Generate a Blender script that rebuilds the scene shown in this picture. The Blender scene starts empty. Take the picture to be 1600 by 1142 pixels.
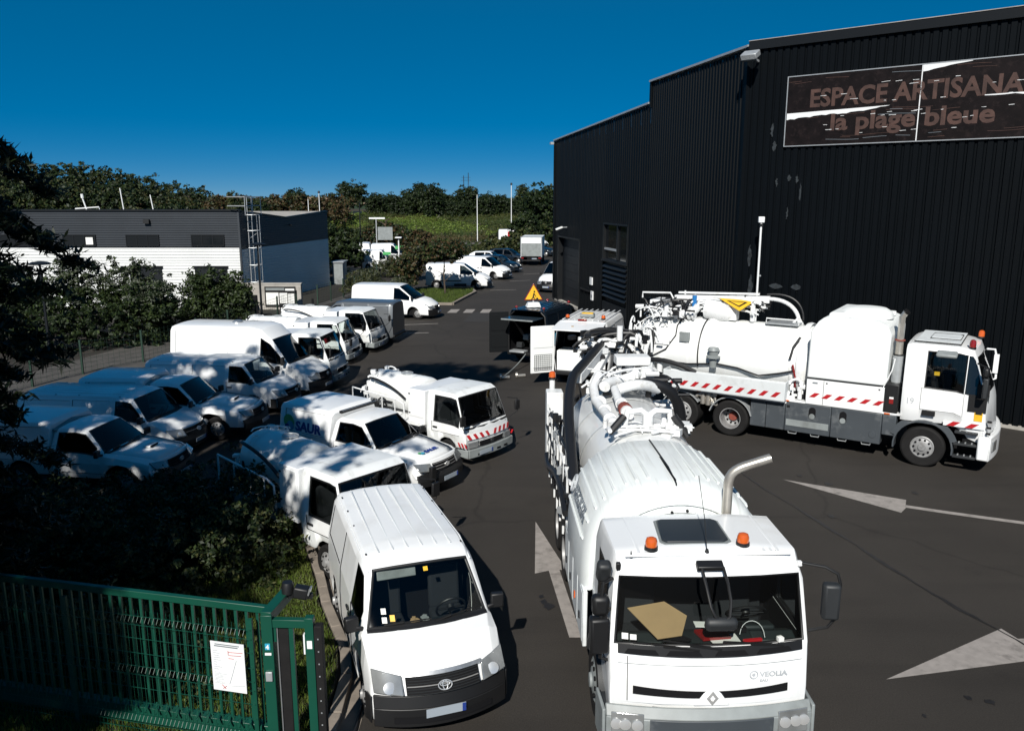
import bpy, bmesh, math, random
import numpy as np
from mathutils import Vector, Matrix
random.seed(7); rng = np.random.default_rng(7)
R = math.radians
SC = bpy.context.scene
COL = SC.collection

# ---------------------------------------------------------------- camera, sky, sun, exposure
cam_d = bpy.data.cameras.new('camera'); cam = bpy.data.objects.new('camera', cam_d); COL.objects.link(cam)
cam.location = (0, 0, 6.8); cam.rotation_euler = (R(90 - 11.8), 0, 0)
cam_d.sensor_width = 36; cam_d.lens = 1275 / 1600 * 36; cam_d.clip_end = 3000; cam_d.clip_start = .1
SC.camera = cam
SHX, SHY = .27, 1.26                       # shadow offset per metre of height
EL = math.atan(1 / math.hypot(SHX, SHY)); ROT = math.atan2(-SHX, -SHY)
W = bpy.data.worlds.new('World'); SC.world = W; W.use_nodes = True
nt = W.node_tree; bg = nt.nodes['Background']
sky = nt.nodes.new('ShaderNodeTexSky'); sky.sky_type = 'NISHITA'; sky.sun_disc = False
sky.sun_elevation = EL; sky.sun_rotation = ROT % (2 * math.pi)
sky.altitude = 9000; sky.air_density = .9; sky.dust_density = 0; sky.ozone_density = 10
hs = nt.nodes.new('ShaderNodeHueSaturation'); hs.inputs['Saturation'].default_value = 1.6; hs.inputs['Hue'].default_value = .494
gm = nt.nodes.new('ShaderNodeGamma'); gm.inputs[1].default_value = .45
nt.links.new(sky.outputs[0], gm.inputs[0]); nt.links.new(gm.outputs[0], hs.inputs['Color']); nt.links.new(hs.outputs[0], bg.inputs[0])
bg.inputs[1].default_value = .15
sd = bpy.data.lights.new('sun', 'SUN'); sd.energy = 5; sd.angle = R(.53); sd.color = (1, .965, .9)
sun = bpy.data.objects.new('sun', sd); COL.objects.link(sun)
sun.rotation_euler = Vector((-SHX, -SHY, 1)).to_track_quat('Z', 'Y').to_euler()
SC.view_settings.view_transform = 'Standard'; SC.view_settings.look = 'None'
SC.view_settings.exposure = .25; SC.view_settings.gamma = 1
SC.render.engine = 'CYCLES'

# ---------------------------------------------------------------- materials
def mat(name, col, rough=.6, metal=0, coat=0, spec=.5, var=0, vscale=3, bump=0, bscale=40, dirt=None, dirt_amt=0, dscale=1.5, trans=None):
    m = bpy.data.materials.new(name); m.use_nodes = True; n = m.node_tree; b = n.nodes['Principled BSDF']
    b.inputs['Roughness'].default_value = rough; b.inputs['Metallic'].default_value = metal
    b.inputs['Coat Weight'].default_value = coat; b.inputs['Coat Roughness'].default_value = .08
    b.inputs['Specular IOR Level'].default_value = spec
    c = n.nodes.new('ShaderNodeRGB'); c.outputs[0].default_value = (*col, 1); out = c.outputs[0]
    tc = n.nodes.new('ShaderNodeTexCoord')
    if var:
        t = n.nodes.new('ShaderNodeTexNoise'); t.inputs['Scale'].default_value = vscale; t.inputs['Detail'].default_value = 5
        n.links.new(tc.outputs['Object'], t.inputs['Vector'])
        mr = n.nodes.new('ShaderNodeMapRange'); mr.inputs[1].default_value = .3; mr.inputs[2].default_value = .7
        mr.inputs[3].default_value = 1 - var; mr.inputs[4].default_value = 1 + var; n.links.new(t.outputs[0], mr.inputs[0])
        v = n.nodes.new('ShaderNodeVectorMath'); v.operation = 'SCALE'; n.links.new(out, v.inputs[0]); n.links.new(mr.outputs[0], v.inputs['Scale']); out = v.outputs[0]
    if dirt:
        t = n.nodes.new('ShaderNodeTexNoise'); t.inputs['Scale'].default_value = dscale; t.inputs['Detail'].default_value = 8; t.inputs['Roughness'].default_value = .65
        n.links.new(tc.outputs['Object'], t.inputs['Vector'])
        mr = n.nodes.new('ShaderNodeMapRange'); mr.inputs[1].default_value = .52; mr.inputs[2].default_value = .72
        mr.inputs[3].default_value = 0; mr.inputs[4].default_value = dirt_amt; n.links.new(t.outputs[0], mr.inputs[0])
        x = n.nodes.new('ShaderNodeMix'); x.data_type = 'RGBA'; n.links.new(mr.outputs[0], x.inputs[0]); n.links.new(out, x.inputs[6]); x.inputs[7].default_value = (*dirt, 1); out = x.outputs[2]
    n.links.new(out, b.inputs['Base Color'])
    if bump:
        t = n.nodes.new('ShaderNodeTexNoise'); t.inputs['Scale'].default_value = bscale; t.inputs['Detail'].default_value = 4
        n.links.new(tc.outputs['Object'], t.inputs['Vector'])
        bp = n.nodes.new('ShaderNodeBump'); bp.inputs['Strength'].default_value = bump; bp.inputs['Distance'].default_value = .01
        n.links.new(t.outputs[0], bp.inputs['Height']); n.links.new(bp.outputs[0], b.inputs['Normal'])
    return m
def glass_mat(name, tint, refl=1.0):
    m = bpy.data.materials.new(name); m.use_nodes = True; n = m.node_tree; n.nodes.clear()
    o = n.nodes.new('ShaderNodeOutputMaterial'); t = n.nodes.new('ShaderNodeBsdfTransparent'); g = n.nodes.new('ShaderNodeBsdfGlossy')
    t.inputs[0].default_value = (*tint, 1); g.inputs['Roughness'].default_value = .02; g.inputs[0].default_value = (refl, refl, refl, 1)
    f = n.nodes.new('ShaderNodeFresnel'); f.inputs[0].default_value = 1.45; x = n.nodes.new('ShaderNodeMixShader')
    n.links.new(f.outputs[0], x.inputs[0]); n.links.new(t.outputs[0], x.inputs[1]); n.links.new(g.outputs[0], x.inputs[2]); n.links.new(x.outputs[0], o.inputs[0])
    return m
M = {}
M['white'] = mat('white_paint', (.80, .81, .81), .32, coat=.5, var=.02, vscale=1.2, dirt=(.50, .47, .41), dirt_amt=.28, dscale=1.6)
M['oldwhite'] = mat('weathered_white_paint', (.66, .69, .70), .5, coat=.1, var=.05, vscale=2, dirt=(.36, .35, .31), dirt_amt=.4, dscale=2.3)
M['poly'] = mat('white_polymer', (.78, .80, .79), .45, var=.02, vscale=1, dirt=(.6, .58, .5), dirt_amt=.12, dscale=1)
M['tankwhite'] = mat('tank_white_paint', (.78, .79, .78), .35, coat=.3, var=.03, dirt=(.42, .40, .35), dirt_amt=.3, dscale=1.6)
M['greyvan'] = mat('dark_grey_metallic_paint', (.13, .14, .15), .35, metal=.4, coat=.6)
M['blackvan'] = mat('black_blue_paint', (.006, .011, .018), .22, coat=.8)
M['bluecar'] = mat('dark_blue_paint', (.03, .05, .07), .25, coat=.8)
M['plastic'] = mat('black_plastic', (.0075, .0075, .008), .5, var=.1, vscale=5)
M['greyplastic'] = mat('grey_plastic', (.020, .022, .024), .55, var=.1, vscale=4)
M['bumpgrey'] = mat('pale_grey_bumper', (.22, .24, .24), .5, var=.12, vscale=4, dirt=(.08, .08, .07), dirt_amt=.5)
M['lining'] = mat('dark_lining', (.005, .005, .006), .8, spec=.2)
M['dash'] = mat('dashboard_plastic', (.013, .019, .020), .6, var=.1)
M['seat'] = mat('seat_fabric', (.009, .011, .014), .9)
M['rubber'] = mat('rubber', (.008, .0075, .0075), .8, spec=.3, var=.25, vscale=6, bump=.3, bscale=25)
M['hose'] = mat('black_hose_rubber', (.008, .008, .009), .5)
M['rim'] = mat('grey_steel_rim', (.30, .30, .30), .5, metal=.3, var=.15, vscale=8, dirt=(.1, .09, .08), dirt_amt=.6, dscale=5)
M['hub'] = mat('rusty_red_hub', (.20, .045, .03), .7, var=.2, vscale=10)
M['chrome'] = mat('chrome', (.72, .72, .71), .28, metal=.65)
M['alu'] = mat('brushed_aluminium', (.55, .56, .57), .35, metal=.8, var=.12, vscale=6, dirt=(.2, .2, .18), dirt_amt=.5, dscale=4)
M['exhaust'] = mat('exhaust_steel', (.50, .47, .42), .38, metal=.7, var=.15, vscale=4, dirt=(.16, .12, .09), dirt_amt=.5, dscale=3)
M['galv'] = mat('galvanised_steel', (.45, .47, .48), .45, metal=.5, var=.1, vscale=8)
M['steelwhite'] = mat('white_painted_steel', (.72, .73, .73), .45, var=.05, dirt=(.3, .26, .2), dirt_amt=.45, dscale=6)
M['skirt'] = mat('slate_grey_locker_paint', (.05, .058, .066), .5, var=.08, vscale=2, dirt=(.30, .31, .31), dirt_amt=.35, dscale=1.8)
M['glass'] = glass_mat('tinted_glass', (.22, .26, .27))
M['clear'] = glass_mat('clear_glass', (.80, .84, .82))
M['lens'] = mat('headlight_lens', (.30, .31, .31), .12, coat=1, metal=.5, var=.25, vscale=3)
M['amber'] = mat('amber_lens', (.55, .10, .015), .15, coat=1)
M['red'] = mat('red_reflective', (.42, .015, .02), .35)
M['redlens'] = mat('red_lens', (.22, .012, .012), .2, coat=1)
M['stripe_white'] = mat('white_reflective', (.75, .76, .76), .35)
M['yellow'] = mat('warning_yellow', (.72, .42, .02), .5, var=.1, vscale=8)
M['tan'] = mat('brown_cardboard', (.33, .22, .11), .8, var=.08)
M['paper'] = mat('white_paper', (.75, .75, .72), .7)
M['plate'] = mat('number_plate', (.30, .34, .38), .35)
M['blue'] = mat('blue_print', (.02, .045, .22), .4)
M['lightblue'] = mat('light_blue_print', (.03, .32, .48), .4)
M['green_print'] = mat('green_print', (.08, .38, .12), .4)
M['purple'] = mat('purple_print', (.16, .05, .22), .4)
M['greyprint'] = mat('pale_grey_print', (.42, .44, .46), .5)
M['darkprint'] = mat('dark_grey_print', (.16, .18, .20), .5)
M['asphalt'] = None
M['clad'] = mat('black_cladding', (.0017, .0027, .0038), .5, spec=.14, var=.12, vscale=.5)
M['clad2'] = mat('black_cladding_side', (.0020, .0029, .0038), .55, spec=.12, var=.12, vscale=.5)
M['trim'] = mat('dark_trim', (.009, .010, .011), .4, spec=.3)
M['doorgrey'] = mat('dark_grey_door', (.0075, .0095, .012), .5, spec=.3, var=.08)
M['bardage'] = mat('white_cladding', (.66, .67, .66), .5, var=.05, vscale=.6)
M['bardage_grey'] = mat('anthracite_cladding', (.028, .033, .040), .5, var=.1, vscale=.6)
M['darkglass'] = mat('dark_window_glass', (.008, .010, .012), .08, spec=.6)
M['concrete'] = mat('concrete', (.34, .32, .29), .9, var=.15, vscale=1.5, bump=.3, bscale=20, dirt=(.14, .13, .11), dirt_amt=.6, dscale=2)
M['kerb'] = mat('kerb_stone', (.20, .17, .14), .9, var=.2, vscale=3, bump=.4, bscale=25)
M['roadpaint'] = mat('worn_road_paint', (.27, .245, .225), .8, var=.14, vscale=6, bump=.2, bscale=60, dirt=(.09, .08, .072), dirt_amt=.75, dscale=3.2)
M['green'] = mat('green_powder_coat', (.004, .058, .036), .4, var=.07, vscale=3, dirt=(.02, .05, .035), dirt_amt=.4)
M['signdark'] = mat('faded_sign_panel', (.0065, .0042, .0042), .5, spec=.2, var=.4, vscale=2.5, dirt=(.03, .02, .019), dirt_amt=.5, dscale=6)
M['signtext'] = mat('faded_copper_lettering', (.060, .029, .022), .7, var=.35, vscale=3, dirt=(.02, .012, .011), dirt_amt=.5, dscale=8)
M['sand'] = mat('sand', (.38, .27, .17), .95, var=.1, vscale=.1)
M['bark'] = mat('bark', (.055, .042, .03), .95, var=.3, vscale=5, bump=.6, bscale=12)
def leafmat(name, a, b, scale=1.2):
    m = bpy.data.materials.new(name); m.use_nodes = True; n = m.node_tree; p = n.nodes['Principled BSDF']; p.inputs['Roughness'].default_value = .55
    p.inputs['Specular IOR Level'].default_value = .3
    tc = n.nodes.new('ShaderNodeTexCoord'); t = n.nodes.new('ShaderNodeTexNoise'); t.inputs['Scale'].default_value = scale; t.inputs['Detail'].default_value = 6
    n.links.new(tc.outputs['Object'], t.inputs['Vector']); r = n.nodes.new('ShaderNodeValToRGB'); n.links.new(t.outputs[0], r.inputs[0])
    r.color_ramp.elements[0].position = .35; r.color_ramp.elements[0].color = (*a, 1); r.color_ramp.elements[1].position = .66; r.color_ramp.elements[1].color = (*b, 1)
    tr = n.nodes.new('ShaderNodeBsdfTranslucent'); x = n.nodes.new('ShaderNodeMixShader'); x.inputs[0].default_value = .18
    n.links.new(r.outputs[0], p.inputs['Base Color']); n.links.new(r.outputs[0], tr.inputs[0]); n.links.new(p.outputs[0], x.inputs[1]); n.links.new(tr.outputs[0], x.inputs[2])
    n.links.new(x.outputs[0], n.nodes['Material Output'].inputs[0]); return m
M['leaf'] = leafmat('leaf_green', (.014, .026, .006), (.040, .060, .014))
M['leaf_dark'] = leafmat('leaf_dark_green', (.006, .013, .004), (.017, .030, .008))
M['leaf_olive'] = leafmat('leaf_olive', (.034, .040, .011), (.075, .078, .026))
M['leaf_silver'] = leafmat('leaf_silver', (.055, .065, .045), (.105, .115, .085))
M['leaf_brown'] = leafmat('leaf_red_brown', (.06, .032, .016), (.075, .052, .02), 3)
M['needle'] = leafmat('needle_green', (.004, .009, .004), (.012, .020, .008))
M['scrub'] = leafmat('dry_scrub', (.09, .06, .028), (.06, .055, .02), .15)
M['grass'] = leafmat('grass', (.060, .105, .012), (.115, .15, .028), 2)
M['grass_far'] = leafmat('bank_grass', (.036, .060, .010), (.075, .070, .022), .12)
M['soil'] = mat('dark_soil', (.014, .013, .008), .95, var=.3, vscale=2, bump=.5, bscale=8)

def streaked(name, col, dirt, amt, sx=.35, sy=9):
    m = mat(name, col, .45, coat=.15, var=.03, vscale=1.3, dirt=(.5, .48, .42), dirt_amt=.2, dscale=2); n = m.node_tree; b = n.nodes['Principled BSDF']; src = b.inputs['Base Color'].links[0].from_socket
    tc = n.nodes.new('ShaderNodeTexCoord'); mp = n.nodes.new('ShaderNodeMapping'); mp.inputs['Scale'].default_value = (sx, sy, sx); n.links.new(tc.outputs['Object'], mp.inputs[0])
    t = n.nodes.new('ShaderNodeTexNoise'); t.inputs['Scale'].default_value = 2.2; t.inputs['Detail'].default_value = 7; n.links.new(mp.outputs[0], t.inputs['Vector'])
    mr = n.nodes.new('ShaderNodeMapRange'); mr.inputs[1].default_value = .54; mr.inputs[2].default_value = .74; mr.inputs[4].default_value = amt; n.links.new(t.outputs[0], mr.inputs[0])
    x = n.nodes.new('ShaderNodeMix'); x.data_type = 'RGBA'; n.links.new(mr.outputs[0], x.inputs[0]); n.links.new(src, x.inputs[6]); x.inputs[7].default_value = (*dirt, 1); n.links.new(x.outputs[2], b.inputs['Base Color']); return m
M['cover'] = streaked('streaked_white_cover', (.74, .77, .76), (.30, .29, .25), .38)
M['grimy'] = streaked('grimy_white_paint', (.74, .76, .76), (.34, .32, .27), .5, 1.2, 2.5)
def asphalt():
    m = bpy.data.materials.new('asphalt'); m.use_nodes = True; n = m.node_tree; b = n.nodes['Principled BSDF']; L = n.links.new
    b.inputs['Roughness'].default_value = .85; b.inputs['Specular IOR Level'].default_value = .3
    tc = n.nodes.new('ShaderNodeTexCoord')
    def noise(s, d=5, r=.6):
        t = n.nodes.new('ShaderNodeTexNoise'); t.inputs['Scale'].default_value = s; t.inputs['Detail'].default_value = d; t.inputs['Roughness'].default_value = r
        L(tc.outputs['Object'], t.inputs['Vector']); return t.outputs[0]
    def rng_(o, a, b_, c, d):
        mr = n.nodes.new('ShaderNodeMapRange'); mr.inputs[1].default_value = a; mr.inputs[2].default_value = b_; mr.inputs[3].default_value = c; mr.inputs[4].default_value = d; L(o, mr.inputs[0]); return mr.outputs[0]
    def mul(a, b_):
        x = n.nodes.new('ShaderNodeMath'); x.operation = 'MULTIPLY'; L(a, x.inputs[0]); L(b_, x.inputs[1]); return x.outputs[0]
    f = mul(rng_(noise(.35, 4), .3, .7, .86, 1.12), rng_(noise(45, 2, .8), .3, .7, .72, 1.28))
    f = mul(f, rng_(noise(.9, 9, .75), .60, .72, 1, .72))
    f = mul(f, rng_(noise(130, 1), .62, .8, 1, 2.4))
    # fine crack network, strong only in places
    v = n.nodes.new('ShaderNodeTexVoronoi'); v.feature = 'DISTANCE_TO_EDGE'; v.inputs['Scale'].default_value = .16
    wn = n.nodes.new('ShaderNodeTexNoise'); wn.inputs['Scale'].default_value = 1.2; wn.inputs['Detail'].default_value = 6; L(tc.outputs['Object'], wn.inputs['Vector'])
    mx = n.nodes.new('ShaderNodeMix'); mx.data_type = 'VECTOR'; mx.inputs[0].default_value = .35; L(tc.outputs['Object'], mx.inputs[4]); L(wn.outputs['Color'], mx.inputs[5]); L(mx.outputs[1], v.inputs['Vector'])
    f = mul(f, rng_(v.outputs['Distance'], 0, .006, .72, 1))
    mp = n.nodes.new('ShaderNodeMapping'); mp.inputs['Rotation'].default_value = (0, 0, .5); mp.inputs['Scale'].default_value = (.16, 1.5, 1); L(tc.outputs['Object'], mp.inputs[0])
    tt = n.nodes.new('ShaderNodeTexNoise'); tt.inputs['Scale'].default_value = 1.0; tt.inputs['Detail'].default_value = 4; L(mp.outputs[0], tt.inputs['Vector']); f = mul(f, rng_(tt.outputs[0], .5, .72, 1, .84))
    f = mul(f, rng_(noise(2.6, 6, .7), .66, .74, 1, .70))
    s = n.nodes.new('ShaderNodeVectorMath'); s.operation = 'SCALE'; s.inputs[0].default_value = (.0310, .0270, .0232); L(f, s.inputs['Scale']); L(s.outputs[0], b.inputs['Base Color'])
    bp = n.nodes.new('ShaderNodeBump'); bp.inputs['Strength'].default_value = .5; bp.inputs['Distance'].default_value = .006; L(noise(90, 3), bp.inputs['Height']); L(bp.outputs[0], b.inputs['Normal'])
    return m
M['asphalt'] = asphalt()
M['tar'] = mat('tar_seam', (.012, .011, .011), .6, var=.3, vscale=5)

# ---------------------------------------------------------------- helpers
def tag(o, label=None, cat=None, group=None, kind=None):
    for k, v in (('label', label), ('category', cat), ('group', group), ('kind', kind)):
        if v: o[k] = v
    return o
def root(name, label, cat, loc=(0, 0, 0), rz=0, group=None, sc=(1, 1, 1)):
    o = bpy.data.objects.new(name, None); o.empty_display_size = .3; COL.objects.link(o); o.location = loc; o.rotation_euler = (0, 0, rz); o.scale = sc
    return tag(o, label, cat, group)
KIDS = {}
def link(o, parent=None):
    COL.objects.link(o)
    if parent is not None:
        o.parent = parent; KIDS.setdefault(parent, []).append(o)
    return o
def copy_tree(o, parent=None):
    c = o.copy(); link(c, parent)
    for k in KIDS.get(o, []): copy_tree(k, c)
    return c
def inst(proto, loc, rz=0, label=None, group=None, sc=None, cat=None):
    c = copy_tree(proto); c.location = loc; c.rotation_euler = (0, 0, rz)
    if sc: c.scale = sc if hasattr(sc, '__len__') else (sc, sc, sc)
    return tag(c, label, cat, group)

class MB:
    def __init__(s): s.v = []; s.f = []; s.m = []; s.cur = 0
    def q(s, *pts):
        i = len(s.v); s.v += [tuple(p) for p in pts]; s.f.append(list(range(i, i + len(pts)))); s.m.append(s.cur); return s
    def box(s, a, b, T=None):
        (x0, y0, z0), (x1, y1, z1) = a, b
        P = [(x0, y0, z0), (x1, y0, z0), (x1, y1, z0), (x0, y1, z0), (x0, y0, z1), (x1, y0, z1), (x1, y1, z1), (x0, y1, z1)]
        if T is not None: P = [T @ Vector(p) for p in P]
        i = len(s.v); s.v += [tuple(p) for p in P]
        for f in ((3, 2, 1, 0), (4, 5, 6, 7), (0, 1, 5, 4), (1, 2, 6, 5), (2, 3, 7, 6), (3, 0, 4, 7)): s.f.append([i + k for k in f]); s.m.append(s.cur)
        return s
    def cbox(s, c, d, rz=0, ry=0, rx=0):
        T = Matrix.Translation(c) @ Matrix.Rotation(rz, 4, 'Z') @ Matrix.Rotation(ry, 4, 'Y') @ Matrix.Rotation(rx, 4, 'X')
        return s.box((-d[0] / 2, -d[1] / 2, -d[2] / 2), (d[0] / 2, d[1] / 2, d[2] / 2), T)
    def beam(s, p, q, w, h=None):
        h = h or w; p, q = Vector(p), Vector(q); d = q - p; L = d.length
        T = Matrix.Translation(p) @ d.to_track_quat('X', 'Z').to_matrix().to_4x4()
        return s.box((0, -w / 2, -h / 2), (L, w / 2, h / 2), T)
    def tube(s, pts, r, n=8, caps=True):
        pts = [Vector(p) for p in pts]; rr = r if hasattr(r, '__len__') else [r] * len(pts); rings = []
        up = None
        for k, p in enumerate(pts):
            d = (pts[min(k + 1, len(pts) - 1)] - pts[max(k - 1, 0)]).normalized()
            if up is None: up = d.orthogonal().normalized()
            up = (up - d * up.dot(d)); up = up.normalized() if up.length > 1e-6 else d.orthogonal().normalized(); sd_ = d.cross(up)
            i = len(s.v)
            for a in range(n):
                t = 2 * math.pi * a / n; s.v.append(tuple(p + (up * math.cos(t) + sd_ * math.sin(t)) * rr[k]))
            rings.append(i)
        for a, b in zip(rings, rings[1:]):
            for k in range(n): s.f.append([a + k, a + (k + 1) % n, b + (k + 1) % n, b + k]); s.m.append(s.cur)
        if caps:
            s.f.append([rings[0] + k for k in reversed(range(n))]); s.m.append(s.cur); s.f.append([rings[-1] + k for k in range(n)]); s.m.append(s.cur)
        return s
    def lathe(s, prof, T=None, n=24, cap=True):   # prof: (r, h) along local X axis
        rings = []
        for r, h in prof:
            i = len(s.v)
            for a in range(n):
                t = 2 * math.pi * a / n; p = Vector((h, r * math.cos(t), r * math.sin(t)))
                if T is not None: p = T @ p
                s.v.append(tuple(p))
            rings.append(i)
        for a, b in zip(rings, rings[1:]):
            for k in range(n): s.f.append([a + k, b + k, b + (k + 1) % n, a + (k + 1) % n]); s.m.append(s.cur)
        if cap:
            s.f.append([rings[0] + k for k in range(n)]); s.m.append(s.cur); s.f.append([rings[-1] + k for k in reversed(range(n))]); s.m.append(s.cur)
        return s
    def prism(s, poly, z0, z1, T=None):      # polygon in xy extruded in z
        n = len(poly); i = len(s.v)
        for z in (z0, z1):
            for x, y in poly:
                p = Vector((x, y, z)); s.v.append(tuple(T @ p if T is not None else p))
        s.f.append([i + k for k in reversed(range(n))]); s.m.append(s.cur); s.f.append([i + n + k for k in range(n)]); s.m.append(s.cur)
        for k in range(n): s.f.append([i + k, i + (k + 1) % n, i + n + (k + 1) % n, i + n + k]); s.m.append(s.cur)
        return s
    def slab(s, poly, y0, y1):               # polygon in xz extruded in y
        T = Matrix(((1, 0, 0, 0), (0, 0, 1, 0), (0, 1, 0, 0), (0, 0, 0, 1)))
        return s.prism(poly, y0, y1, T)
    def strip(s, lo, hi, th=.02):            # sheet between two point rows, given thickness along its normal
        n = len(lo)
        A = [Vector(p) for p in lo]; B = [Vector(p) for p in hi]
        nv = []
        for k in range(n):
            t = (A[min(k + 1, n - 1)] - A[max(k - 1, 0)]); u = B[k] - A[k]; nn = t.cross(u); nv.append(nn.normalized() * th if nn.length > 1e-9 else Vector((th, 0, 0)))
        i = len(s.v)
        for k in range(n): s.v += [tuple(A[k]), tuple(B[k]), tuple(A[k] + nv[k]), tuple(B[k] + nv[k])]
        for k in range(n - 1):
            a, b = i + 4 * k, i + 4 * k + 4
            for f in ([a, a + 1, b + 1, b], [a + 2, b + 2, b + 3, a + 3], [a, b, b + 2, a + 2], [a + 1, a + 3, b + 3, b + 1]): s.f.append(f); s.m.append(s.cur)
        a, b = i, i + 4 * (n - 1)
        s.f.append([a, a + 2, a + 3, a + 1]); s.m.append(s.cur); s.f.append([b, b + 1, b + 3, b + 2]); s.m.append(s.cur)
        return s
    def build(s, name, mats, parent=None, smooth=True, bevel=0, ang=35, segs=2):
        me = bpy.data.meshes.new(name); me.from_pydata(s.v, [], s.f); me.validate()
        for m in (mats if isinstance(mats, (list, tuple)) else [mats]): me.materials.append(m)
        if any(s.m) and len(me.polygons) == len(s.m): me.polygons.foreach_set('material_index', s.m)
        bm = bmesh.new(); bm.from_mesh(me); bmesh.ops.recalc_face_normals(bm, faces=bm.faces); bm.to_mesh(me); bm.free()
        if smooth:
            me.polygons.foreach_set('use_smooth', [True] * len(me.polygons)); me.set_sharp_from_angle(angle=R(ang))
        o = bpy.data.objects.new(name, me); link(o, parent)
        if bevel:
            b = o.modifiers.new('bevel', 'BEVEL'); b.width = bevel; b.segments = segs; b.limit_method = 'ANGLE'; b.angle_limit = R(ang)
        return o
def arc(c, r, a0, a1, n, plane='xz', y=0):
    out = []
    for k in range(n + 1):
        t = R(a0 + (a1 - a0) * k / n); u, w = c[0] + r * math.cos(t), c[1] + r * math.sin(t)
        out.append({'xz': (u, y, w), 'xy': (u, w, y), 'yz': (y, u, w)}[plane])
    return out
def bez(p0, p1, p2, p3, n=10):
    p0, p1, p2, p3 = map(Vector, (p0, p1, p2, p3)); o = []
    for k in range(n + 1):
        t = k / n; u = 1 - t; o.append(tuple(p0 * u**3 + p1 * 3 * u * u * t + p2 * 3 * u * t * t + p3 * t**3))
    return o
def text(name, s, size, T, m, parent=None, depth=.004, bold=0, align='LEFT', sx=1):
    c = bpy.data.curves.new(name, 'FONT'); c.body = s; c.size = size; c.extrude = depth; c.offset = bold; c.align_x = align; c.resolution_u = 3
    t = bpy.data.objects.new(name, c); me = bpy.data.meshes.new_from_object(t); bpy.data.objects.remove(t); bpy.data.curves.remove(c)
    me.transform(T @ Matrix.Diagonal((sx, 1, 1, 1))); me.materials.clear(); me.materials.append(m); me.name = name
    return link(bpy.data.objects.new(name, me), parent)
def frame(o, xdir, ydir):     # 4x4 with local x, y axes given, z = x cross y
    x = Vector(xdir).normalized(); y = Vector(ydir); y = (y - x * y.dot(x)).normalized(); z = x.cross(y)
    m = Matrix((x, y, z)).transposed().to_4x4(); m.translation = Vector(o); return m
def stripes(par, p0, dx, up, L, h, n, w=.5, slant=1.0):   # slanted red bars on a band from p0 along dx, each its own part
    p0, dx, up = Vector(p0), Vector(dx).normalized(), Vector(up).normalized(); step = L / n
    for k in range(n):
        a = p0 + dx * (k * step + step * .15); q = [a, a + dx * step * w, a + dx * (step * w + h * slant) + up * h, a + dx * h * slant + up * h]
        MB().strip([q[0], q[1]], [q[3], q[2]], .003).build('red_stripe', M['red'], par)

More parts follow.
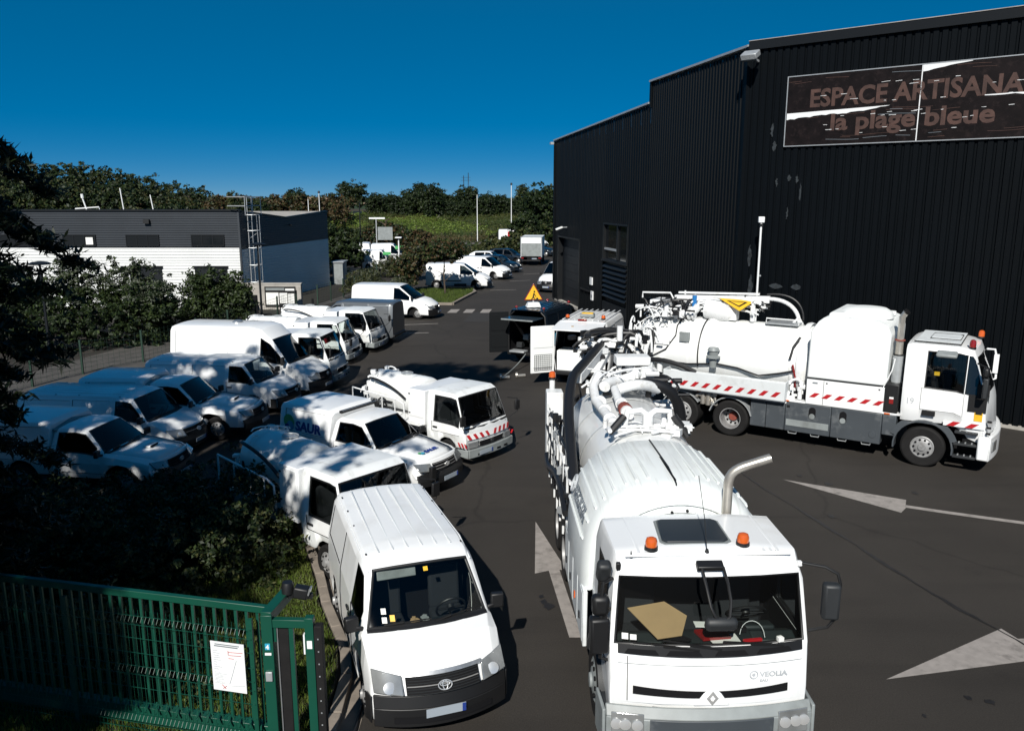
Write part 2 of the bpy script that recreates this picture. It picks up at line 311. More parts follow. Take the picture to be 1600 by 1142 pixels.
# ---------------------------------------------------------------- vehicle shells
KEYS = ('ws', 'w', 'wb', 'yt', 'yr', 'zb', 'zm', 'zs', 'zt', 'zr', 'zc', 'bow')
def station_interp(sts, x):
    for a, b in zip(sts, sts[1:]):
        if a[0] <= x <= b[0]:
            t = (x - a[0]) / (b[0] - a[0]) if b[0] > a[0] else 0
            return [x] + [a[i] + (b[i] - a[i]) * t for i in range(1, 13)]
    return list(sts[0] if x < sts[0][0] else sts[-1])
def shell(parent, sts, wheels=(), arch=.40, wr=.33, paint='white', glass=None, panels=(), lining=True, caps=(True, True), bevel=.014, name='body', glassmat='glass', seal='plastic', omit=()):
    """sts: rows (x, ws,w,wb,yt,yr, zb,zm,zs,zt,zr,zc, bow) from rear to front"""
    ex = lambda L_: [g[:4] + ((s_,),) + g[5:] for g in L_ for s_ in g[4]] if 0 else [h for g in L_ for h in ([g] if g[0] == 'cap' or 7 in g[3] else [g[:4] + ((s_,),) + g[5:] for s_ in g[4]])]
    glass, panels = ex(glass or []), ex(panels); xs = set(s[0] for s in sts)
    for wx in wheels:
        for d in (-1.04, -1, -.87, -.6, -.25, .25, .6, .87, 1, 1.04): xs.add(round(wx + d * arch, 4))
    for g in list(glass or []) + list(panels):
        if g[1] != 'cap': xs.add(g[1]); xs.add(g[2])
    xs = sorted(x for x in xs if sts[0][0] <= x <= sts[-1][0])
    rows = []
    for x in xs:
        s = station_interp(sts, x); _, ws, w, wb, yt, yr, zb, zm, zs, zt, zr, zc, bow = s
        lift = zb
        for wx in wheels:
            d = abs(x - wx)
            if d <= arch + 1e-4: lift = max(lift, wr + math.sqrt(max(arch * arch - d * d, 0)))
        P = [(ws, lift), (ws + .015, max(zb + .12, lift + .012)), (w, max(zm, lift + .03)), (wb, zs), (yt, zt), ((yt * .35 + yr * .65), zr - (zr - zt) * .18), (yr, zr), (yr * .55, zr + (zc - zr) * .75), (0, zc)]
        wm = max(w, .1)
        rows.append([(x - bow * (abs(y) / wm)**2, y, z) for y, z in P])
    n = 9; bm = bmesh.new(); lay = bm.faces.layers.int.new('grp'); V = {}
    for i, r in enumerate(rows):
        for j, p in enumerate(r):
            for sd_ in ((1, -1) if j < n - 1 else (1,)):
                v = bm.verts.new((p[0], p[1] * sd_, p[2])); V[i, j, sd_] = v
                if j == n - 1: V[i, j, -1] = v
    F = {}
    for i in range(len(rows) - 1):
        for j in range(n - 1):
            for sd_ in (1, -1):
                q = [V[i, j, sd_], V[i + 1, j, sd_], V[i + 1, j + 1, sd_], V[i, j + 1, sd_]]
                if sd_ == -1: q.reverse()
                F[i, j, sd_] = bm.faces.new(q)
    for e, c in ((0, caps[0]), (len(rows) - 1, caps[1])):
        if c:
            loop = [V[e, j, 1] for j in range(n)] + [V[e, j, -1] for j in reversed(range(n - 1))]
            if e: loop.reverse()
            F['cap', e] = bm.faces.new(loop)
    bmesh.ops.recalc_face_normals(bm, faces=bm.faces)
    made = []
    def grab(x0, x1, js, sides):
        return [F[i, j, s_] for i in range(len(rows) - 1) for j in js for s_ in sides if xs[i] >= x0 - 1e-4 and xs[i + 1] <= x1 + 1e-4 and (i, j, s_) in F and F[i, j, s_].is_valid]
    outs = []
    gid = 0
    for (nm, x0, x1, js, sides, mt, th, dep) in (glass or []) + list(panels):
        fs = grab(x0, x1, js, sides) if x0 != 'cap' else [F['cap', 0 if x1 == 'rear' else len(rows) - 1]]
        if not fs: continue
        gid += 1
        res = bmesh.ops.inset_region(bm, faces=fs, thickness=th, depth=0, use_even_offset=True, use_boundary=True)
        for f in res['faces']: f.material_index = 2 if mt in ('glass', 'clear', 'darkglass') else 0
        if mt not in ('glass', 'clear', 'darkglass'):
            res = bmesh.ops.inset_region(bm, faces=fs, thickness=.008, depth=-.012, use_even_offset=True)
            for f in res['faces']: f.material_index = 3
        for f in fs: f[lay] = gid
        outs.append((gid, nm, mt))
    for g, nm, mt in outs:
        fs = [f for f in bm.faces if f[lay] == g]
        if nm in omit:
            bmesh.ops.delete(bm, geom=fs, context='FACES'); continue
        b2 = bmesh.new(); mp = {}
        for f in fs:
            for v in f.verts:
                if v not in mp: mp[v] = b2.verts.new(v.co)
            b2.faces.new([mp[v] for v in f.verts])
        bmesh.ops.delete(bm, geom=fs, context='FACES')
        me = bpy.data.meshes.new(nm); 
        if mt not in ('glass', 'clear'): bmesh.ops.translate(b2, verts=b2.verts, vec=(0, 0, 0))
        b2.to_mesh(me); b2.free(); me.materials.append(M[glassmat] if mt == 'glass' else M[mt]); 
        if mt not in ('glass', 'clear', 'darkglass'): me.materials.append(M['lining'])
        me.polygons.foreach_set('use_smooth', [True] * len(me.polygons)); me.set_sharp_from_angle(angle=R(35))
        o = link(bpy.data.objects.new(nm, me), parent); made.append(o)
        if mt not in ('glass', 'clear', 'darkglass'):
            if nm != 'bonnet': me.polygons.foreach_set('use_smooth', [False] * len(me.polygons))
            s_ = o.modifiers.new('thick', 'SOLIDIFY'); s_.thickness = .02; s_.offset = -1; s_.material_offset = 1; s_.material_offset_rim = 0
    me = bpy.data.meshes.new(name); bm.to_mesh(me); bm.free()
    for m in (M[paint], M['lining'], M[seal], M['lining']): me.materials.append(m)
    me.polygons.foreach_set('use_smooth', [True] * len(me.polygons)); me.set_sharp_from_angle(angle=R(40))
    o = link(bpy.data.objects.new(name, me), parent)
    if bevel:
        b = o.modifiers.new('bevel', 'BEVEL'); b.width = bevel; b.segments = 2; b.limit_method = 'ANGLE'; b.angle_limit = R(38)
    if lining:
        s_ = o.modifiers.new('thick', 'SOLIDIFY'); s_.thickness = .03; s_.offset = -1; s_.material_offset = 1; s_.material_offset_rim = 0
    wn_ = o.modifiers.new('normals', 'WEIGHTED_NORMAL'); wn_.keep_sharp = True
    return o
def wheel(parent, x, y, r=.33, w=.2, rimr=.2, rimmat='rim', hub=None, front=True, segs=28):
    s = 1 if y > 0 else -1
    T = Matrix.Translation((x, y, r)) @ Matrix.Rotation(s * math.pi / 2, 4, 'Z')   # local +x points outwards
    t = MB().lathe([(rimr, -w), (r * .9, -w), (r * .98, -w * .9), (r, -w * .75), (r, -w * .2), (r * .98, -.03), (r * .9, 0), (rimr * 1.06, -.005), (rimr, -.03), (rimr, -w)], T, segs, cap=False)
    tt = t.build('wheel', M['rubber'], parent)
    m = MB()
    if front:
        m.lathe([(rimr, -.02), (rimr * .92, -.01), (rimr * .88, -.035), (rimr * .55, .012), (rimr * .34, .02), (rimr * .30, .05), (rimr * .1, .055)], T, segs)
    else:
        m.lathe([(rimr * .99, -.01), (rimr * .92, -.012), (rimr * .86, -w * .55), (rimr * .5, -w * .6), (rimr * .42, -w * .58), (.004, -w * .58)], T, segs, cap=False)
    m.build('rim', M[rimmat], tt)
    h = MB()
    k = 8 if r < .45 else 10
    for a in range(k):
        t_ = 2 * math.pi * a / k; rr = rimr * .68; hx = -.012 if front else -w * .57
        h.cbox((0, 0, 0), (0, 0, 0)) if False else None
        T2 = T @ Matrix.Translation((hx + .012, rr * math.cos(t_), rr * math.sin(t_)))
        h.lathe([(rimr * .10, -.01), (rimr * .10, .012)], T2, 8)
    h.build('rim_hole', M['lining'], tt)
    if hub: MB().lathe([(rimr * .42, -.04), (rimr * .40, .02), (rimr * .2, .035)], T @ Matrix.Translation((.0 if front else -w * .5, 0, 0)), 18).build('hub', M[hub], tt)
    return tt
def fsheet(ys, zlo, zhi, x, bow, w, lean=0, th=.02, off=0):
    """sheet on a curved vehicle front; x at centre, bow backwards towards the sides, lean = x shift of the top edge"""
    f = lambda v, y: v(y) if callable(v) else v
    lo = [(x + off - bow * (abs(y) / w)**2, y, f(zlo, y)) for y in ys]; hi = [(x + off + lean - bow * (abs(y) / w)**2, y, f(zhi, y)) for y in ys]
    return lo, hi, th
def lin(a, b, n): return [a + (b - a) * k / (n - 1) for k in range(n)]
def mirror_arm(parent, x, y, z, s, size=(.10, .16, .2), m='plastic', armto=None):
    """door mirror: housing on a short foot"""
    mb = MB(); mb.cbox((x, y + s * (.035 + size[1] / 2), z + .04), size, rz=s * -.15); mb.beam((x + .04, y - s * .03, z - .03), (x + .01, y + s * .14, z + .0), .05, .06)
    o = mb.build('wing_mirror', M[m], parent, bevel=.02)
    return o
def seats(parent, x, z, ys, m='seat'):
    mb = MB()
    for y in ys:
        mb.cbox((x, y, z), (.48, .46, .14)); mb.cbox((x - .27, y, z + .35), (.13, .44, .62), ry=-.15); mb.cbox((x - .34, y, z + .74), (.09, .24, .16), ry=-.12)
    return mb.build('seat', M[m], parent, bevel=.04)
def steering(parent, x, y, z, tilt=.5, r=.2):
    mb = MB(); T = Matrix.Translation((x, y, z)) @ Matrix.Rotation(tilt, 4, 'Y')
    pts = [T @ Vector((0, r * math.cos(a), r * math.sin(a))) for a in [2 * math.pi * k / 20 for k in range(21)]]
    mb.tube(pts, .016, 6, caps=False); mb.tube([T @ Vector((0, -r, 0)), T @ Vector((0, r, 0))], .015, 6); mb.tube([T @ Vector((0, 0, 0)), T @ Vector((0, 0, -r))], .015, 6)
    mb.lathe([(.055, -.03), (.05, .02)], T, 12)
    return mb.build('steering_wheel', M['plastic'], parent)
def dash(parent, x0, x1, w, z, m='dash'):
    mb = MB(); mb.slab([(x0, z - .3), (x1, z - .3), (x1, z - .02), (x0 + .15, z + .03), (x0, z - .05)], -w, w)
    return mb.build('dashboard', M[m], parent, bevel=.03)
def wiper(parent, p, q, h=.0):
    mb = MB(); p = Vector(p); q = Vector(q); mb.beam(p, q, .014, .014); mb.beam(p + Vector((0, 0, .0)), p + (q - p) * .4 + Vector((.02, 0, .02)), .025, .02)
    return mb.build('wiper', M['plastic'], parent)
def plate(parent, x, y, z, s=1, w=.5, h=.11, m='plate', ry=0):
    mb = MB(); mb.cbox((x, y, z), (.012, w, h), ry=ry); o = mb.build('number_plate', M[m], parent)
    mb = MB(); mb.cbox((x + s * .008, y + w * .45, z), (.004, w * .09, h * .96), ry=ry); mb.build('blue_band', M['blue'], o); return o
def beacon(parent, x, y, z, r=.065, h=.13, m='amber', name='beacon'):
    b = MB(); b.lathe([(r * 1.15, 0), (r * 1.1, .045)], Matrix.Translation((x, y, z)) @ Matrix.Rotation(-math.pi / 2, 4, 'Y'), 14)
    o = b.build(name, M['plastic'], parent)
    b = MB(); b.lathe([(r, .045), (r, h * .7), (r * .8, h * .95), (r * .3, h * 1.05)], Matrix.Translation((x, y, z)) @ Matrix.Rotation(-math.pi / 2, 4, 'Y'), 14)
    b.build('beacon_lens', M[m], o); return o
def handle(parent, x, y, z, L=.16, m='plastic'):
    return MB().cbox((x, y, z), (L, .03, .04)).build('door_handle', M[m], parent, bevel=.01)
def fuzz(mb, c, r, n, tr=.012, seed=0):      # tangle of small pipes and fittings
    rn = random.Random(seed)
    for k in range(n):
        a = Vector([rn.uniform(-1, 1) * r[i] + c[i] for i in range(3)]); b = Vector([rn.uniform(-1, 1) * r[i] + c[i] for i in range(3)])
        if rn.random() < .45: mb.tube(bez(a, a + Vector((0, 0, r[2] * .8)), b + Vector((0, 0, r[2] * .6)), b, 6), tr * rn.uniform(.7, 1.8), 6)
        elif rn.random() < .5: mb.cbox(a, (rn.uniform(.04, .16), rn.uniform(.04, .16), rn.uniform(.04, .14)), rz=rn.random() * 3)
        else:
            d = rn.choice([(1, 0, 0), (0, 1, 0), (0, 0, 1)]); mb.tube([a, a + Vector(d) * rn.uniform(.1, .35)], tr * rn.uniform(1.5, 3.2), 8)

# ---------------------------------------------------------------- light vehicles (front bumper at local x = 0, heading +x)
BOTH = (1, -1)
def van(label, group=None, kind='bonnet', paint='white', detail=1, cat='van', name='panel_van', glassmat='glass', extras=()):
    """panel vans of several builds"""
    t = root(name, label, cat, group=group)
    if kind == 'bonnet':      # semi-bonneted van
        L, wf, wr_, wrd = 4.8, -.86, -3.9, .33
        rows = [(-4.80, .84, .86, .84, .71, .60, .34, .80, 1.17, 1.68, 1.78, 1.82, .05), (-4.72, .87, .89, .87, .75, .64, .31, .8, 1.17, 1.71, 1.83, 1.875, 0),
                (-2.15, .88, .90, .88, .76, .66, .28, .8, 1.16, 1.73, 1.86, 1.905, 0), (-1.62, .88, .90, .88, .75, .65, .28, .8, 1.15, 1.72, 1.83, 1.875, .05), (-1.38, .88, .90, .88, .74, .64, .28, .8, 1.14, 1.69, 1.77, 1.80, .10),
                (-.78, .88, .90, .87, .84, .80, .28, .78, 1.08, 1.11, 1.14, 1.19, .25), (-.45, .87, .895, .865, .80, .72, .28, .75, 1.00, 1.03, 1.08, 1.12, .25),
                (-.12, .85, .87, .83, .78, .68, .28, .70, .78, .82, .87, .90, .26), (-.05, .84, .86, .82, .76, .66, .27, .58, .66, .70, .74, .77, .27), (0, .82, .84, .80, .74, .64, .27, .44, .50, .56, .60, .62, .28)]
        hx, cx, bx, sx = -1.38, -.78, -1.98, -3.15
        ws_glass = ('windscreen', hx, cx, (6, 7), BOTH, 'glass', .035, 0); roofz = 1.87
    elif kind == 'high':
        L, wf, wr_, wrd = 5.9, -1.0, -4.65, .36
        rows = [(-5.90, .90, .94, .92, .80, .68, .36, .9, 1.35, 2.36, 2.52, 2.56, .05), (-5.78, .94, .97, .95, .84, .72, .34, .9, 1.35, 2.4, 2.58, 2.62, 0),
                (-2.6, .94, .98, .96, .84, .72, .32, .9, 1.33, 2.4, 2.62, 2.67, 0), (-2.15, .94, .98, .96, .82, .70, .32, .9, 1.33, 2.26, 2.52, 2.58, .05), (-1.72, .94, .98, .95, .78, .68, .32, .9, 1.32, 2.0, 2.16, 2.2, .14),
                (-.92, .94, .97, .93, .88, .82, .32, .88, 1.22, 1.26, 1.30, 1.36, .28), (-.5, .92, .95, .90, .84, .76, .32, .84, 1.10, 1.13, 1.17, 1.23, .28),
                (-.12, .90, .93, .87, .8, .70, .30, .72, .84, .90, .95, .99, .30), (0, .86, .88, .84, .76, .66, .30, .5, .56, .62, .66, .68, .3)]
        hx, cx, bx, sx = -1.72, -.92, -2.25, -3.5
        ws_glass = ('windscreen', hx, cx, (6, 7), BOTH, 'glass', .04, 0); roofz = 2.6
    else:                     # 'cabin-forward' van with short steep bonnet
        L, wf, wr_, wrd = 4.78, -.93, -4.03, .33
        rows = [(-4.78, .88, .91, .89, .78, .66, .34, .8, 1.15, 1.74, 1.84, 1.87, .04), (-4.70, .91, .94, .92, .82, .70, .30, .8, 1.15, 1.78, 1.90, 1.94, 0),
                (-2.35, .92, .95, .93, .82, .70, .28, .8, 1.14, 1.80, 1.92, 1.96, 0), (-1.95, .92, .95, .93, .80, .69, .28, .8, 1.13, 1.76, 1.86, 1.90, .08), 
                (-.95, .91, .94, .91, .84, .78, .28, .8, 1.07, 1.12, 1.16, 1.24, .30), (-.5, .90, .93, .88, .80, .70, .28, .76, .96, 1.0, 1.05, 1.12, .3),
                (-.12, .88, .90, .84, .76, .66, .26, .62, .74, .78, .84, .88, .32), (0, .84, .86, .80, .72, .62, .26, .42, .50, .54, .58, .6, .33)]
        hx, cx, bx, sx = -1.95, -.95, -2.42, -3.6
        ws_glass = ('windscreen', hx, cx, (5, 6, 7), BOTH, 'glass', .035, 0); roofz = 1.93
    sgl = ('side_window', bx + .12, cx - (.22 if kind != 'cab' else .3), (3,), BOTH, 'glass', .03, 0)
    glass = [ws_glass, sgl]
    pan = [('door', bx + .04, wf - .48, (1, 2), BOTH, paint, .002, 0), ('sliding_door', sx, bx - .04, (1, 2, 3), BOTH if kind != 'high' else (-1,), paint, .002, 0), ('rear_panel', -L + .16, sx - .04, (3,), BOTH, paint, .03, 0)]
    shell(t, rows, (wf, wr_), .40 if kind != 'high' else .43, wrd, paint, glass, pan, glassmat=glassmat)
    MB().box((-L + .1, -.72, .22), (-.25, .72, .62)).box((-L + .3, -.6, .62), (-1.7, .6, .64)).build('underbody', M['lining'], t, smooth=False)
    MB().cbox((bx - .12, 0, .95 if kind != 'high' else 1.3), (.04, 1.5, 1.0 if kind != 'high' else 1.7)).build('bulkhead', M['lining'], t)
    hi = kind == 'high'
    dash(t, cx - .45, cx + .12, .74, (1.08 if not hi else 1.25))
    seats(t, bx + .35, .85 if not hi else 1.0, (-.42, .42)); steering(t, cx - .48, .38, 1.12 if not hi else 1.3)
    for wx in (wf, wr_):
        for y in (-.9, .9):
            wheel(t, wx, y * (.98 if not hi else 1.02), wrd, .2, wrd * .6)
    # front
    bow = {'bonnet': .27, 'high': .3}.get(kind, .32); wv = {'bonnet': .85, 'high': .89}.get(kind, .88)
    ys = lin(-wv, wv, 17)
    mb = MB()
    if kind == 'bonnet':
        lo, hi_, th = fsheet(ys, .22, .46, .055, bow, wv, th=.05); mb.strip(lo, hi_, -.07)
        lo, hi_, th = fsheet(ys, .46, .62, .055, bow, wv, lean=-.045); mb.strip(lo, hi_, -.05)
        for s in BOTH: mb.strip([(-.27, s * .86, .24), (-.46, s * .90, .26)], [(-.27, s * .86, .60), (-.46, s * .90, .60)], .02 * s)
        mb.build('bumper', M['plastic'], t, bevel=.012)
        mb = MB(); lo, hi_, _ = fsheet(lin(-.62, .62, 9), .28, .36, .067, bow, wv); mb.strip(lo, hi_, .008); mb.build('air_intake', M['lining'], t)
        mb = MB(); lo, hi_, _ = fsheet(lin(-.46, .46, 11), .63, .83, .03, bow, wv, lean=-.13); mb.strip(lo, hi_, .015); g = mb.build('grille', M['lining'], t)
        for k in range(7):
            z = .645 + k * .028; mb = MB(); lo, hi_, _ = fsheet(lin(-.45, .45, 11), z, z + .011, .062 - (z - .63) * .65, bow, wv); mb.strip(lo, hi_, .006); mb.build('slat', M['chrome' if k == 3 else 'greyplastic'], g)
        mb = MB(); lo, hi_, _ = fsheet(lin(-.49, .49, 11), .825, .865, -.07, bow, wv, lean=-.035); mb.strip(lo, hi_, .045); mb.build('grille_trim', M['alu'], t)
        T = Matrix.Translation((.02, 0, .725)) @ Matrix.Rotation(-.5, 4, 'Y')
        mb = MB()
        for a, b in ((.085, .058), (.03, .056), (.06, .022)): mb.tube([T @ Vector((.012, a * math.cos(u), b * math.sin(u) + (.014 if b == .022 else 0))) for u in [2 * math.pi * k / 20 for k in range(21)]], .007, 6, caps=False)
        mb.build('badge', M['chrome'], t)
        for s in BOTH:
            mb = MB(); y0, y1 = .50, .835
            yy = lin(y0, y1, 7)
            lo = [(.035 - bow * (y / wv)**2 + .005, s * y, .635 + (y - y0) * .08) for y in yy]; hi_ = [(-.09 - bow * (y / wv)**2 - (y - y0) * .30, s * y, .845 + (y - y0) * .10) for y in yy]
            mb.strip(lo, hi_, .03 * s * 1); o = mb.build('headlight', M['lens'], t, bevel=.01)
            mb = MB(); c = (.0 - bow * (.66 / wv)**2 + .02, s * .66, .73); mb.lathe([(.07, 0), (.075, .012), (.03, .02)], Matrix.Translation(c) @ Matrix.Rotation(-.6, 4, 'Y'), 16); mb.build('lamp_reflector', M['chrome'], o)
        plate(t, .072, -.0, .41)
    else:
        z1 = .62 if hi else .58
        mb.strip(*fsheet(ys, .2, .42, .05, bow, wv)[:2], -.06); mb.strip(*fsheet(ys, .42, z1, .05, bow, wv, lean=-.05)[:2], -.05)
        mb.build('bumper', M['plastic'], t, bevel=.012)
        zt = .90 if hi else .76
        mb = MB(); lo, hi_, _ = fsheet(lin(-.40, .40, 9), z1 + .03, zt, .02, bow, wv, lean=-.09); mb.strip(lo, hi_, .02); g = mb.build('grille', M['lining'], t)
        for k in range(4):
            z = z1 + .05 + k * .055; mb = MB(); lo, hi_, _ = fsheet(lin(-.38, .38, 9), z, z + .018, .058 - (z - z1) * .45, bow, wv); mb.strip(lo, hi_, .006); mb.build('slat', M['greyplastic'], g)
        MB().lathe([(.075, -.01), (.07, .015)], Matrix.Translation((.03, 0, (z1 + zt) / 2 + .03)), 16).build('badge', M['chrome'], t)
        for s in BOTH:
            mb = MB(); y0, y1 = .42, .82; yy = lin(y0, y1, 7)
            lo = [(.0 - bow * (y / wv)**2 + .02, s * y, z1 + .03 + (y - y0) * .12) for y in yy]; hi_ = [(-.10 - bow * (y / wv)**2 - (y - y0) * .45, s * y, zt + (y - y0) * .22) for y in yy]
            mb.strip(lo, hi_, .03 * s); mb.build('headlight', M['lens'], t, bevel=.01)
        plate(t, .06, 0, .40)
        for s in BOTH:
            MB().box((sx - .6, s * .955, .62), (bx + .2, s * .975, .68)).build('side_moulding', M['plastic'], t) if not hi else None
    # scuttle, wipers, mirrors, handles
    mb = MB(); w2 = rows[[i for i, r in enumerate(rows) if r[0] == cx][0]]
    zc = w2[11]; zr = w2[10]; yr = w2[5]; bw = w2[12]; wm = w2[2]
    row = lambda dx, dz: [(cx + dx - bw * (abs(y) / wm)**2, y, zr + (zc - zr) * (1 - (abs(y) / yr)**2) + dz) for y in lin(-yr, yr, 11)]
    mb.strip(row(.0, .012), row(.07, -.012), .012); mb.build('cowl_grille', M['plastic'], t)
    for y0, y1 in ((-.62, .02), (.02, .60)):
        wiper(t, (cx - .0 - bw * (y0 / wm)**2, y0 + .04, zc + .01), (cx - .07 - bw * (y1 / wm)**2 + .05, y1, zc + .045))
    for s in BOTH:
        mirror_arm(t, cx - .28, s * (.86 if not hi else .92), (1.18 if not hi else 1.38), s, (.11, .17, .20 if not hi else .3))
        handle(t, bx + .14, s * (.905 if kind == 'bonnet' else .955), .98); handle(t, sx + .12 if 0 else bx - .16, s * (.905 if kind == 'bonnet' else .955), .98)
        mb = MB(); mb.cbox((-L - .0 + .01, s * .78, 1.0), (.05, .12, .4)); mb.build('tail_light', M['redlens'], t)
    # rear doors
    mb = MB()
    mb.strip([(-L - .012, 0.008, .45), (-L - .012, .72, .45)], [(-L + .0, .008, roofz - .22), (-L + .02, .60, roofz - .22)], .015)
    mb.build('rear_door', M[paint], t, bevel=.01)
    mb = MB(); mb.strip([(-L - .012, -.72, .45), (-L - .012, -.008, .45)], [(-L + .02, -.60, roofz - .22), (-L, -.008, roofz - .22)], .015); mb.build('rear_door', M[paint], t, bevel=.01)
    MB().box((-L - .1, -.84, .3), (-L + .12, .84, .44)).build('rear_bumper', M['plastic'], t, bevel=.03)
    if kind == 'bonnet':
        for y in (-.5, -.3, -.1, .1, .3, .5):
            MB().beam((-4.6, y, 1.874 + .03 * (1 - (y / .6)**2)), (-1.75, y, 1.866 + .03 * (1 - (y / .6)**2)), .016, .010).build('roof_seam', M['oldwhite'], t)
        for s in BOTH:
            MB().tube([(-4.7, s * .70, 1.78), (-2.1, s * .715, 1.815), (-1.4, s * .69, 1.745)], .009, 6).build('rain_gutter', M[paint], t)
            for x in (-4.4, -3.7, -3.0, -2.3, -1.8): MB().cbox((x, s * .66, 1.845), (.05, .02, .012)).build('gutter_clip', M['plastic'], t)
    elif kind == 'high':
        MB().lathe([(.2, 0), (.19, .05), (.1, .1)], Matrix.Translation((-3.6, .0, 2.64)) @ Matrix.Rotation(-math.pi / 2, 4, 'Y'), 18).build('roof_vent', M['alu'], t)
    return t

def pickup(label, group=None, canopy='box', name='pickup_truck', sticker=False, scoop=False, lightbar=False):
    t = root(name, label, 'pickup', group=group)
    wf, wr_, r = -.95, -4.0, .37
    rows = [(-3.05, .82, .86, .86, .66, .55, .48, .85, 1.14, 1.56, 1.63, 1.66, .0), (-2.95, .82, .87, .86, .67, .57, .46, .85, 1.14, 1.6, 1.69, 1.73, 0), (-2.4, .82, .87, .86, .67, .58, .45, .85, 1.13, 1.62, 1.71, 1.75, .03),
            (-2.08, .82, .87, .86, .66, .58, .45, .85, 1.12, 1.57, 1.64, 1.67, .08), (-1.40, .82, .87, .84, .80, .75, .45, .85, 1.05, 1.08, 1.11, 1.17, .22), (-.95, .82, .88, .84, .78, .70, .45, .84, 1.01, 1.04, 1.07, 1.12, .2),
            (-.30, .80, .87, .82, .74, .64, .42, .78, .92, .95, .98, 1.02, .2), (-.10, .78, .84, .79, .72, .62, .42, .72, .84, .87, .90, .92, .2), (-.0, .76, .80, .77, .70, .6, .42, .55, .62, .66, .68, .7, .2)]
    glass = [('windscreen', -2.08, -1.40, (6, 7), BOTH, 'glass', .035, 0), ('side_window', -2.9, -1.62, (3,), BOTH, 'glass', .03, 0)]
    pan = [('door', -2.96, -1.45, (1, 2), BOTH, 'white', .002, 0), ('bonnet', -1.34, -.14, (6, 7), BOTH, 'white', .004, 0)]
    shell(t, rows, (wf,), .46, r, 'white', glass, pan)
    # load bed with canopy
    rows = [(-5.05, .78, .84, .84, .76, .70, .5, .85, 1.12, 1.72, 1.80, 1.84, 0), (-4.98, .80, .86, .86, .78, .72, .48, .85, 1.12, 1.76, 1.85, 1.88, 0), (-3.25, .80, .86, .86, .77, .70, .48, .85, 1.12, 1.78, 1.86, 1.89, 0), (-3.12, .80, .86, .86, .74, .62, .48, .85, 1.12, 1.70, 1.78, 1.80, 0)]
    pan = [('canopy_panel', -4.85, -3.3, (3,), BOTH, 'white', .03, 0), ('bed_side', -4.9, -3.2, (2,), BOTH, 'white', .01, 0)]
    shell(t, rows, (wr_,), .46, r, 'white', [], pan, name='canopy', bevel=.02)
    if not sticker:
        MB().strip([(-3.10, y, 1.66 + .13 * (1 - abs(y) / .7)) for y in lin(-.66, .66, 9)], [(-2.98, y, 1.62 + .13 * (1 - abs(y) / .7)) for y in lin(-.66, .66, 9)], .04).build('roof_seal', M['bumpgrey'], t)
    MB().box((-4.9, -.6, .35), (-.3, .6, .62)).build('chassis', M['lining'], t, smooth=False)
    MB().cbox((-2.98, 0, 1.15), (.04, 1.3, .8)).build('bulkhead', M['lining'], t)
    dash(t, -1.9, -1.38, .72, 1.04); seats(t, -2.5, .82, (-.38, .38)); steering(t, -1.88, .36, 1.06)
    for wx in (wf, wr_):
        for y in (-.85, .85): wheel(t, wx, y, r, .23, .21)
    bow, wv = .2, .82; ys = lin(-wv, wv, 15)
    mb = MB(); mb.strip(*fsheet(ys, .34, .52, .10, bow, wv)[:2], -.09); mb.strip(*fsheet(ys, .52, .66, .10, bow, wv, lean=-.06)[:2], -.06); mb.build('bumper', M['plastic'], t, bevel=.015)
    mb = MB(); mb.strip(*fsheet(lin(-.40, .40, 9), .68, .88, .045, bow, wv, lean=-.06)[:2], .02); g = mb.build('grille', M['lining'], t)
    for k in range(3):
        z = .70 + k * .07; MB().strip(*fsheet(lin(-.40, .40, 9), z, z + .03, .055 - (z - .7) * .3, bow, wv)[:2], -.02).build('slat', M['chrome' if sticker else 'greyplastic'], g)
    T = Matrix.Translation((.065, 0, .79)); mb = MB()
    for a, b in ((.08, .055), (.028, .053), (.055, .022)): mb.tube([T @ Vector((.012, a * math.cos(u), b * math.sin(u) + (.012 if b == .022 else 0))) for u in [2 * math.pi * k / 16 for k in range(17)]], .007, 5, caps=False)
    mb.build('badge', M['chrome'], t)
    for s in BOTH:
        yy = lin(.44, .77, 6); mb = MB()
        mb.strip([(.055 - bow * (y / wv)**2, s * y, .69 + (y - .44) * .15) for y in yy], [(-.04 - bow * (y / wv)**2 - (y - .44) * .35, s * y, .88 + (y - .44) * .06) for y in yy], .03 * s); mb.build('headlight', M['lens'], t, bevel=.01)
        mirror_arm(t, -1.62, s * .84, 1.12, s, (.1, .17, .18)); handle(t, -2.8, s * .875, 1.0)
        MB().cbox((-5.07, s * .78, .95), (.05, .12, .3)).build('tail_light', M['redlens'], t)
    if sticker: MB().cbox((.10, -.56, .70), (.10, .15, .34)).build('bumper_stop', M['plastic'], t, bevel=.01)  # upright black bumper stop beside the grille
    plate(t, .12, .1, .44)
    mb = MB(); row = lambda dx, dz: [(-1.40 + dx - .22 * (abs(y) / .87)**2, y, 1.11 + .06 * (1 - (abs(y) / .75)**2) + dz) for y in lin(-.74, .74, 11)]
    mb.strip(row(0, .012), row(.06, -.006), .012); mb.build('cowl_grille', M['plastic'], t)
    wiper(t, (-1.48, -.55, 1.165), (-1.44, .02, 1.215)); wiper(t, (-1.40, .04, 1.20), (-1.5, .55, 1.2))
    if scoop: MB().slab([(-.95, 1.09), (-.72, 1.08), (-.70, 1.15), (-.95, 1.11)], -.16, .16).build('bonnet_scoop', M['white'], t, bevel=.02); MB().cbox((-.695, 0, 1.115), (.01, .28, .045)).build('scoop_mouth', M['lining'], t)
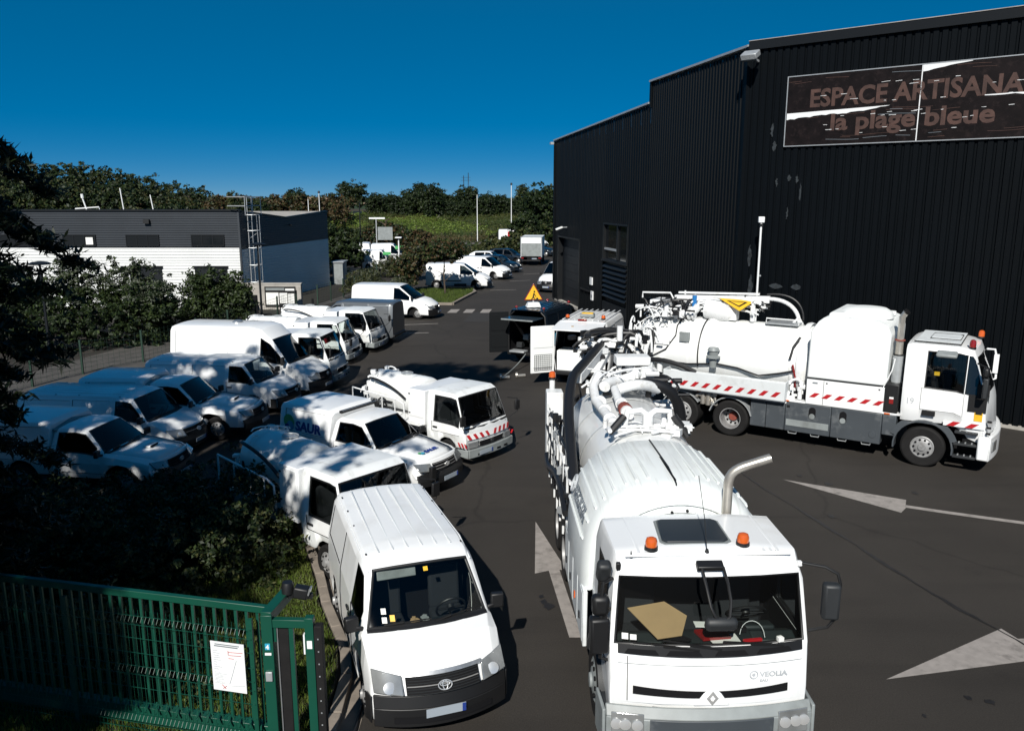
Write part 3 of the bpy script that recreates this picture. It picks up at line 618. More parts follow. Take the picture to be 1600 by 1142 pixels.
    if lightbar:
        mb = MB(); mb.cbox((-2.92, 0, 1.84), (.10, 1.25, .07)); o = mb.build('light_bar', M['plastic'], t, bevel=.01)
        MB().cbox((-2.885, 0, 1.872), (.02, 1.18, .012)).build('bar_cover', M['alu'], o)
    return t

def cabover_shell(t, paint='white', frontmat='white', openwin=True):
    rows = [(-1.58, .80, .84, .84, .76, .68, .52, .85, 1.14, 1.86, 1.96, 1.99, 0), (-1.50, .81, .86, .86, .78, .70, .50, .85, 1.14, 1.88, 1.99, 2.02, 0), (-.62, .81, .86, .86, .78, .72, .50, .85, 1.13, 1.88, 1.99, 2.02, .02),
            (-.42, .81, .86, .86, .77, .73, .5, .85, 1.12, 1.84, 1.90, 1.92, .06), (-.06, .81, .86, .85, .83, .81, .5, .85, 1.04, 1.08, 1.10, 1.13, .12), (.0, .80, .85, .84, .82, .79, .48, .80, .96, .99, 1.01, 1.03, .12),
            (.05, .80, .84, .82, .79, .74, .45, .56, .62, .65, .67, .69, .12)]
    glass = [('windscreen', -.42, -.06, (6, 7), BOTH, 'clear', .04, 0), ('side_window', -1.28, -.22, (3,), BOTH, 'glass', .04, 0)]
    pan = [('door', -1.36, -.20, (2,), BOTH, paint, .002, 0)]
    shell(t, rows, (-.78,), .40, .33, 'grimy' if paint == 'white' else paint, glass, pan, glassmat='clear')
def tank_truck(label, group=None, name='tank_truck', variant=0):
    """small cab-over truck carrying a jetting tank"""
    t = root(name, label, 'truck', group=group)
    cabover_shell(t)
    MB().box((-1.5, -.6, .4), (-.1, .6, .9)).build('engine_cover', M['lining'], t)
    MB().cbox((-1.47, 0, 1.4), (.03, 1.4, .9)).build('cab_rear_lining', M['lining'], t)
    dash(t, -.5, -.08, .74, 1.04); seats(t, -1.05, .95, (-.45, 0, .45)); steering(t, -.52, .4, 1.12, .9)
    for y in (-.84, .84):
        wheel(t, -.78, y, .33, .2, .2, front=True); wheel(t, -3.35, y, .33, .34, .2, front=False)
    # front
    ys = lin(-.84, .84, 11)
    mb = MB(); mb.strip(*fsheet(ys, .26, .50, .15, .1, .84)[:2], -.09)
    for s in BOTH: mb.strip([(.04, s * .85, .27), (-.34, s * .87, .3)], [(.04, s * .85, .5), (-.34, s * .87, .5)], .03 * s)
    mb.build('bumper', M['bumpgrey'], t, bevel=.02)
    for y in (-.5, -.2, .2, .5): MB().cbox((.155 - .1 * (y / .84)**2, y, .34), (.01, .14, .05)).build('bumper_slot', M['lining'], t)
    mb = MB(); mb.strip(*fsheet(lin(-.44, .44, 7), .53, .68, .075, .1, .84)[:2], .012); g = mb.build('grille', M['lining'], t)
    for k in range(4):
        z = .54 + k * .042; MB().strip(*fsheet(lin(-.44, .44, 7), z, z + .02, .085, .1, .84)[:2], -.02).build('slat', M['white'], g)
    MB().lathe([(.065, 0), (.06, .02)], Matrix.Translation((.09, 0, .61)), 16).build('badge', M['greyplastic'], t)
    for s in BOTH:
        yy = lin(.50, .80, 5); MB().strip([(.08 - .1 * (y / .84)**2, s * y, .53) for y in yy], [(.065 - .1 * (y / .84)**2, s * y, .69) for y in yy], .03 * s).build('headlight', M['lens'], t, bevel=.01)
        # large door mirror on an arm
        mb = MB(); mb.tube([(-.12, s * .84, 1.62), (.06, s * 1.05, 1.58), (.06, s * 1.07, 1.2), (-.1, s * .86, 1.02)], .012, 6); o = mb.build('mirror_arm', M['plastic'], t)
        MB().cbox((.05, s * 1.06, 1.38), (.07, .17, .28)).build('mirror', M['plastic'], o, bevel=.02)
        handle(t, -1.22, s * .87, .98)
    if variant in (0, 3):
        mb = MB(); mb.cur = 0; mb.strip(*fsheet(lin(-.8, .8, 9), .76, .92, .075, .12, .84, lean=-.035)[:2], -.004); b = mb.build('reflective_band', M['stripe_white'], t)
        mb = MB()
        for k in range(8):
            s = 1 if k >= 4 else -1; y = -.76 + k * .2 + (.02 if k > 3 else 0)
            f = lambda y_, z_, o=.012: (.075 + o - .12 * (abs(y_) / .84)**2 - (z_ - .76) * .22, y_, z_)
            mb.strip([f(y, .77), f(y + .09, .77)], [f(y + s * .07, .91), f(y + .09 + s * .07, .91)], .003)
        mb.build('red_stripe', M['red'], b)
        for s in BOTH:
            stripes(t, (-.30, s * .875, .56), (1, 0, 0), (0, 0, 1), .36, .12, 3, slant=s * .5)
    plate(t, .16, -.3, .38)
    mb = MB(); mb.strip([(-.03 - .12 * (y / .86)**2, y, 1.08) for y in lin(-.8, .8, 9)], [(-.01 - .12 * (y / .86)**2, y, 1.03) for y in lin(-.8, .8, 9)], .012); mb.build('cowl_grille', M['plastic'], t)
    wiper(t, (-.05, -.6, 1.13), (-.09, -.02, 1.17)); wiper(t, (-.04, .05, 1.14), (-.12, .6, 1.17))
    # chassis, box, tank, rails
    mb = MB()
    for s in BOTH: mb.box((-4.5, s * .36 - .05, .55), (-.3, s * .36 + .05, .75))
    mb.box((-4.6, -.84, .86), (-1.7, .84, .92)); mb.build('chassis', M['steelwhite'], t, bevel=.005)
    MB().box((-2.35, -.82, .92), (-1.66, .82, 1.93)).build('equipment_box', M['white'], t, bevel=.02)
    mb = MB(); mb.cbox((-2.0, -.825, 1.5), (.58, .015, .75)); b = mb.build('locker_door', M['white'], t, bevel=.006)
    for z in (1.22, 1.78): MB().cbox((-2.26, -.84, z), (.05, .02, .03)).build('hinge', M['plastic'], b)
    T = Matrix.Translation((0, 0, 1.50))
    MB().lathe([(.18, -4.62), (.40, -4.56), (.53, -4.44), (.56, -4.3), (.56, -2.5), (.53, -2.4), (.4, -2.36)], T, 32).build('tank', M['tankwhite'], t)
    mb = MB()
    for x in (-4.05, -2.85): mb.lathe([(.575, x - .02), (.575, x + .02)], T, 32, cap=False)
    mb.build('tank_band', M['tankwhite'], t)
    mb = MB(); mb.tube(arc((-3.3, 2.07), .16, 0, 360, 16, 'xy', 2.08) if 0 else [(-3.3 + .2 * math.cos(a), .14 * math.sin(a), 2.07 + .02) for a in [2 * math.pi * k / 16 for k in range(17)]], .014, 6, caps=False); mb.cbox((-3.3, 0, 2.06), (.3, .2, .04)); mb.build('tank_hatch', M['galv'], t)
    mb = MB(); fuzz(mb, (-4.35, 0, 1.85), (.3, .5, .18), 26, .014, 3 + variant); fuzz(mb, (-4.66, 0, 1.3), (.1, .6, .35), 22, .014, 9 + variant); mb.build('valve_fittings', M['steelwhite'], t)
    mb = MB(); mb.tube(bez((-4.3, -.55, 1.9), (-3.9, -.75, 2.0), (-3.4, -.6, 1.9), (-2.7, -.62, 1.5), 12), .035, 8); fuzz(mb, (-4.0, -.66, 1.15), (.5, .12, .18), 14, .02, 5 + variant); mb.build('hose', M['hose'], t)
    for s in BOTH:
        mb = MB(); z0, z1 = 1.0, 1.52; y = s * .86
        mb.tube([(-4.72, y, z0), (-4.72, y, z1 + .1), (-2.75, y, z1), (-2.48, y, z1 - .08), (-2.45, y, z0)], .022, 8)
        mb.tube([(-4.72, y, z0), (-2.45, y, z0)], .022, 8)
        for x in (-4.05, -3.4, -2.85): mb.tube([(x, y, z0), (x, y, z1 + .03)], .016, 6)
        mb.build('side_rail', M['steelwhite'], t)
        MB().box((-4.6, s * .84 - .01, .72), (-2.5, s * .84 + .01, .9)).build('side_board', M['oldwhite'], t)
        MB().cbox((-4.68, s * .7, .72), (.05, .2, .12)).build('tail_light', M['redlens'], t)
    return t

def small_car(label, paint='bluecar', group=None, name='parked_car'):
    t = root(name, label, 'car', group=group)
    rows = [(-4.05, .70, .78, .76, .62, .54, .35, .65, .85, .98, 1.02, 1.04, .08), (-3.95, .78, .84, .82, .64, .55, .3, .66, .90, 1.18, 1.24, 1.26, .05), (-3.55, .8, .86, .84, .64, .54, .25, .66, .93, 1.38, 1.44, 1.46, 0), (-2.3, .8, .87, .85, .64, .54, .24, .66, .92, 1.42, 1.49, 1.51, 0),
            (-1.85, .8, .87, .85, .63, .54, .24, .66, .91, 1.38, 1.43, 1.45, .08), (-1.10, .8, .87, .82, .76, .68, .24, .66, .87, .92, .95, 1.0, .2), (-.35, .78, .85, .78, .70, .6, .24, .6, .74, .78, .82, .86, .22), (-.0, .68, .74, .7, .6, .5, .26, .42, .52, .56, .58, .6, .26)]
    glass = [('windscreen', -1.85, -1.10, (6, 7), BOTH, 'glass', .04, 0), ('side_window', -2.35, -1.3, (3,), BOTH, 'glass', .035, 0), ('side_window', -3.4, -2.42, (3,), BOTH, 'glass', .035, 0), ('rear_window', -3.93, -3.6, (6, 7), BOTH, 'glass', .04, 0)]
    shell(t, rows, (-.8, -3.35), .36, .30, paint, glass, [('door', -2.4, -1.22, (1, 2), BOTH, paint, .002, 0)])
    MB().box((-3.9, -.7, .2), (-.2, .7, .5)).build('underbody', M['lining'], t); seats(t, -2.3, .6, (-.36, .36)); dash(t, -1.6, -1.1, .66, .86)
    for x in (-.8, -3.35):
        for y in (-.86, .86): wheel(t, x, y, .30, .19, .19, 'alu')
    for s in BOTH:
        yy = lin(.38, .66, 4); MB().strip([(.02 - .26 * (y / .72)**2, s * y, .54) for y in yy], [(-.10 - .26 * (y / .72)**2 - (y - .38) * .5, s * y, .70) for y in yy], .02 * s).build('headlight', M['lens'], t)
        MB().cbox((-3.99, s * .66, .86), (.08, .2, .16)).build('tail_light', M['redlens'], t); mirror_arm(t, -1.45, s * .84, .93, s, (.09, .15, .12), 'plastic')
    MB().strip(*fsheet(lin(-.66, .66, 9), .22, .44, .03, .25, .72)[:2], -.03).build('bumper', M[paint], t); plate(t, .045, 0, .36)
    MB().strip(*fsheet(lin(-.3, .3, 5), .44, .52, .03, .25, .72)[:2], .01).build('grille', M['lining'], t)
    return t
def box_truck(label):
    t = root('box_truck', label, 'truck')
    cabover_shell(t)
    MB().box((-1.5, -.7, .4), (-.1, .7, .9)).build('engine_cover', M['lining'], t); seats(t, -1.0, .95, (-.4, .4))
    MB().box((-6.0, -1.02, .95), (-1.75, 1.02, 3.0)).build('cargo_box', M['oldwhite'], t, bevel=.03)
    mb = MB()
    for s in BOTH: mb.box((-6.02, s * 1.02 - .04, .9), (-5.9, s * 1.02 + .04, 3.02))
    mb.box((-6.02, -1.04, 2.95), (-5.9, 1.04, 3.03)); mb.build('rear_frame', M['alu'], t)
    MB().box((-6.07, -.95, 1.0), (-6.03, .95, 2.28)).build('tail_lift', M['bumpgrey'], t, bevel=.01)
    MB().box((-6.06, -.95, 2.32), (-6.03, .95, 2.92)).build('roller_door', M['poly'], t, bevel=.01)
    MB().box((-5.9, -.4, .55), (-.5, .4, .95)).build('chassis', M['lining'], t); MB().box((-6.05, -.9, .5), (-5.9, .9, .62)).build('rear_bar', M['plastic'], t)
    for s in BOTH:
        MB().cbox((-6.08, s * .85, .82), (.05, .25, .12)).build('tail_light', M['redlens'], t)
        for x in (-.78, -4.6): wheel(t, x, s * .92, .36, .3 if x < -2 else .2, .2, front=x > -2)
    plate(t, -6.1, -.3, .75, -1)
    return t

def open_van(name, label, paint, L=5.0, hw=.98, ztop=2.3, black=False):
    """van seen from the rear with its doors open; heading +x, rear at x = -L"""
    t = root(name, label, 'van')
    z = ztop
    rows = [(-L, .90 * hw, .97 * hw, .95 * hw, .86 * hw, .78 * hw, .40, .9, 1.3, z - .22, z - .05, z - .02, 0), (-L + .1, .93 * hw, hw, .98 * hw, .88 * hw, .80 * hw, .36, .9, 1.3, z - .18, z - .03, z, 0), (-2.4, .93 * hw, hw, .98 * hw, .88 * hw, .8 * hw, .34, .9, 1.3, z - .18, z - .03, z, 0), (-1.95, .93 * hw, hw, .97 * hw, .84 * hw, .76 * hw, .34, .9, 1.28, z - .3, z - .15, z - .12, .08),
            (-.95, .92 * hw, .98 * hw, .94 * hw, .88 * hw, .82 * hw, .34, .85, 1.15, 1.2, 1.24, 1.32, .28), (-.12, .88 * hw, .92 * hw, .86 * hw, .78 * hw, .68 * hw, .32, .66, .8, .85, .9, .95, .3), (0, .84 * hw, .86 * hw, .8 * hw, .72 * hw, .62 * hw, .3, .45, .5, .56, .6, .64, .3)]
    glass = [('windscreen', -1.95, -.95, (6, 7), BOTH, 'glass', .04, 0), ('side_window', -2.3, -1.25, (3,), BOTH, 'glass', .03, 0)]
    pan = [('sliding_door', -3.7, -2.45, (1, 2, 3), BOTH, paint, .002, 0), ('rear_panel', -L + .2, -3.75, (3,), BOTH, paint, .03, 0)]
    shell(t, rows, (-.98, -L + .95), .40, .33, paint, glass, pan, caps=(False, True))
    for x in (-.98, -L + .95):
        for s in BOTH: wheel(t, x, s * hw * .97, .33, .2, .2)
    MB().box((-L + .02, -.9 * hw, .50), (-.6, .9 * hw, .56)).build('cargo_floor', M['lining'], t)
    MB().cbox((-2.5, 0, 1.3), (.04, 1.6 * hw, 1.6)).build('bulkhead', M['lining'], t); seats(t, -2.0, .95, (-.4, .4))
    MB().box((-L - .14, -.93 * hw, .36), (-L + .0, .93 * hw, .50)).build('rear_bumper', M['plastic'], t, bevel=.03)
    for s in BOTH: mirror_arm(t, -1.25, s * hw * .95, 1.3, s, (.11, .18, .26)); MB().strip([(-.05, s * .5, .68), (-.3, s * .8, .72)], [(-.2, s * .5, .88), (-.6, s * .82, .98)], .03 * s).build('headlight', M['lens'], t)
    MB().strip(*fsheet(lin(-.8, .8, 9), .25, .6, .05, .3, .86)[:2], -.05).build('bumper', M['plastic'], t, bevel=.01)
    return t

# ================================================================ THE SETTING
def smooth(t): t = np.clip(t, 0, 1); return t * t * (3 - 2 * t)
def heap(x, y): return 2.6 * np.exp(-(((x + 66) / 7)**2 + ((y - 262) / 10)**2)) + 1.9 * np.exp(-(((x + 54) / 8)**2 + ((y - 262) / 10)**2))
def hill_z(x, y):
    bank = 3.7 * smooth((y - 121) / 30)
    hill = 5.4 * smooth((-x - 38) / 60) * smooth((y - 100) / 60) * (1 - smooth((y - 180) / 50))
    mound = heap(x, y)
    rough = .16 * np.sin(x * .9 + y * .4) * np.sin(y * .7 - x * .3) * smooth((y - 124) / 6)
    return bank + hill + mound + rough - .12
def grid_mesh(name, xs, ys, fz, m, kind='structure', parent=None):
    X, Y = np.meshgrid(xs, ys); Z = fz(X, Y); v = np.stack([X, Y, Z], -1).reshape(-1, 3); nx = len(xs)
    f = [(j * nx + i, j * nx + i + 1, (j + 1) * nx + i + 1, (j + 1) * nx + i) for j in range(len(ys) - 1) for i in range(nx - 1)]
    me = bpy.data.meshes.new(name); me.from_pydata(v.tolist(), [], f); me.materials.append(m); me.polygons.foreach_set('use_smooth', [True] * len(f))
    o = link(bpy.data.objects.new(name, me), parent)
    if kind: o['kind'] = kind
    return o
grid_mesh('ground', [-700, -200, -60, 60, 200, 700], [-300, -60, 60, 200, 700, 1400], lambda x, y: x * 0 - .16 + 0 * y, M['soil'])
xs_ = np.concatenate([np.linspace(-300, -110, 20), np.linspace(-108, 45, 130), np.linspace(50, 300, 20)]); ys_ = np.concatenate([np.linspace(92, 165, 80), np.linspace(168, 300, 60), np.linspace(320, 900, 12)])
grid_mesh('hill', xs_, ys_, hill_z, M['grass_far'])
grid_mesh('sand_heap', np.linspace(-110, -30, 60), np.linspace(235, 275, 24), lambda x, y: hill_z(x, y) + np.where(heap(x, y) > .35, .05, -.4), M['sand'])
grid_mesh('scrub_slope', np.linspace(-120, -16, 60), np.linspace(128, 190, 24), lambda x, y: hill_z(x, y) + .06 - .8 * smooth((x + 30) / 14) - .5 * smooth((133 - y) / 5), M['scrub'])
def sheet(name, poly, z, m, kind='structure', parent=None):
    me = bpy.data.meshes.new(name); me.from_pydata([(x, y, z) for x, y in poly], [], [list(range(len(poly)))]); me.materials.append(m)
    o = link(bpy.data.objects.new(name, me), parent)
    if kind: o['kind'] = kind
    return o
sheet('car_park', [(-26, -40), (70, -40), (70, 92), (7, 92), (6.2, 112), (-60, 122), (-60, 62), (-26, 50)], 0, M['asphalt'])
sheet('asphalt_patch', [(-2.7, 44.2), (-.3, 44.2), (-1.0, 48.0), (-2.3, 48.0)], .004, M['tar'] if 0 else mat('patched_asphalt', (.0235, .0215, .020), .9, var=.15, vscale=8, bump=.4, bscale=60))
# painted markings -------------------------------------------------
def marking(name, poly, z=.005, label=None): return sheet(name, poly, z, M['roadpaint'])
marking('road_arrow', [(.50, 16.31), (1.02, 13.98), (.88, 14.04), (1.10, 11.67), (.90, 11.67), (.68, 14.0), (.42, 13.88)])
marking('road_arrow', [(6.61, 18.94), (8.98, 17.57), (8.84, 17.30), (8.74, 17.08), (8.51, 16.81)])
def band(pts, w):
    L, Rr = [], []
    for k, p in enumerate(pts):
        a = Vector(pts[max(k - 1, 0)]); b = Vector(pts[min(k + 1, len(pts) - 1)]); d = (b - a).normalized(); n = Vector((-d.y, d.x)) * w / 2
        L.append((p[0] + n.x, p[1] + n.y)); Rr.append((p[0] - n.x, p[1] - n.y))
    return L + Rr[::-1]
marking('lane_line', band([(8.79, 17.18), (9.4, 16.88), (10.1, 16.56), (10.84, 16.24), (11.8, 15.88), (13.0, 15.5)], .17))
marking('road_arrow', [(5.37, 10.54), (7.84, 11.94), (7.92, 11.63), (9.4, 11.75), (9.4, 11.3), (7.9, 11.05), (7.63, 11.0)])
for x in (-3.83, -2.90, -1.90): marking('crosswalk_stripe', [(x, 47.7), (x + .55, 47.7), (x + .68, 49.2), (x + .13, 49.2)])
for x0, y0, x1, y1 in ((-6.4, 43.0, -4.0, 43.6), (-6.4, 40.2, -4.2, 40.6), (-1.6, 59.3, .3, 59.6), (-.2, 65.6, 1.5, 66.4), (1.0, 71.5, 2.4, 72.3)):
    marking('parking_line', band([(x0, y0), (x1, y1)], .12))
for k in range(7): marking('road_dash', band([(-7.0 + k * 1.1, 118.0), (-6.45 + k * 1.1, 118.0)], 1.6), .005)
sheet('far_kerb', [(-9, 121.4), (4, 121.4), (4, 121.9), (-9, 121.9)], .03, M['concrete'])
# tar seam wandering over the yard, oil spots
sm = [(5.7, 19.6), (5.95, 18.2), (6.35, 16.9), (6.75, 15.5), (6.95, 14.6), (7.2, 13.5), (7.55, 12.5), (7.85, 11.6), (8.15, 10.9), (8.4, 10.2)]
pts = [(x + rng.uniform(-.03, .03), y) for x, y in sm]
pp = []
for a, b in zip(pts, pts[1:]):
    for k in range(5): pp.append((a[0] + (b[0] - a[0]) * k / 5 + rng.uniform(-.018, .018), a[1] + (b[1] - a[1]) * k / 5))
Lp, Rp = [], []
for k, (x, y) in enumerate(pp):
    w = .012 + .035 * abs(math.sin(k * .37)) * (1 if 8 < k < 32 else .4); Lp.append((x - w, y)); Rp.append((x + w, y))
sheet('asphalt_crack', Lp + Rp[::-1], .008, M['tar'])
for k, (x, y, r) in enumerate([(6.9, 16.6, .09), (7.6, 18.6, .10), (9.4, 18.0, .08), (6.3, 10.1, .05), (6.55, 10.0, .06), (5.5, 9.7, .035), (8.0, 10.3, .05), (.55, 12.8, .07), (.62, 12.65, .1), (.5, 13.0, .06), (7.1, 19.2, .06), (13.5, 19.8, .05), (5.2, 14.0, .08)]):
    sheet('oil_spot', [(x + r * rng.uniform(.5, 1.3) * math.cos(a), y + r * 1.2 * rng.uniform(.5, 1.3) * math.sin(a)) for a in np.linspace(0, 6.28, 12)[:-1]], .0085 + k * .0003, M['tar'])

# planted strip by the gate with its kerb --------------------------
kp = [(-5.6, 18.6), (-4.7, 16.6), (-4.0, 15.0), (-3.47, 13.65), (-3.12, 12.6), (-2.78, 11.8), (-2.52, 11.2), (-2.36, 10.5), (-2.33, 9.6), (-2.33, 8.6)]
plant_poly = [(-26, 18.2), (-14, 18.2), (-9, 18.6), (-5.75, 18.5)] + [(x - .12, y) for x, y in kp[1:]] + [(-2.45, 5.0), (-26, 5.0)]
sheet('planted_strip', plant_poly, .10, M['soil'])
kerb = bpy.data.objects.new('kerb', None); link(kerb); kerb['kind'] = 'structure'
acc = []
for a, b in zip(kp, kp[1:]):
    a, b = Vector(a), Vector(b); n = max(1, round((b - a).length / .62))
    for k in range(n): acc.append((a + (b - a) * k / n, a + (b - a) * (k + 1) / n))
for a, b in acc:
    d = (b - a); mid = (a + b) / 2; mb = MB(); mb.cbox((mid.x, mid.y, .055), (d.length - .018, .16, .15), rz=math.atan2(d.y, d.x)); mb.build('kerb_stone', M['kerb'], kerb, bevel=.012)
sheet('gutter', [(x + .08, y) for x, y in kp[1:]] + [(x + .34, y) for x, y in kp[1:]][::-1], .004, M['kerb'])
# dark curved line along the kerb, drawn as a thin black tube
hz = [(x + .30, y, .03) for x, y in kp[3:]]
hp = []
for a, b in zip(hz, hz[1:]):
    for k in range(5): hp.append(tuple(Vector(a).lerp(Vector(b), k / 5) + Vector((rng.uniform(-.01, .01), 0, 0))))
tag(MB().tube(hp, .022, 7).build('hose', M['hose']), 'thin black line lying in the gutter beside the kerb stones', 'hose')

# far grass island
isl = [(-9.5, 51.5), (-3.75, 51.2), (-2.6, 57.6), (-2.9, 59.2), (-9.5, 59.2)]
ki = bpy.data.objects.new('island_kerb', None); link(ki); ki['kind'] = 'structure'
for a, b in zip(isl[:4], isl[1:5]):
    a, b = Vector(a), Vector(b); n = max(1, round((b - a).length / 1.0))
    for k in range(n):
        p, q = a + (b - a) * k / n, a + (b - a) * (k + 1) / n; m_ = (p + q) / 2; MB().cbox((m_.x, m_.y, .07), ((q - p).length - .02, .18, .16), rz=math.atan2((q - p).y, (q - p).x)).build('kerb_stone', M['kerb'], ki)
sheet('island_grass', [(-9.5, 51.6), (-3.84, 51.3), (-2.72, 57.6), (-3.0, 59.1), (-9.5, 59.1)], .13, M['grass'])
sheet('verge', [(-16.2, 44), (-13.6, 44), (-11.0, 60), (-11.0, 76), (-14.0, 76), (-14.8, 60)], .03, M['soil'])
sheet('pavement', [(-20.0, 26), (-15.6, 26), (-13.2, 45), (-9.8, 60), (-11.4, 60), (-15.8, 45)], .012, mat('worn_pavement', (.06, .055, .05), .9, var=.2, vscale=2, bump=.3))

# ---------------------------------------------------------------- the big black warehouse
bld = root('warehouse', 'tall black ribbed metal warehouse with stepped roof line and faded sign', 'warehouse', (0, 0, 0))
P0 = Vector((14.8, 23.35)); D1 = Vector((.7507, -.6606)).normalized(); C0 = Vector((8.07, 29.27)); D2 = Vector((-.2095, .9778)).normalized()
N1 = Vector((-D1.y * -1, D1.x * -1)); N1 = Vector((D1.y, -D1.x)); N2 = Vector((-D2.y, D2.x))   # outward normals (towards the yard)
if N1.y > 0: N1 = -N1
if N2.x > 0: N2 = -N2
def clad_panel(o, d, nrm, t0, t1, z0, za, zb, m, ribs=4, depth=.045, parent=None, name='cladding_panel', rw=.35):
    """one trapezoidal steel sheet from t0 to t1 along d, top going from za to zb"""
    prof = []; w = (t1 - t0) / ribs
    for k in range(ribs):
        a = t0 + k * w; prof += [(a + .002, 0), (a + w * .60, 0), (a + w * .68, -depth), (a + w * .92, -depth)]
    prof.append((t1 - .004, 0)); v = []
    for t, e in prof:
        p = o + d * t + nrm * e; zt = za + (zb - za) * (t - t0) / (t1 - t0); v += [(p.x, p.y, z0), (p.x, p.y, zt)]
    f = [(2 * k, 2 * k + 2, 2 * k + 3, 2 * k + 1) for k in range(len(prof) - 1)]
    me = bpy.data.meshes.new(name); me.from_pydata(v, [], f); me.materials.append(m); return link(bpy.data.objects.new(name, me), parent)
W1 = 24
for k in range(W1): clad_panel(C0, D1, N1, k * 1.0, k * 1.0 + 1.0, .12, 11.62, 11.62, M['clad'], 4, .05, bld)
holes = {}   # side wall openings handled by leaving panels short
def side_panel(t0, t1, z0, za, zb): clad_panel(C0, D2, N2, t0, t1, z0, za, zb, M['clad2'], 4, .04, bld)
zs_top = lambda t: 11.62 if t < 8.9 else 10.72 - (t - 8.9) / 16.4 * .6
edges = [0, 1, 2, 3, 4, 5, 6, 7, 8, 8.9, 10.1, 11.4, 12.6, 13.9, 15.2, 16.2, 17.2, 18.3, 19.5, 20.7, 21.9, 23.1, 24.3, 25.25]
for a, b in zip(edges, edges[1:]):
    e = 1e-4 if a < 8.9 else .01
    za, zb = (11.62, 11.62) if b <= 8.9 else (zs_top(a + 1e-3) if a > 8.8 else 10.72, zs_top(b))
    if 11.3 < a < 15.1: side_panel(a, b, 5.32, za, zb)
    elif 19.4 < a < 24.2: side_panel(a, b, 4.22, za, zb)
    else: side_panel(a, b, .12, za, zb)
def on2(t, z, e=0): p = C0 + D2 * t + N2 * e; return Vector((p.x, p.y, z))
def on1(t, z, e=0): p = C0 + D1 * t + N1 * e; return Vector((p.x, p.y, z))
def boxon(fn, t0, t1, z0, z1, e0, e1, name, m, parent, bevel=0):
    mb = MB(); P = [fn(t0, z0, e0), fn(t1, z0, e0), fn(t1, z0, e1), fn(t0, z0, e1), fn(t0, z1, e0), fn(t1, z1, e0), fn(t1, z1, e1), fn(t0, z1, e1)]
    mb.v = [tuple(p) for p in P]; mb.f = [[3, 2, 1, 0], [4, 5, 6, 7], [0, 1, 5, 4], [1, 2, 6, 5], [2, 3, 7, 6], [3, 0, 4, 7]]; mb.m = [0] * 6
    return mb.build(name, m, parent, smooth=False, bevel=bevel)
# plinths, copings, corner flashings, back volume
boxon(on1, .0, 24, 0, .13, -.25, -.02, 'plinth', M['concrete'], bld)
boxon(on2, .0, 25.2, 0, .13, -.25, -.02, 'plinth', M['concrete'], bld)
boxon(on1, 0, 24, 11.58, 11.86, -.3, .09, 'roof_coping', M['trim'], bld); boxon(on1, 0, 24, 11.865, 11.885, -.3, .11, 'coping_edge', M['concrete'], bld)
def coping2(t0, t1, z0, z1, e=.1):
    mb = MB(); mb.v = [tuple(p) for p in (on2(t0, z0 - .03, -.3), on2(t1, z1 - .03, -.3), on2(t1, z1 - .03, e), on2(t0, z0 - .03, e), on2(t0, z0 + .05, -.3), on2(t1, z1 + .05, -.3), on2(t1, z1 + .05, e), on2(t0, z0 + .05, e))]
    mb.f = [[3, 2, 1, 0], [4, 5, 6, 7], [0, 1, 5, 4], [1, 2, 6, 5], [2, 3, 7, 6], [3, 0, 4, 7]]; mb.m = [0] * 6; return mb.build('roof_coping', M['galv'], bld, smooth=False)
coping2(.0, 9.0, 11.72, 11.72); coping2(9.0, 25.45, 10.80, 10.20)
boxon(on2, 8.85, 9.0, 10.6, 11.72, -.3, .06, 'step_flashing', M['clad'], bld)
boxon(on2, -.07, .09, .1, 11.7, -.02, .10, 'corner_flashing', M['clad'], bld); boxon(on2, 25.2, 25.34, .1, 10.15, -.4, .09, 'corner_flashing', M['clad'], bld)
boxon(on2, 25.3, 25.55, 9.95, 10.1, -.2, .3, 'gutter_end', M['galv'], bld)
mb = MB(); q = [C0 + D1 * 24, C0, C0 + D2 * 25.2, C0 + D2 * 25.2 + Vector((34, 8)), C0 + D1 * 24 + Vector((22, 20))]
q2 = [q[0] - N1 * .35, q[1] - (N1 + N2) * .2, q[2] - N2 * .35, q[3], q[4]]
mb.prism([(p.x, p.y) for p in q2], 0, 10.0); mb.build('inner_wall', M['clad'], bld, smooth=False)
boxon(on1, .1, 24, 9.5, 11.6, -.46, -.32, 'inner_wall', M['clad'], bld); boxon(on2, .1, 8.86, 9.5, 11.6, -.46, -.32, 'inner_wall', M['clad'], bld)
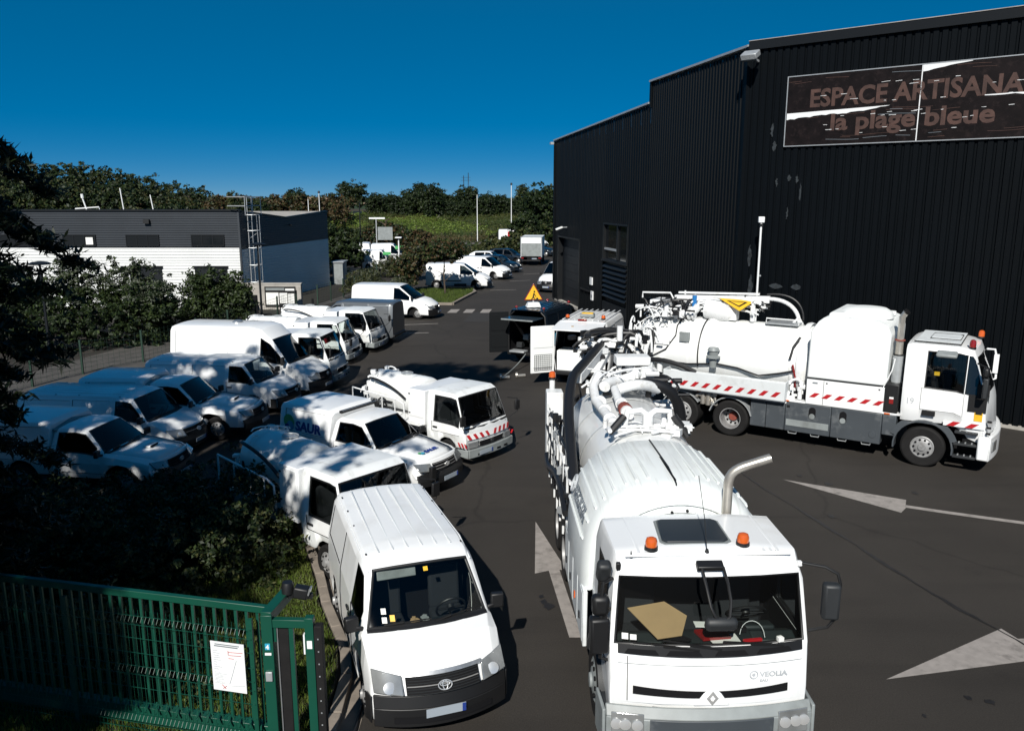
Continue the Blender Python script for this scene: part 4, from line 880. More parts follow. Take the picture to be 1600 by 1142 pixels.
# window with blinds and louvres on the side wall
wn = boxon(on2, 11.45, 15.15, 3.46, 5.3, -.22, -.12, 'window', M['darkglass'], bld)
boxon(on2, 11.4, 15.2, 5.27, 5.36, -.2, .03, 'frame', M['trim'], wn); boxon(on2, 13.0, 13.2, 3.5, 5.27, -.15, -.04, 'frame', M['trim'], wn); boxon(on2, 11.4, 11.5, 3.4, 5.3, -.2, .03, 'frame', M['trim'], wn)
boxon(on2, 15.1, 15.2, 3.4, 5.3, -.2, .03, 'frame', M['trim'], wn); boxon(on2, 11.4, 15.2, 3.36, 3.46, -.2, .10, 'sill', M['doorgrey'], wn); boxon(on2, 13.2, 15.1, 3.95, 4.05, -.15, -.03, 'frame', M['galv'], wn)
boxon(on2, 11.45, 15.15, .1, 3.36, -.22, -.10, 'panel_behind_louvres', M['clad'], bld)
for k in range(7):
    z = 3.16 - k * .26; mb = MB(); mb.v = [tuple(p) for p in (on2(11.5, z, -.06), on2(15.1, z, -.06), on2(15.1, z - .13, .07), on2(11.5, z - .13, .07), on2(11.5, z + .03, -.06), on2(15.1, z + .03, -.06), on2(15.1, z - .10, .07), on2(11.5, z - .10, .07))]
    mb.f = [[3, 2, 1, 0], [4, 5, 6, 7], [0, 1, 5, 4], [1, 2, 6, 5], [2, 3, 7, 6], [3, 0, 4, 7]]; mb.m = [0] * 6; mb.build('louvre', M['doorgrey'], bld, smooth=False)
boxon(on2, 11.45, 15.15, .12, 1.2, -.08, .0, 'lower_panel', M['doorgrey'], bld)
# sectional door
dr = boxon(on2, 19.6, 24.2, .05, 4.2, -.40, -.30, 'sectional_door', M['doorgrey'], bld)
for k in range(7): boxon(on2, 19.65, 24.15, .1 + k * .5, .1 + k * .5 + .485, -.298, -.27, 'door_section', M['doorgrey'], dr)
for t in (19.5, 24.2): boxon(on2, t, t + .12, .1, 4.2, -.4, .03, 'door_jamb', M['trim'], bld)
boxon(on2, 19.5, 24.3, 4.16, 4.26, -.4, .05, 'door_lintel', M['trim'], bld)
for t, z, w, h in ((17.1, 2.05, .42, .42), (16.9, 1.25, .35, .5)):
    o = boxon(on2, t - w / 2, t + w / 2, z - h / 2, z + h / 2, .0, .06, 'wall_plate', M['stripe_white'], bld)
    if z < 1.5: boxon(on2, t - .1, t + .1, z - .12, z + .05, .061, .065, 'plate_mark', M['darkprint'], o)
boxon(on2, 17.2, 19.0, 1.42, 1.50, 0, .12, 'wall_rail', M['trim'], bld)
# security camera, flood lights
p = on2(22.3, 4.85, .0); cmr = root('security_camera', 'small white security camera above the sectional door of the warehouse', 'camera', p)
MB().beam((0, 0, 0), (N2.x * .35, N2.y * .35, -.02), .05).build('bracket', M['galv'], cmr); MB().beam((N2.x * .3, N2.y * .3, .0), (N2.x * .72, N2.y * .72 - .1, -.14), .13, .11).build('camera_body', M['stripe_white'], cmr, bevel=.02)
p = on1(.35, 11.2, .05); fl = root('flood_light', 'grey flood light fixed high on the warehouse corner', 'flood light', p)
MB().beam((0, 0, 0), (N1.x * .42, N1.y * .42, .05), .07).build('bracket', M['galv'], fl)
MB().cbox((N1.x * .62, N1.y * .62, .12), (.55, .38, .20), rz=math.atan2(D1.y, D1.x), rx=.5).build('lamp_housing', M['galv'], fl, bevel=.03)
MB().cbox((N1.x * .66 + .0, N1.y * .66, -.02), (.45, .28, .03), rz=math.atan2(D1.y, D1.x), rx=.5).build('lamp_glass', M['darkglass'], fl)
# slim mast with white box
p = on1(1.15, 0, .8); ms = root('mast', 'slim white mast with small white square head standing before the warehouse', 'mast', p)
MB().tube([(0, 0, 0), (0, 0, 5.9)], .035, 8).build('pole', M['stripe_white'], ms); MB().cbox((0, 0, 5.98), (.2, .12, .2)).build('mast_head', M['stripe_white'], ms, bevel=.02); MB().cbox((0, 0, 5.80), (.1, .08, .1)).build('junction_box', M['plastic'], ms)
for z in (2.2, 4.1): MB().cbox((.05, 0, z), (.08, .05, .05)).build('clamp', M['galv'], ms)
# scuffed repairs on the corner sheets
M['scuff'] = mat('paint_scuff', (.016, .021, .025), .8, var=.6, vscale=9)
for t, z, w, h in ((.62, 8.9, .10, .55), (.9, 7.2, .08, .3), (1.3, 7.35, .14, .22), (1.6, 7.3, .10, .3), (1.75, 6.9, .07, .6), (1.35, 6.2, .06, .4), (.05, 4.7, .14, .75), (.12, 3.6, .18, .9), (.9, 3.7, .5, .2), (1.7, 3.72, .35, .22), (.72, 8.4, .14, .35)):
    zz = np.linspace(z - h / 2, z + h / 2, 9); MB().strip([tuple(on1(t + .3 + rng.uniform(-.03, .03) + w * .5 * (1 - math.sin(math.pi * i / 8)), u, .004)) for i, u in enumerate(zz)], [tuple(on1(t + .3 + w - w * .5 * (1 - math.sin(math.pi * i / 8)) + rng.uniform(-.03, .03), u, .004)) for i, u in enumerate(zz)], .002).build('paint_scuff', M['scuff'], bld, smooth=False)
# the faded sign ----------------------------------------------------
sg = root('sign', 'long dark faded sign with peeling film and copper letters on the warehouse', 'sign')
T0, T1, Z0, Z1 = 1.46, 10.6, 8.40, 10.58        # along D1 from the corner
def sg_pt(t, z, e): return on1(t, z, e)
seam = 5.57
for a, b in ((T0, seam - .015), (seam + .015, T1)): boxon(on1, a, b, Z0, Z1, .02, .06, 'sign_panel', M['signdark'], sg)
for z in (Z0 - .03, Z1): boxon(on1, T0 - .03, T1, z, z + .028, .02, .075, 'sign_frame', M['galv'], sg)
boxon(on1, T0 - .03, T0, Z0, Z1, .02, .075, 'sign_frame', M['galv'], sg); boxon(on1, seam - .014, seam + .014, Z0, Z1, .02, .066, 'sign_joint', M['stripe_white'], sg)
TT = lambda t, z, e=.062: frame(on1(t, z, e), (D1.x, D1.y, 0), (0, 0, 1))
text('sign_lettering', 'ESPACE ARTISANAL', .76, TT(2.20, 9.60), M['signtext'], sg, .004, .022, sx=.955)
text('sign_lettering', 'la plage bleue', .74, TT(2.92, 8.84), M['signtext'], sg, .004, .022, sx=1.17)
def rag(pts_top, pts_bot, name='torn_film'):
    mb = MB(); mb.strip([tuple(on1(t, z, .064)) for t, z in pts_bot], [tuple(on1(t, z, .064)) for t, z in pts_top], .006); return mb.build(name, M['stripe_white'], sg, smooth=False)
tt = np.linspace(T0 + .02, 4.72, 26); th_ = np.interp(tt, [T0, 2.5, 3.9, 4.72], [.20, .13, .11, .0]); jag = rng.uniform(-.02, .02, 26)
rag([(t, 9.43 + .018 * (t - T0) + .01 * j) for t, j in zip(tt, jag)], [(t, 9.425 - h + .018 * (t - T0) + j * (h > .03)) for t, h, j in zip(tt, th_, jag)])
tt = np.linspace(seam + .02, 6.9, 10); rag([(t, Z1 - .005) for t in tt], [(t, Z1 - .01 - .19 * max(0, 1 - (t - seam) / 1.34)**1.1 + rng.uniform(-.01, .01)) for t in tt])
tt = np.linspace(7.3, T1, 14); rag([(t, 9.60 + rng.uniform(0, .008)) for t in tt], [(t, 9.575 - .03 * (t > 8.1) + rng.uniform(-.012, .01)) for t in tt])
for k in range(48):
    row = rng.integers(0, 2); t = rng.uniform(2.1, 10.2); z = (9.62 if row == 0 else 8.72) + rng.choice([.0, .12, .3, .47, .56]) + rng.uniform(-.02, .02); L_ = rng.uniform(.06, .26)
    n_ = 4; ts = np.linspace(t, min(t + L_, T1), n_); sl = rng.uniform(-.02, .06)
    rag([(a, z + sl * (a - t) + rng.uniform(0, .006) + .006) for a in ts], [(a, z + sl * (a - t) - rng.uniform(0, .006)) for a in ts], 'peeling_sliver')
for k in range(26):
    t = rng.uniform(.8, 8); z = rng.choice([rng.uniform(10.3, 10.5), rng.uniform(8.5, 8.75), rng.uniform(9.2, 9.4)]); L_ = rng.uniform(.3, 1.2)
    mb = MB(); mb.strip([tuple(on1(a, z + .02 * math.sin(a * 3), .0625)) for a in np.linspace(t, t + L_, 6)], [tuple(on1(a, z + .02 * math.sin(a * 3) + .012, .0635)) for a in np.linspace(t, t + L_, 6)], .003); mb.build('film_wrinkle', M['darkprint'] if k % 4 == 0 else M['signtext'], sg)

# ---------------------------------------------------------------- white and grey workshop
wb = root('workshop', 'low workshop clad in white below and anthracite above with butterfly roof', 'building')
A = Vector((-16.5, 50.0)); FD = Vector((-1, 0)); SD = Vector((.2, .98)).normalized(); FN = Vector((0, -1)); SN = Vector((SD.y, -SD.x))
def wav(o, d, n, t0, t1, z0, top, m, pitch, depth, name, parent):      # horizontal ribbed sheet; top(t) gives its upper edge
    v, f = [], []; ts = [t0, t1] if not callable(top) else list(np.linspace(t0, t1, 25)); nz = int((max(top(t) for t in ts) if callable(top) else top) / pitch) + 2
    cols = []
    for t in ts:
        zt = top(t) if callable(top) else top; c = []; z = z0
        k = 0
        while z0 + k * pitch < (max(top(u) for u in ts) if callable(top) else top):
            for dz, e in ((0, 0), (pitch * .55, 0), (pitch * .7, -depth), (pitch * .95, -depth)): c.append((min(z0 + k * pitch + dz, zt), e))
            k += 1
        c.append((zt, 0)); cols.append([tuple((o + d * t + n * e)[:]) + (z_,) for z_, e in c])
    for c in cols: v += c
    m_ = len(cols[0])
    for a in range(len(cols) - 1):
        for k in range(m_ - 1): f.append((a * m_ + k, (a + 1) * m_ + k, (a + 1) * m_ + k + 1, a * m_ + k + 1))
    me = bpy.data.meshes.new(name); me.from_pydata(v, [], f); me.materials.append(m); return link(bpy.data.objects.new(name, me), parent)
wav(A, FD, FN, 0, 24, 0, 3.68, M['bardage'], .17, .035, 'white_cladding', wb)
wav(A, FD, FN, 0, 24, 3.72, 5.86, M['bardage_grey'], .14, .035, 'grey_cladding', wb)
gtop = lambda t: 5.86 - .09 * t if t < 6.2 else 5.30 + .045 * (t - 6.2)
wav(A, SD, SN, 0, 12.8, 0, 3.55, M['bardage'], .17, .035, 'white_cladding', wb)
wav(A, SD, SN, 0, 12.8, 3.58, gtop, M['bardage_grey'], .14, .035, 'grey_cladding', wb)
def onA(t, z, e=0): p = A + FD * t + FN * e; return Vector((p.x, p.y, z))
def onS(t, z, e=0): p = A + SD * t + SN * e; return Vector((p.x, p.y, z))
boxon(onA, -.05, .06, 0, 5.9, -.05, .06, 'corner_trim', M['bardage_grey'], wb); boxon(onA, -.06, 24, 5.84, 5.94, -.3, .06, 'coping', M['trim'], wb); boxon(onA, 0, 24, 3.67, 3.73, -.04, .03, 'joint_trim', M['trim'], wb)
Bk = A + SD * 12.8
mb = MB(); mb.prism([(A.x - .1, A.y + .1), (A.x - 24, A.y + .1), (Bk.x - 24, Bk.y - .1), (Bk.x - .1, Bk.y - .1)], 0, 5.2); mb.build('inner_wall', M['lining'], wb, smooth=False)
mb = MB(); mb.q((A.x, A.y + .2, 5.80), (A.x - 24, A.y + .2, 5.80), (A.x - 22.8, A.y + 6.2, 5.22), (A.x + 1.2, A.y + 6.2, 5.22)); mb.q((A.x + 1.2, A.y + 6.2, 5.22), (A.x - 22.8, A.y + 6.2, 5.22), (Bk.x - 24, Bk.y, 5.60), (Bk.x - .05, Bk.y, 5.60)); mb.build('roof', M['concrete'], wb, smooth=False)
mb = MB()
for t0, t1 in ((0, 6.2), (6.2, 12.8)):
    mb.v += [tuple(p) for p in (onS(t0, gtop(t0 + 1e-4 if t0 else 0) - .04, -.15), onS(t1, gtop(t1) - .04, -.15), onS(t1, gtop(t1) - .04, .06), onS(t0, gtop(t0) - .04, .06), onS(t0, gtop(t0) + .05, -.15), onS(t1, gtop(t1) + .05, -.15), onS(t1, gtop(t1) + .05, .06), onS(t0, gtop(t0) + .05, .06))]
    b = len(mb.v) - 8; mb.f += [[b + i for i in f] for f in ([3, 2, 1, 0], [4, 5, 6, 7], [0, 1, 5, 4], [1, 2, 6, 5], [2, 3, 7, 6], [3, 0, 4, 7])]; mb.m += [0] * 6
mb.build('side_coping', M['trim'], wb, smooth=False)
for i, t in enumerate((.99, 4.95, 8.78, 12.7, 16.6)):
    w = boxon(onA, t, t + 1.9, 3.80, 4.40, .0, .05, 'window', M['darkglass'], wb)
    boxon(onA, t - .05, t + 1.95, 4.39, 4.45, .0, .075, 'frame', M['trim'], w); boxon(onA, t - .05, t + 1.95, 3.75, 3.81, 0, .1, 'sill', M['trim'], w)
    for d in (-.05, .62, 1.27, 1.9): boxon(onA, t + d, t + d + .05, 3.8, 4.4, .0, .07, 'frame', M['trim'], w)
    if i == 2: boxon(onA, t + .12, t + .55, 3.85, 4.28, .051, .056, 'paper_in_window', M['paper'], w)
for t in (.89, 2.88, 4.88, 12.8):
    if t == 2.88: continue
    w = boxon(onA, t, t + 1.99, .1, 2.46, .0, .04, 'roller_door', M['doorgrey'], wb); boxon(onA, t - .06, t + 2.05, 2.44, 2.56, 0, .1, 'lintel', M['trim'], w)
    if t == 12.8: boxon(onA, t + .3, t + 1.7, 1.4, 2.2, .041, .05, 'pane', M['bumpgrey'], w)
boxon(onA, 5.35, 5.7, 5.1, 5.35, .0, .2, 'wall_lamp', M['plastic'], wb); boxon(onS, 6.6, 7.2, 4.75, 4.85, 0, .15, 'wall_lamp', M['trim'], wb)
# roof things
for t, h in ((7.15, 1.35), (5.35, .95)):
    p = onA(t, 5.85, -.6); tag(MB().tube([p, p + Vector((-.12, 0, h))], .03, 6).build('roof_pole', M['stripe_white']), 'taller' and ('tall' if h > 1 else 'short') + ' thin white pole on the workshop roof, ' + ('left one' if h > 1 else 'right one') + ' of the pair', 'pole', 'thin white poles on the workshop roof')
p = onA(9.5, 5.85, -.8); rt_ = root('roof_antenna', 'white antenna mast with low white rail on the workshop roof edge', 'antenna', p)
MB().tube([(0, 0, 0), (-.2, 0, .75)], .04, 6).tube([(-.2, 0, .75), (-.22, 0, 1.0)], .08, 6).build('mast', M['stripe_white'], rt_); MB().tube([(-.7, 0, 0), (-.7, 0, .12), (.75, 0, .22), (.8, 0, 0)], .035, 6).build('rail', M['stripe_white'], rt_)
# caged ladder on the side wall
ld = root('roof_ladder', 'galvanised caged ladder climbing the workshop side wall to the roof', 'ladder', (0, 0, 0))
for t in (.75, 1.3): MB().tube([onS(t, .9, .18), onS(t, 6.7, .18)], .028, 6).build('stile', M['galv'], ld)
for k in range(20): MB().tube([onS(.75, 1.1 + k * .29, .18), onS(1.3, 1.1 + k * .29, .18)], .014, 5).build('rung', M['galv'], ld)
for z in (1.5, 2.55, 3.6, 4.65, 5.6): MB().tube([onS(.75 - .1 + .375 * (1 - math.cos(a)), z, .18 + .62 * math.sin(a)) for a in np.linspace(0, math.pi, 11)], .025, 5).build('cage_hoop', M['galv'], ld)
for a in (.5, 1.1, 1.57, 2.1, 2.7):
    p = (.65 + .375 * (1 - math.cos(a)), .18 + .62 * math.sin(a)); MB().tube([onS(p[0], 1.5, p[1]), onS(p[0], 5.6, p[1])], .018, 5).build('cage_bar', M['galv'], ld)
for z in (6.15, 6.68): MB().tube([onS(1.4, z, .75), onS(-.5, z, .75), onS(-.5, z, -.4)], .028, 5).build('guard_rail', M['galv'], ld)
for t in (-.5, .4, 1.4): MB().tube([onS(t, 5.6, .75), onS(t, 6.68, .75)], .024, 5).build('guard_post', M['galv'], ld)
for z in (2.3, 4.2): MB().beam(onS(.9, z, .2), onS(1.25, z + .3, .5), .03).build('brace', M['galv'], ld)
# lean-to at the far end
lt = root('shed', 'small grey box shed at the far end of the workshop', 'shed', (0, 0, 0))
sh = Bk + Vector((.1, .5)); MB().box((sh.x, sh.y, 0), (sh.x + .8, sh.y + 1.6, 1.7)).build('wall', M['bumpgrey'], lt, smooth=False); MB().box((sh.x - .05, sh.y - .1, 1.702), (sh.x + .9, sh.y + 1.6, 1.78)).build('roof', M['galv'], lt, smooth=False)
# notice board wall and bin store
nb = root('notice_wall', 'low rendered wall carrying a framed notice board with three sheets', 'wall', (-13.3, 48.9, 0))
rzn = 0
MB().box((-3.1, 0, 0), (.62, .3, 1.55)).build('wall', M['concrete'], nb, bevel=.02); MB().box((-3.15, -.03, 1.552), (.66, .33, 1.62)).build('coping', M['concrete'], nb)
fb = MB().box((-1.55, -.07, .22), (.30, -.005, 1.42)).build('notice_board', M['plastic'], nb, bevel=.01)
MB().box((-1.47, -.078, .34), (-.72, -.072, 1.06)).build('sheet', M['paper'], fb); MB().box((-.66, -.078, .42), (-.2, -.072, 1.04)).build('sheet', M['paper'], fb); MB().box((-.16, -.078, .42), (.22, -.072, 1.0)).build('sheet', M['paper'], fb)
MB().box((-1.47, -.078, 1.2), (-.35, -.072, 1.34)).build('title_strip', M['bumpgrey'], fb); MB().box((-.3, -.078, 1.18), (.24, -.072, 1.3)).build('title_strip', M['paper'], fb)
rl = random.Random(5)
for x0, x1 in ((-.62, -.24), (-.12, .18)):
    mb = MB()
    for k in range(9): mb.box((x0, -.082, .5 + k * .055), (x0 + (x1 - x0) * rl.uniform(.5, 1), -.079, .512 + k * .055))
    mb.build('printed_line', M['darkprint'], fb, smooth=False)
bs = root('bin_store', 'beige concrete bin store with dark slatted door left of the notice board', 'bin store', (-15.8, 45.6, 0))
MB().box((-1.5, 0, 0), (-.1, .2, 1.45)).build('wall', M['concrete'], bs, bevel=.01); MB().box((-1.5, .2, 0), (-1.3, 2.2, 1.45)).build('wall', M['concrete'], bs); MB().box((-1.6, -.1, 1.455), (.2, 2.3, 1.55)).build('roof', M['concrete'], bs, bevel=.01)
MB().box((.0, -.0, 0), (1.5, .08, 1.3)).build('slatted_door', M['lining'], bs)
for k in range(9): MB().box((.05, -.03, .12 + k * .13), (1.45, -.004, .20 + k * .13)).build('slat', M['trim'], bs)

# street lamps ------------------------------------------------------
def street_lamp(label, x, y, h, kind='disc', m='galv', grp=None):
    t = root('street_lamp', label, 'street lamp', (x, y, 0), 0, grp)
    MB().tube([(0, 0, 0), (0, 0, h * .4), (0, 0, h)], [.07, .06, .045], 8).build('pole', M[m], t)
    if kind == 'disc': MB().lathe([(.04, 0), (.42, .02), (.45, .06), (.3, .13), (.08, .16)], Matrix.Translation((0, 0, h - .02)) @ Matrix.Rotation(-math.pi / 2, 4, 'Y') @ Matrix.Diagonal((-1, 1, 1, 1)) if 0 else Matrix.Translation((0, 0, h)) @ Matrix.Rotation(-math.pi / 2, 4, 'Y'), 18).build('lamp_head', M['doorgrey'], t)
    elif kind == 'cap': MB().cbox((0, 0, h + .03), (.5, .5, .10)).build('lamp_head', M['stripe_white'], t, bevel=.04)
    elif kind == 'top': MB().lathe([(.05, 0), (.2, .1), (.1, .35)], Matrix.Translation((0, 0, h)) @ Matrix.Rotation(-math.pi / 2, 4, 'Y'), 10).build('lamp_head', M['doorgrey'], t)
    return t
street_lamp('dark street lamp with disc head in front of the ladder', -13.6, 44.0, 4.15, m='doorgrey')
street_lamp('dark street lamp with disc head at the left among the shrubs', -19.6, 34.0, 3.95, m='doorgrey')
street_lamp('short white lamp post with flat cap behind the white van on the island', -8.6, 62.5, 3.6, 'cap', 'stripe_white')
street_lamp('plain grey post without a head between the far white vans', -13.4, 73, 6.1, 'none', 'darkprint' if 0 else 'doorgrey')
street_lamp('tall bare white pole on the green bank', -5.1, 121.8, 6.8, 'none', 'stripe_white', 'tall poles by the far road')
street_lamp('tallest white pole with small dark head right of the bare one', -.1, 124.5, 8.2, 'top', 'stripe_white', 'tall poles by the far road')
street_lamp('white pole with small dark head behind the right end of the workshop', -27.8, 120, 7.0, 'top', 'stripe_white', 'tall poles by the far road')
street_lamp('short white pole left of the pole with dark head behind the workshop', -29.4, 120, 6.2, 'none', 'stripe_white', 'tall poles by the far road')
# fences ------------------------------------------------------------
def mesh_fence(label, pts, h, m, step=2.4, wires=8, vstep=.25, name='fence', pm=None):
    t = root(name, label, 'fence'); 
    for a, b in zip(pts, pts[1:]):
        a, b = Vector(a), Vector(b); n = max(1, round((b - a).length / step))
        for k in range(n + (b == Vector(pts[-1]))):
            p = a + (b - a) * k / n; MB().box((p.x - .035, p.y - .035, 0), (p.x + .035, p.y + .035, h + .05)).build('post', M[pm or m], t, smooth=False)
            if k < n:
                q = a + (b - a) * (k + 1) / n; mb = MB(); L_ = (q - p).length
                for j in range(wires): z = .1 + (h - .15) * j / (wires - 1); mb.beam((p.x, p.y, z), (q.x, q.y, z), .008)
                for j in range(int(L_ / vstep)): u = p + (q - p) * (j + .5) * vstep / L_; mb.beam((u.x, u.y, .08), (u.x, u.y, h), .006)
                mb.build('mesh_panel', M[m], t, smooth=False)
    return t
M['fencegreen'] = mat('dark_green_fence', (.012, .035, .022), .5)
mesh_fence('dark green wire fence running behind the left row of parked vans', [(-18.8, 24.5), (-16.6, 30.85), (-15.3, 33.2), (-14.3, 36.5), (-13.3, 42), (-12.6, 47.5)], 1.3, 'fencegreen')
mesh_fence('dark wire fence along the pavement right of the workshop', [(-12.2, 51), (-11.0, 57), (-10.4, 63), (-11.6, 70)], 1.25, 'fencegreen')
mesh_fence('dark railing along the far road below the green bank', [(-16, 108), (-9, 111), (-2, 112.5), (3, 112)], 1.8, 'lining', 3, 5, .3)
for x, y, w_ in ((-14.7, 44.3, 'nearest to the dark street lamp'), (-12.3, 43.2, 'standing between the other two'), (-11.3, 46.0, 'farthest right by the railing')): tag(MB().box((x - .05, y - .05, 0), (x + .05, y + .05, 1.05)).build('bollard', M['lining']), 'black square bollard on the pavement, ' + w_, 'bollard', 'black bollards by the notice board')
# pylon on the skyline, far sign board
py = root('pylon', 'tiny pair of distant lattice masts on the skyline above the trees', 'pylon', (0, 0, 0))
for x in (-52, -47):
    mb = MB(); X = x * 1.0
    for s in (-.6, .6): mb.beam((X * 1.0 + s, 900, 4), (X + s * .2, 900, 27 if x < -50 else 30), .35)
    mb.beam((X - 3, 900, 22), (X + 3, 900, 22), .3); mb.beam((X - 2.4, 900, 25), (X + 2.4, 900, 25), .3); mb.build('lattice_mast', M['doorgrey'], py, smooth=False)
sb = root('road_sign', 'blank white sign board under a flat white lamp among bushes', 'sign', (-12.9, 84, 0))
MB().box((-.75, 0, 2.3), (.75, .06, 3.6)).build('board', M['bumpgrey'], sb); MB().beam((-.9, .1, 0), (-.9, .1, 4.4), .08).build('post', M['galv'], sb); MB().box((-1.6, 0, 4.4), (-.0, .3, 4.55)).build('lamp', M['stripe_white'], sb)

# ================================================================ TANKER IN FRONT (seen from its front)
def wipe_gen(parent, pts, m='plastic', r=.012, name='wiper'): return MB().tube(pts, r, 6).build(name, M[m], parent)
def superell(w, h, n, e=2.6):
    o = []
    for k in range(n + 1):
        a = math.pi * k / n; c, s = math.cos(a), math.sin(a); o.append((w * math.copysign(abs(c)**(2 / e), c), h * abs(s)**(2 / e)))
    return o
def tanker_front():
    t = root('vacuum_tanker', 'white vacuum tanker facing the camera with amber beacons and bent exhaust pipe', 'tanker truck', (2.32, 8.56, 0), R(-88), 'white sewer tankers in the yard', (1, 1.035, 1))
    Wd = 1.14
    rows = [(-1.62, 1.08, Wd, Wd, 1.10, 1.03, .95, 1.3, 1.66, 2.40, 2.62, 2.66, 0), (-1.52, 1.1, Wd + .01, Wd, 1.12, 1.05, .95, 1.3, 1.66, 2.42, 2.66, 2.71, 0), (-.50, 1.1, Wd + .01, Wd, 1.11, 1.04, .7, 1.3, 1.65, 2.42, 2.66, 2.71, .02), (-.28, 1.1, Wd + .01, Wd, 1.09, 1.01, .6, 1.3, 1.65, 2.40, 2.58, 2.61, .10),
            (-.20, 1.1, Wd + .01, Wd, 1.085, 1.03, .6, 1.3, 1.64, 2.38, 2.46, 2.47, .13), (-.02, 1.1, Wd + .01, Wd, 1.135, 1.09, .55, 1.25, 1.60, 1.655, 1.675, 1.69, .15), (.015, 1.1, Wd, Wd - .01, 1.12, 1.08, .55, 1.2, 1.50, 1.55, 1.57, 1.58, .15),
            (.055, 1.1, Wd - .01, Wd - .02, 1.10, 1.05, .55, 1.1, 1.28, 1.31, 1.33, 1.34, .15), (.07, 1.08, Wd - .03, Wd - .04, 1.06, 1.0, .55, .85, .98, .985, .99, .99, .15)]
    glass = [('windscreen', -.20, -.02, (6, 7), BOTH, 'clear', .022, 0), ('side_window', -1.2, -.42, (3,), BOTH, 'glass', .05, 0)]
    pan = [('door', -1.36, -.16, (2,), BOTH, 'white', .002, 0)]
    shell(t, rows, (-1.25,), .60, .50, 'white', glass, pan, glassmat='clear', bevel=.018)
    # lift the windscreen shoulders: side posts are part of body; black surround
    S = lambda x, y, z: (x - .14 * (abs(y) / Wd)**2, y, z)
    fr = lambda z: -.02 - (z - 1.68) * .232 if z > 1.68 else .0    # windscreen surface x at centre
    mb = MB(); ys = lin(-1.05, 1.05, 17)
    mb.strip([S(.032, y, 1.575 + .02 * (abs(y) / 1.05)**2) for y in ys], [S(.004, y, 1.70) for y in ys], .006); c = mb.build('scuttle_panel', M['plastic'], t, bevel=.006)
    for y0, y1 in ((-.98, -.60), (-.52, -.12), (.02, .40), (.50, .92)):
        MB().strip([S(.036, y, 1.60) for y in lin(y0, y1, 4)], [S(.026, y, 1.655) for y in lin(y0 + .04, y1 - .04, 4)], .008).build('scuttle_slot', M['lining'], c)
    for (a, b, z0, z1) in ((-.15, -.88, 1.66, 1.72), (.10, -.55, 1.665, 1.76), (.82, .12, 1.665, 1.75)):
        p, q = S(.01, a, z0), S(fr(z1) + .02, b, z1); w = MB(); w.beam(p, tuple(Vector(p).lerp(Vector(q), .55) + Vector((.03, 0, .01))), .03, .02); w.beam(tuple(Vector(p).lerp(Vector(q), .2) + Vector((.015, 0, .015))), q, .014, .014); w.build('wiper', M['plastic'], t)
    # shut lines, vertical seams and horizontal crease
    for y in (-.945,): MB().strip([S(.073, y, 1.02), S(.073, y + .008, 1.02)], [S(.022, y, 1.56), S(.022, y + .008, 1.56)], .003).build('shut_line', M['lining'], t)
    MB().strip([S(.042, y, 1.475) for y in ys], [S(.040, y, 1.479) for y in ys], .003).build('crease', M['bumpgrey'], t)
    # intake slot with diamond badge
    yl = lambda y, a, b: a + (b - a) * (y / .9)**2
    yy = lin(-.88, .88, 19)
    mb = MB(); mb.strip([S(.068, y, 1.085 + .03 * (y / .88)**2 - (0)) for y in yy], [S(.062, y, 1.165 - .0 * y + .045 * (y / .88)**2) for y in yy], .012); g = mb.build('intake', M['lining'], t)
    for k in range(3): MB().strip([S(.078, y, 1.10 + k * .02 + .035 * (y / .88)**2) for y in yy], [S(.078, y, 1.104 + k * .02 + .035 * (y / .88)**2) for y in yy], .003).build('intake_slat', M['plastic'], g)
    mb = MB(); mb.slab([(0, 0), (.0, 0), (.0, 0)], 0, 0) if 0 else None
    # raised shield under the badge
    sh = [(-.20, 1.0), (-.11, 1.13), (-.07, 1.20), (.07, 1.20), (.11, 1.13), (.20, 1.0)]
    MB().strip([S(.075, y, 1.0) for y in lin(-.20, .20, 7)], [S(.072, y, z) for y, z in zip(lin(-.10, .10, 7), (1.15, 1.18, 1.195, 1.2, 1.195, 1.18, 1.15))], .018).build('badge_shield', M['white'], t, bevel=.008)
    def diamond(w, h, x): return [(x, 0, 1.10 + h), (x, w, 1.10), (x, 0, 1.10 - h), (x, -w, 1.10)]
    o1, i1 = diamond(.068, .092, .105), diamond(.030, .045, .108); mb = MB()
    for k in range(4): a, b, c_, d = o1[k], o1[(k + 1) % 4], i1[(k + 1) % 4], i1[k]; mb.strip([a, b], [d, c_], .014)
    mb.build('badge', M['chrome'], t)
    # lettering on the front panel
    nrm = Vector((1, 0, .12)).normalized(); TT = lambda y, z: frame((.049 + .004 - .14 * (y / Wd)**2 + (1.34 - z) * .1, y, z), (-.10, 1, 0), (-.1, 0, 1))
    text('front_lettering', 'VEOLIA', .085, TT(.545, 1.315), M['greyprint'], t, .002, .002, sx=1.15); text('front_lettering', 'EAU', .045, TT(.545, 1.255), M['greyprint'], t, .002, .001, sx=1.2)
    mb = MB(); T = TT(.475, 1.345); mb.tube([T @ Vector((.045 * math.cos(a), .045 * math.sin(a), 0)) for a in [2 * math.pi * k / 20 for k in range(21)]], .007, 6, caps=False); mb.lathe([(.02, -.003), (.018, .004)], T @ Matrix.Rotation(-math.pi / 2, 4, 'Y'), 12); mb.build('logo_ring', M['greyprint'], t)
    # bumper and lamps
    yb = lin(-1.18, 1.18, 15)
    mb = MB(); mb.strip([S(.16, y, .40) for y in yb], [S(.16, y, .84) for y in yb], -.12); mb.strip([S(.16, y, .84) for y in yb], [S(.075, y, .96) for y in yb], -.03)
    for s in BOTH: mb.strip([(.02, s * 1.18, .42), (-.45, s * 1.2, .42)], [(.0, s * 1.18, .92), (-.45, s * 1.2, .92)], .04 * s)
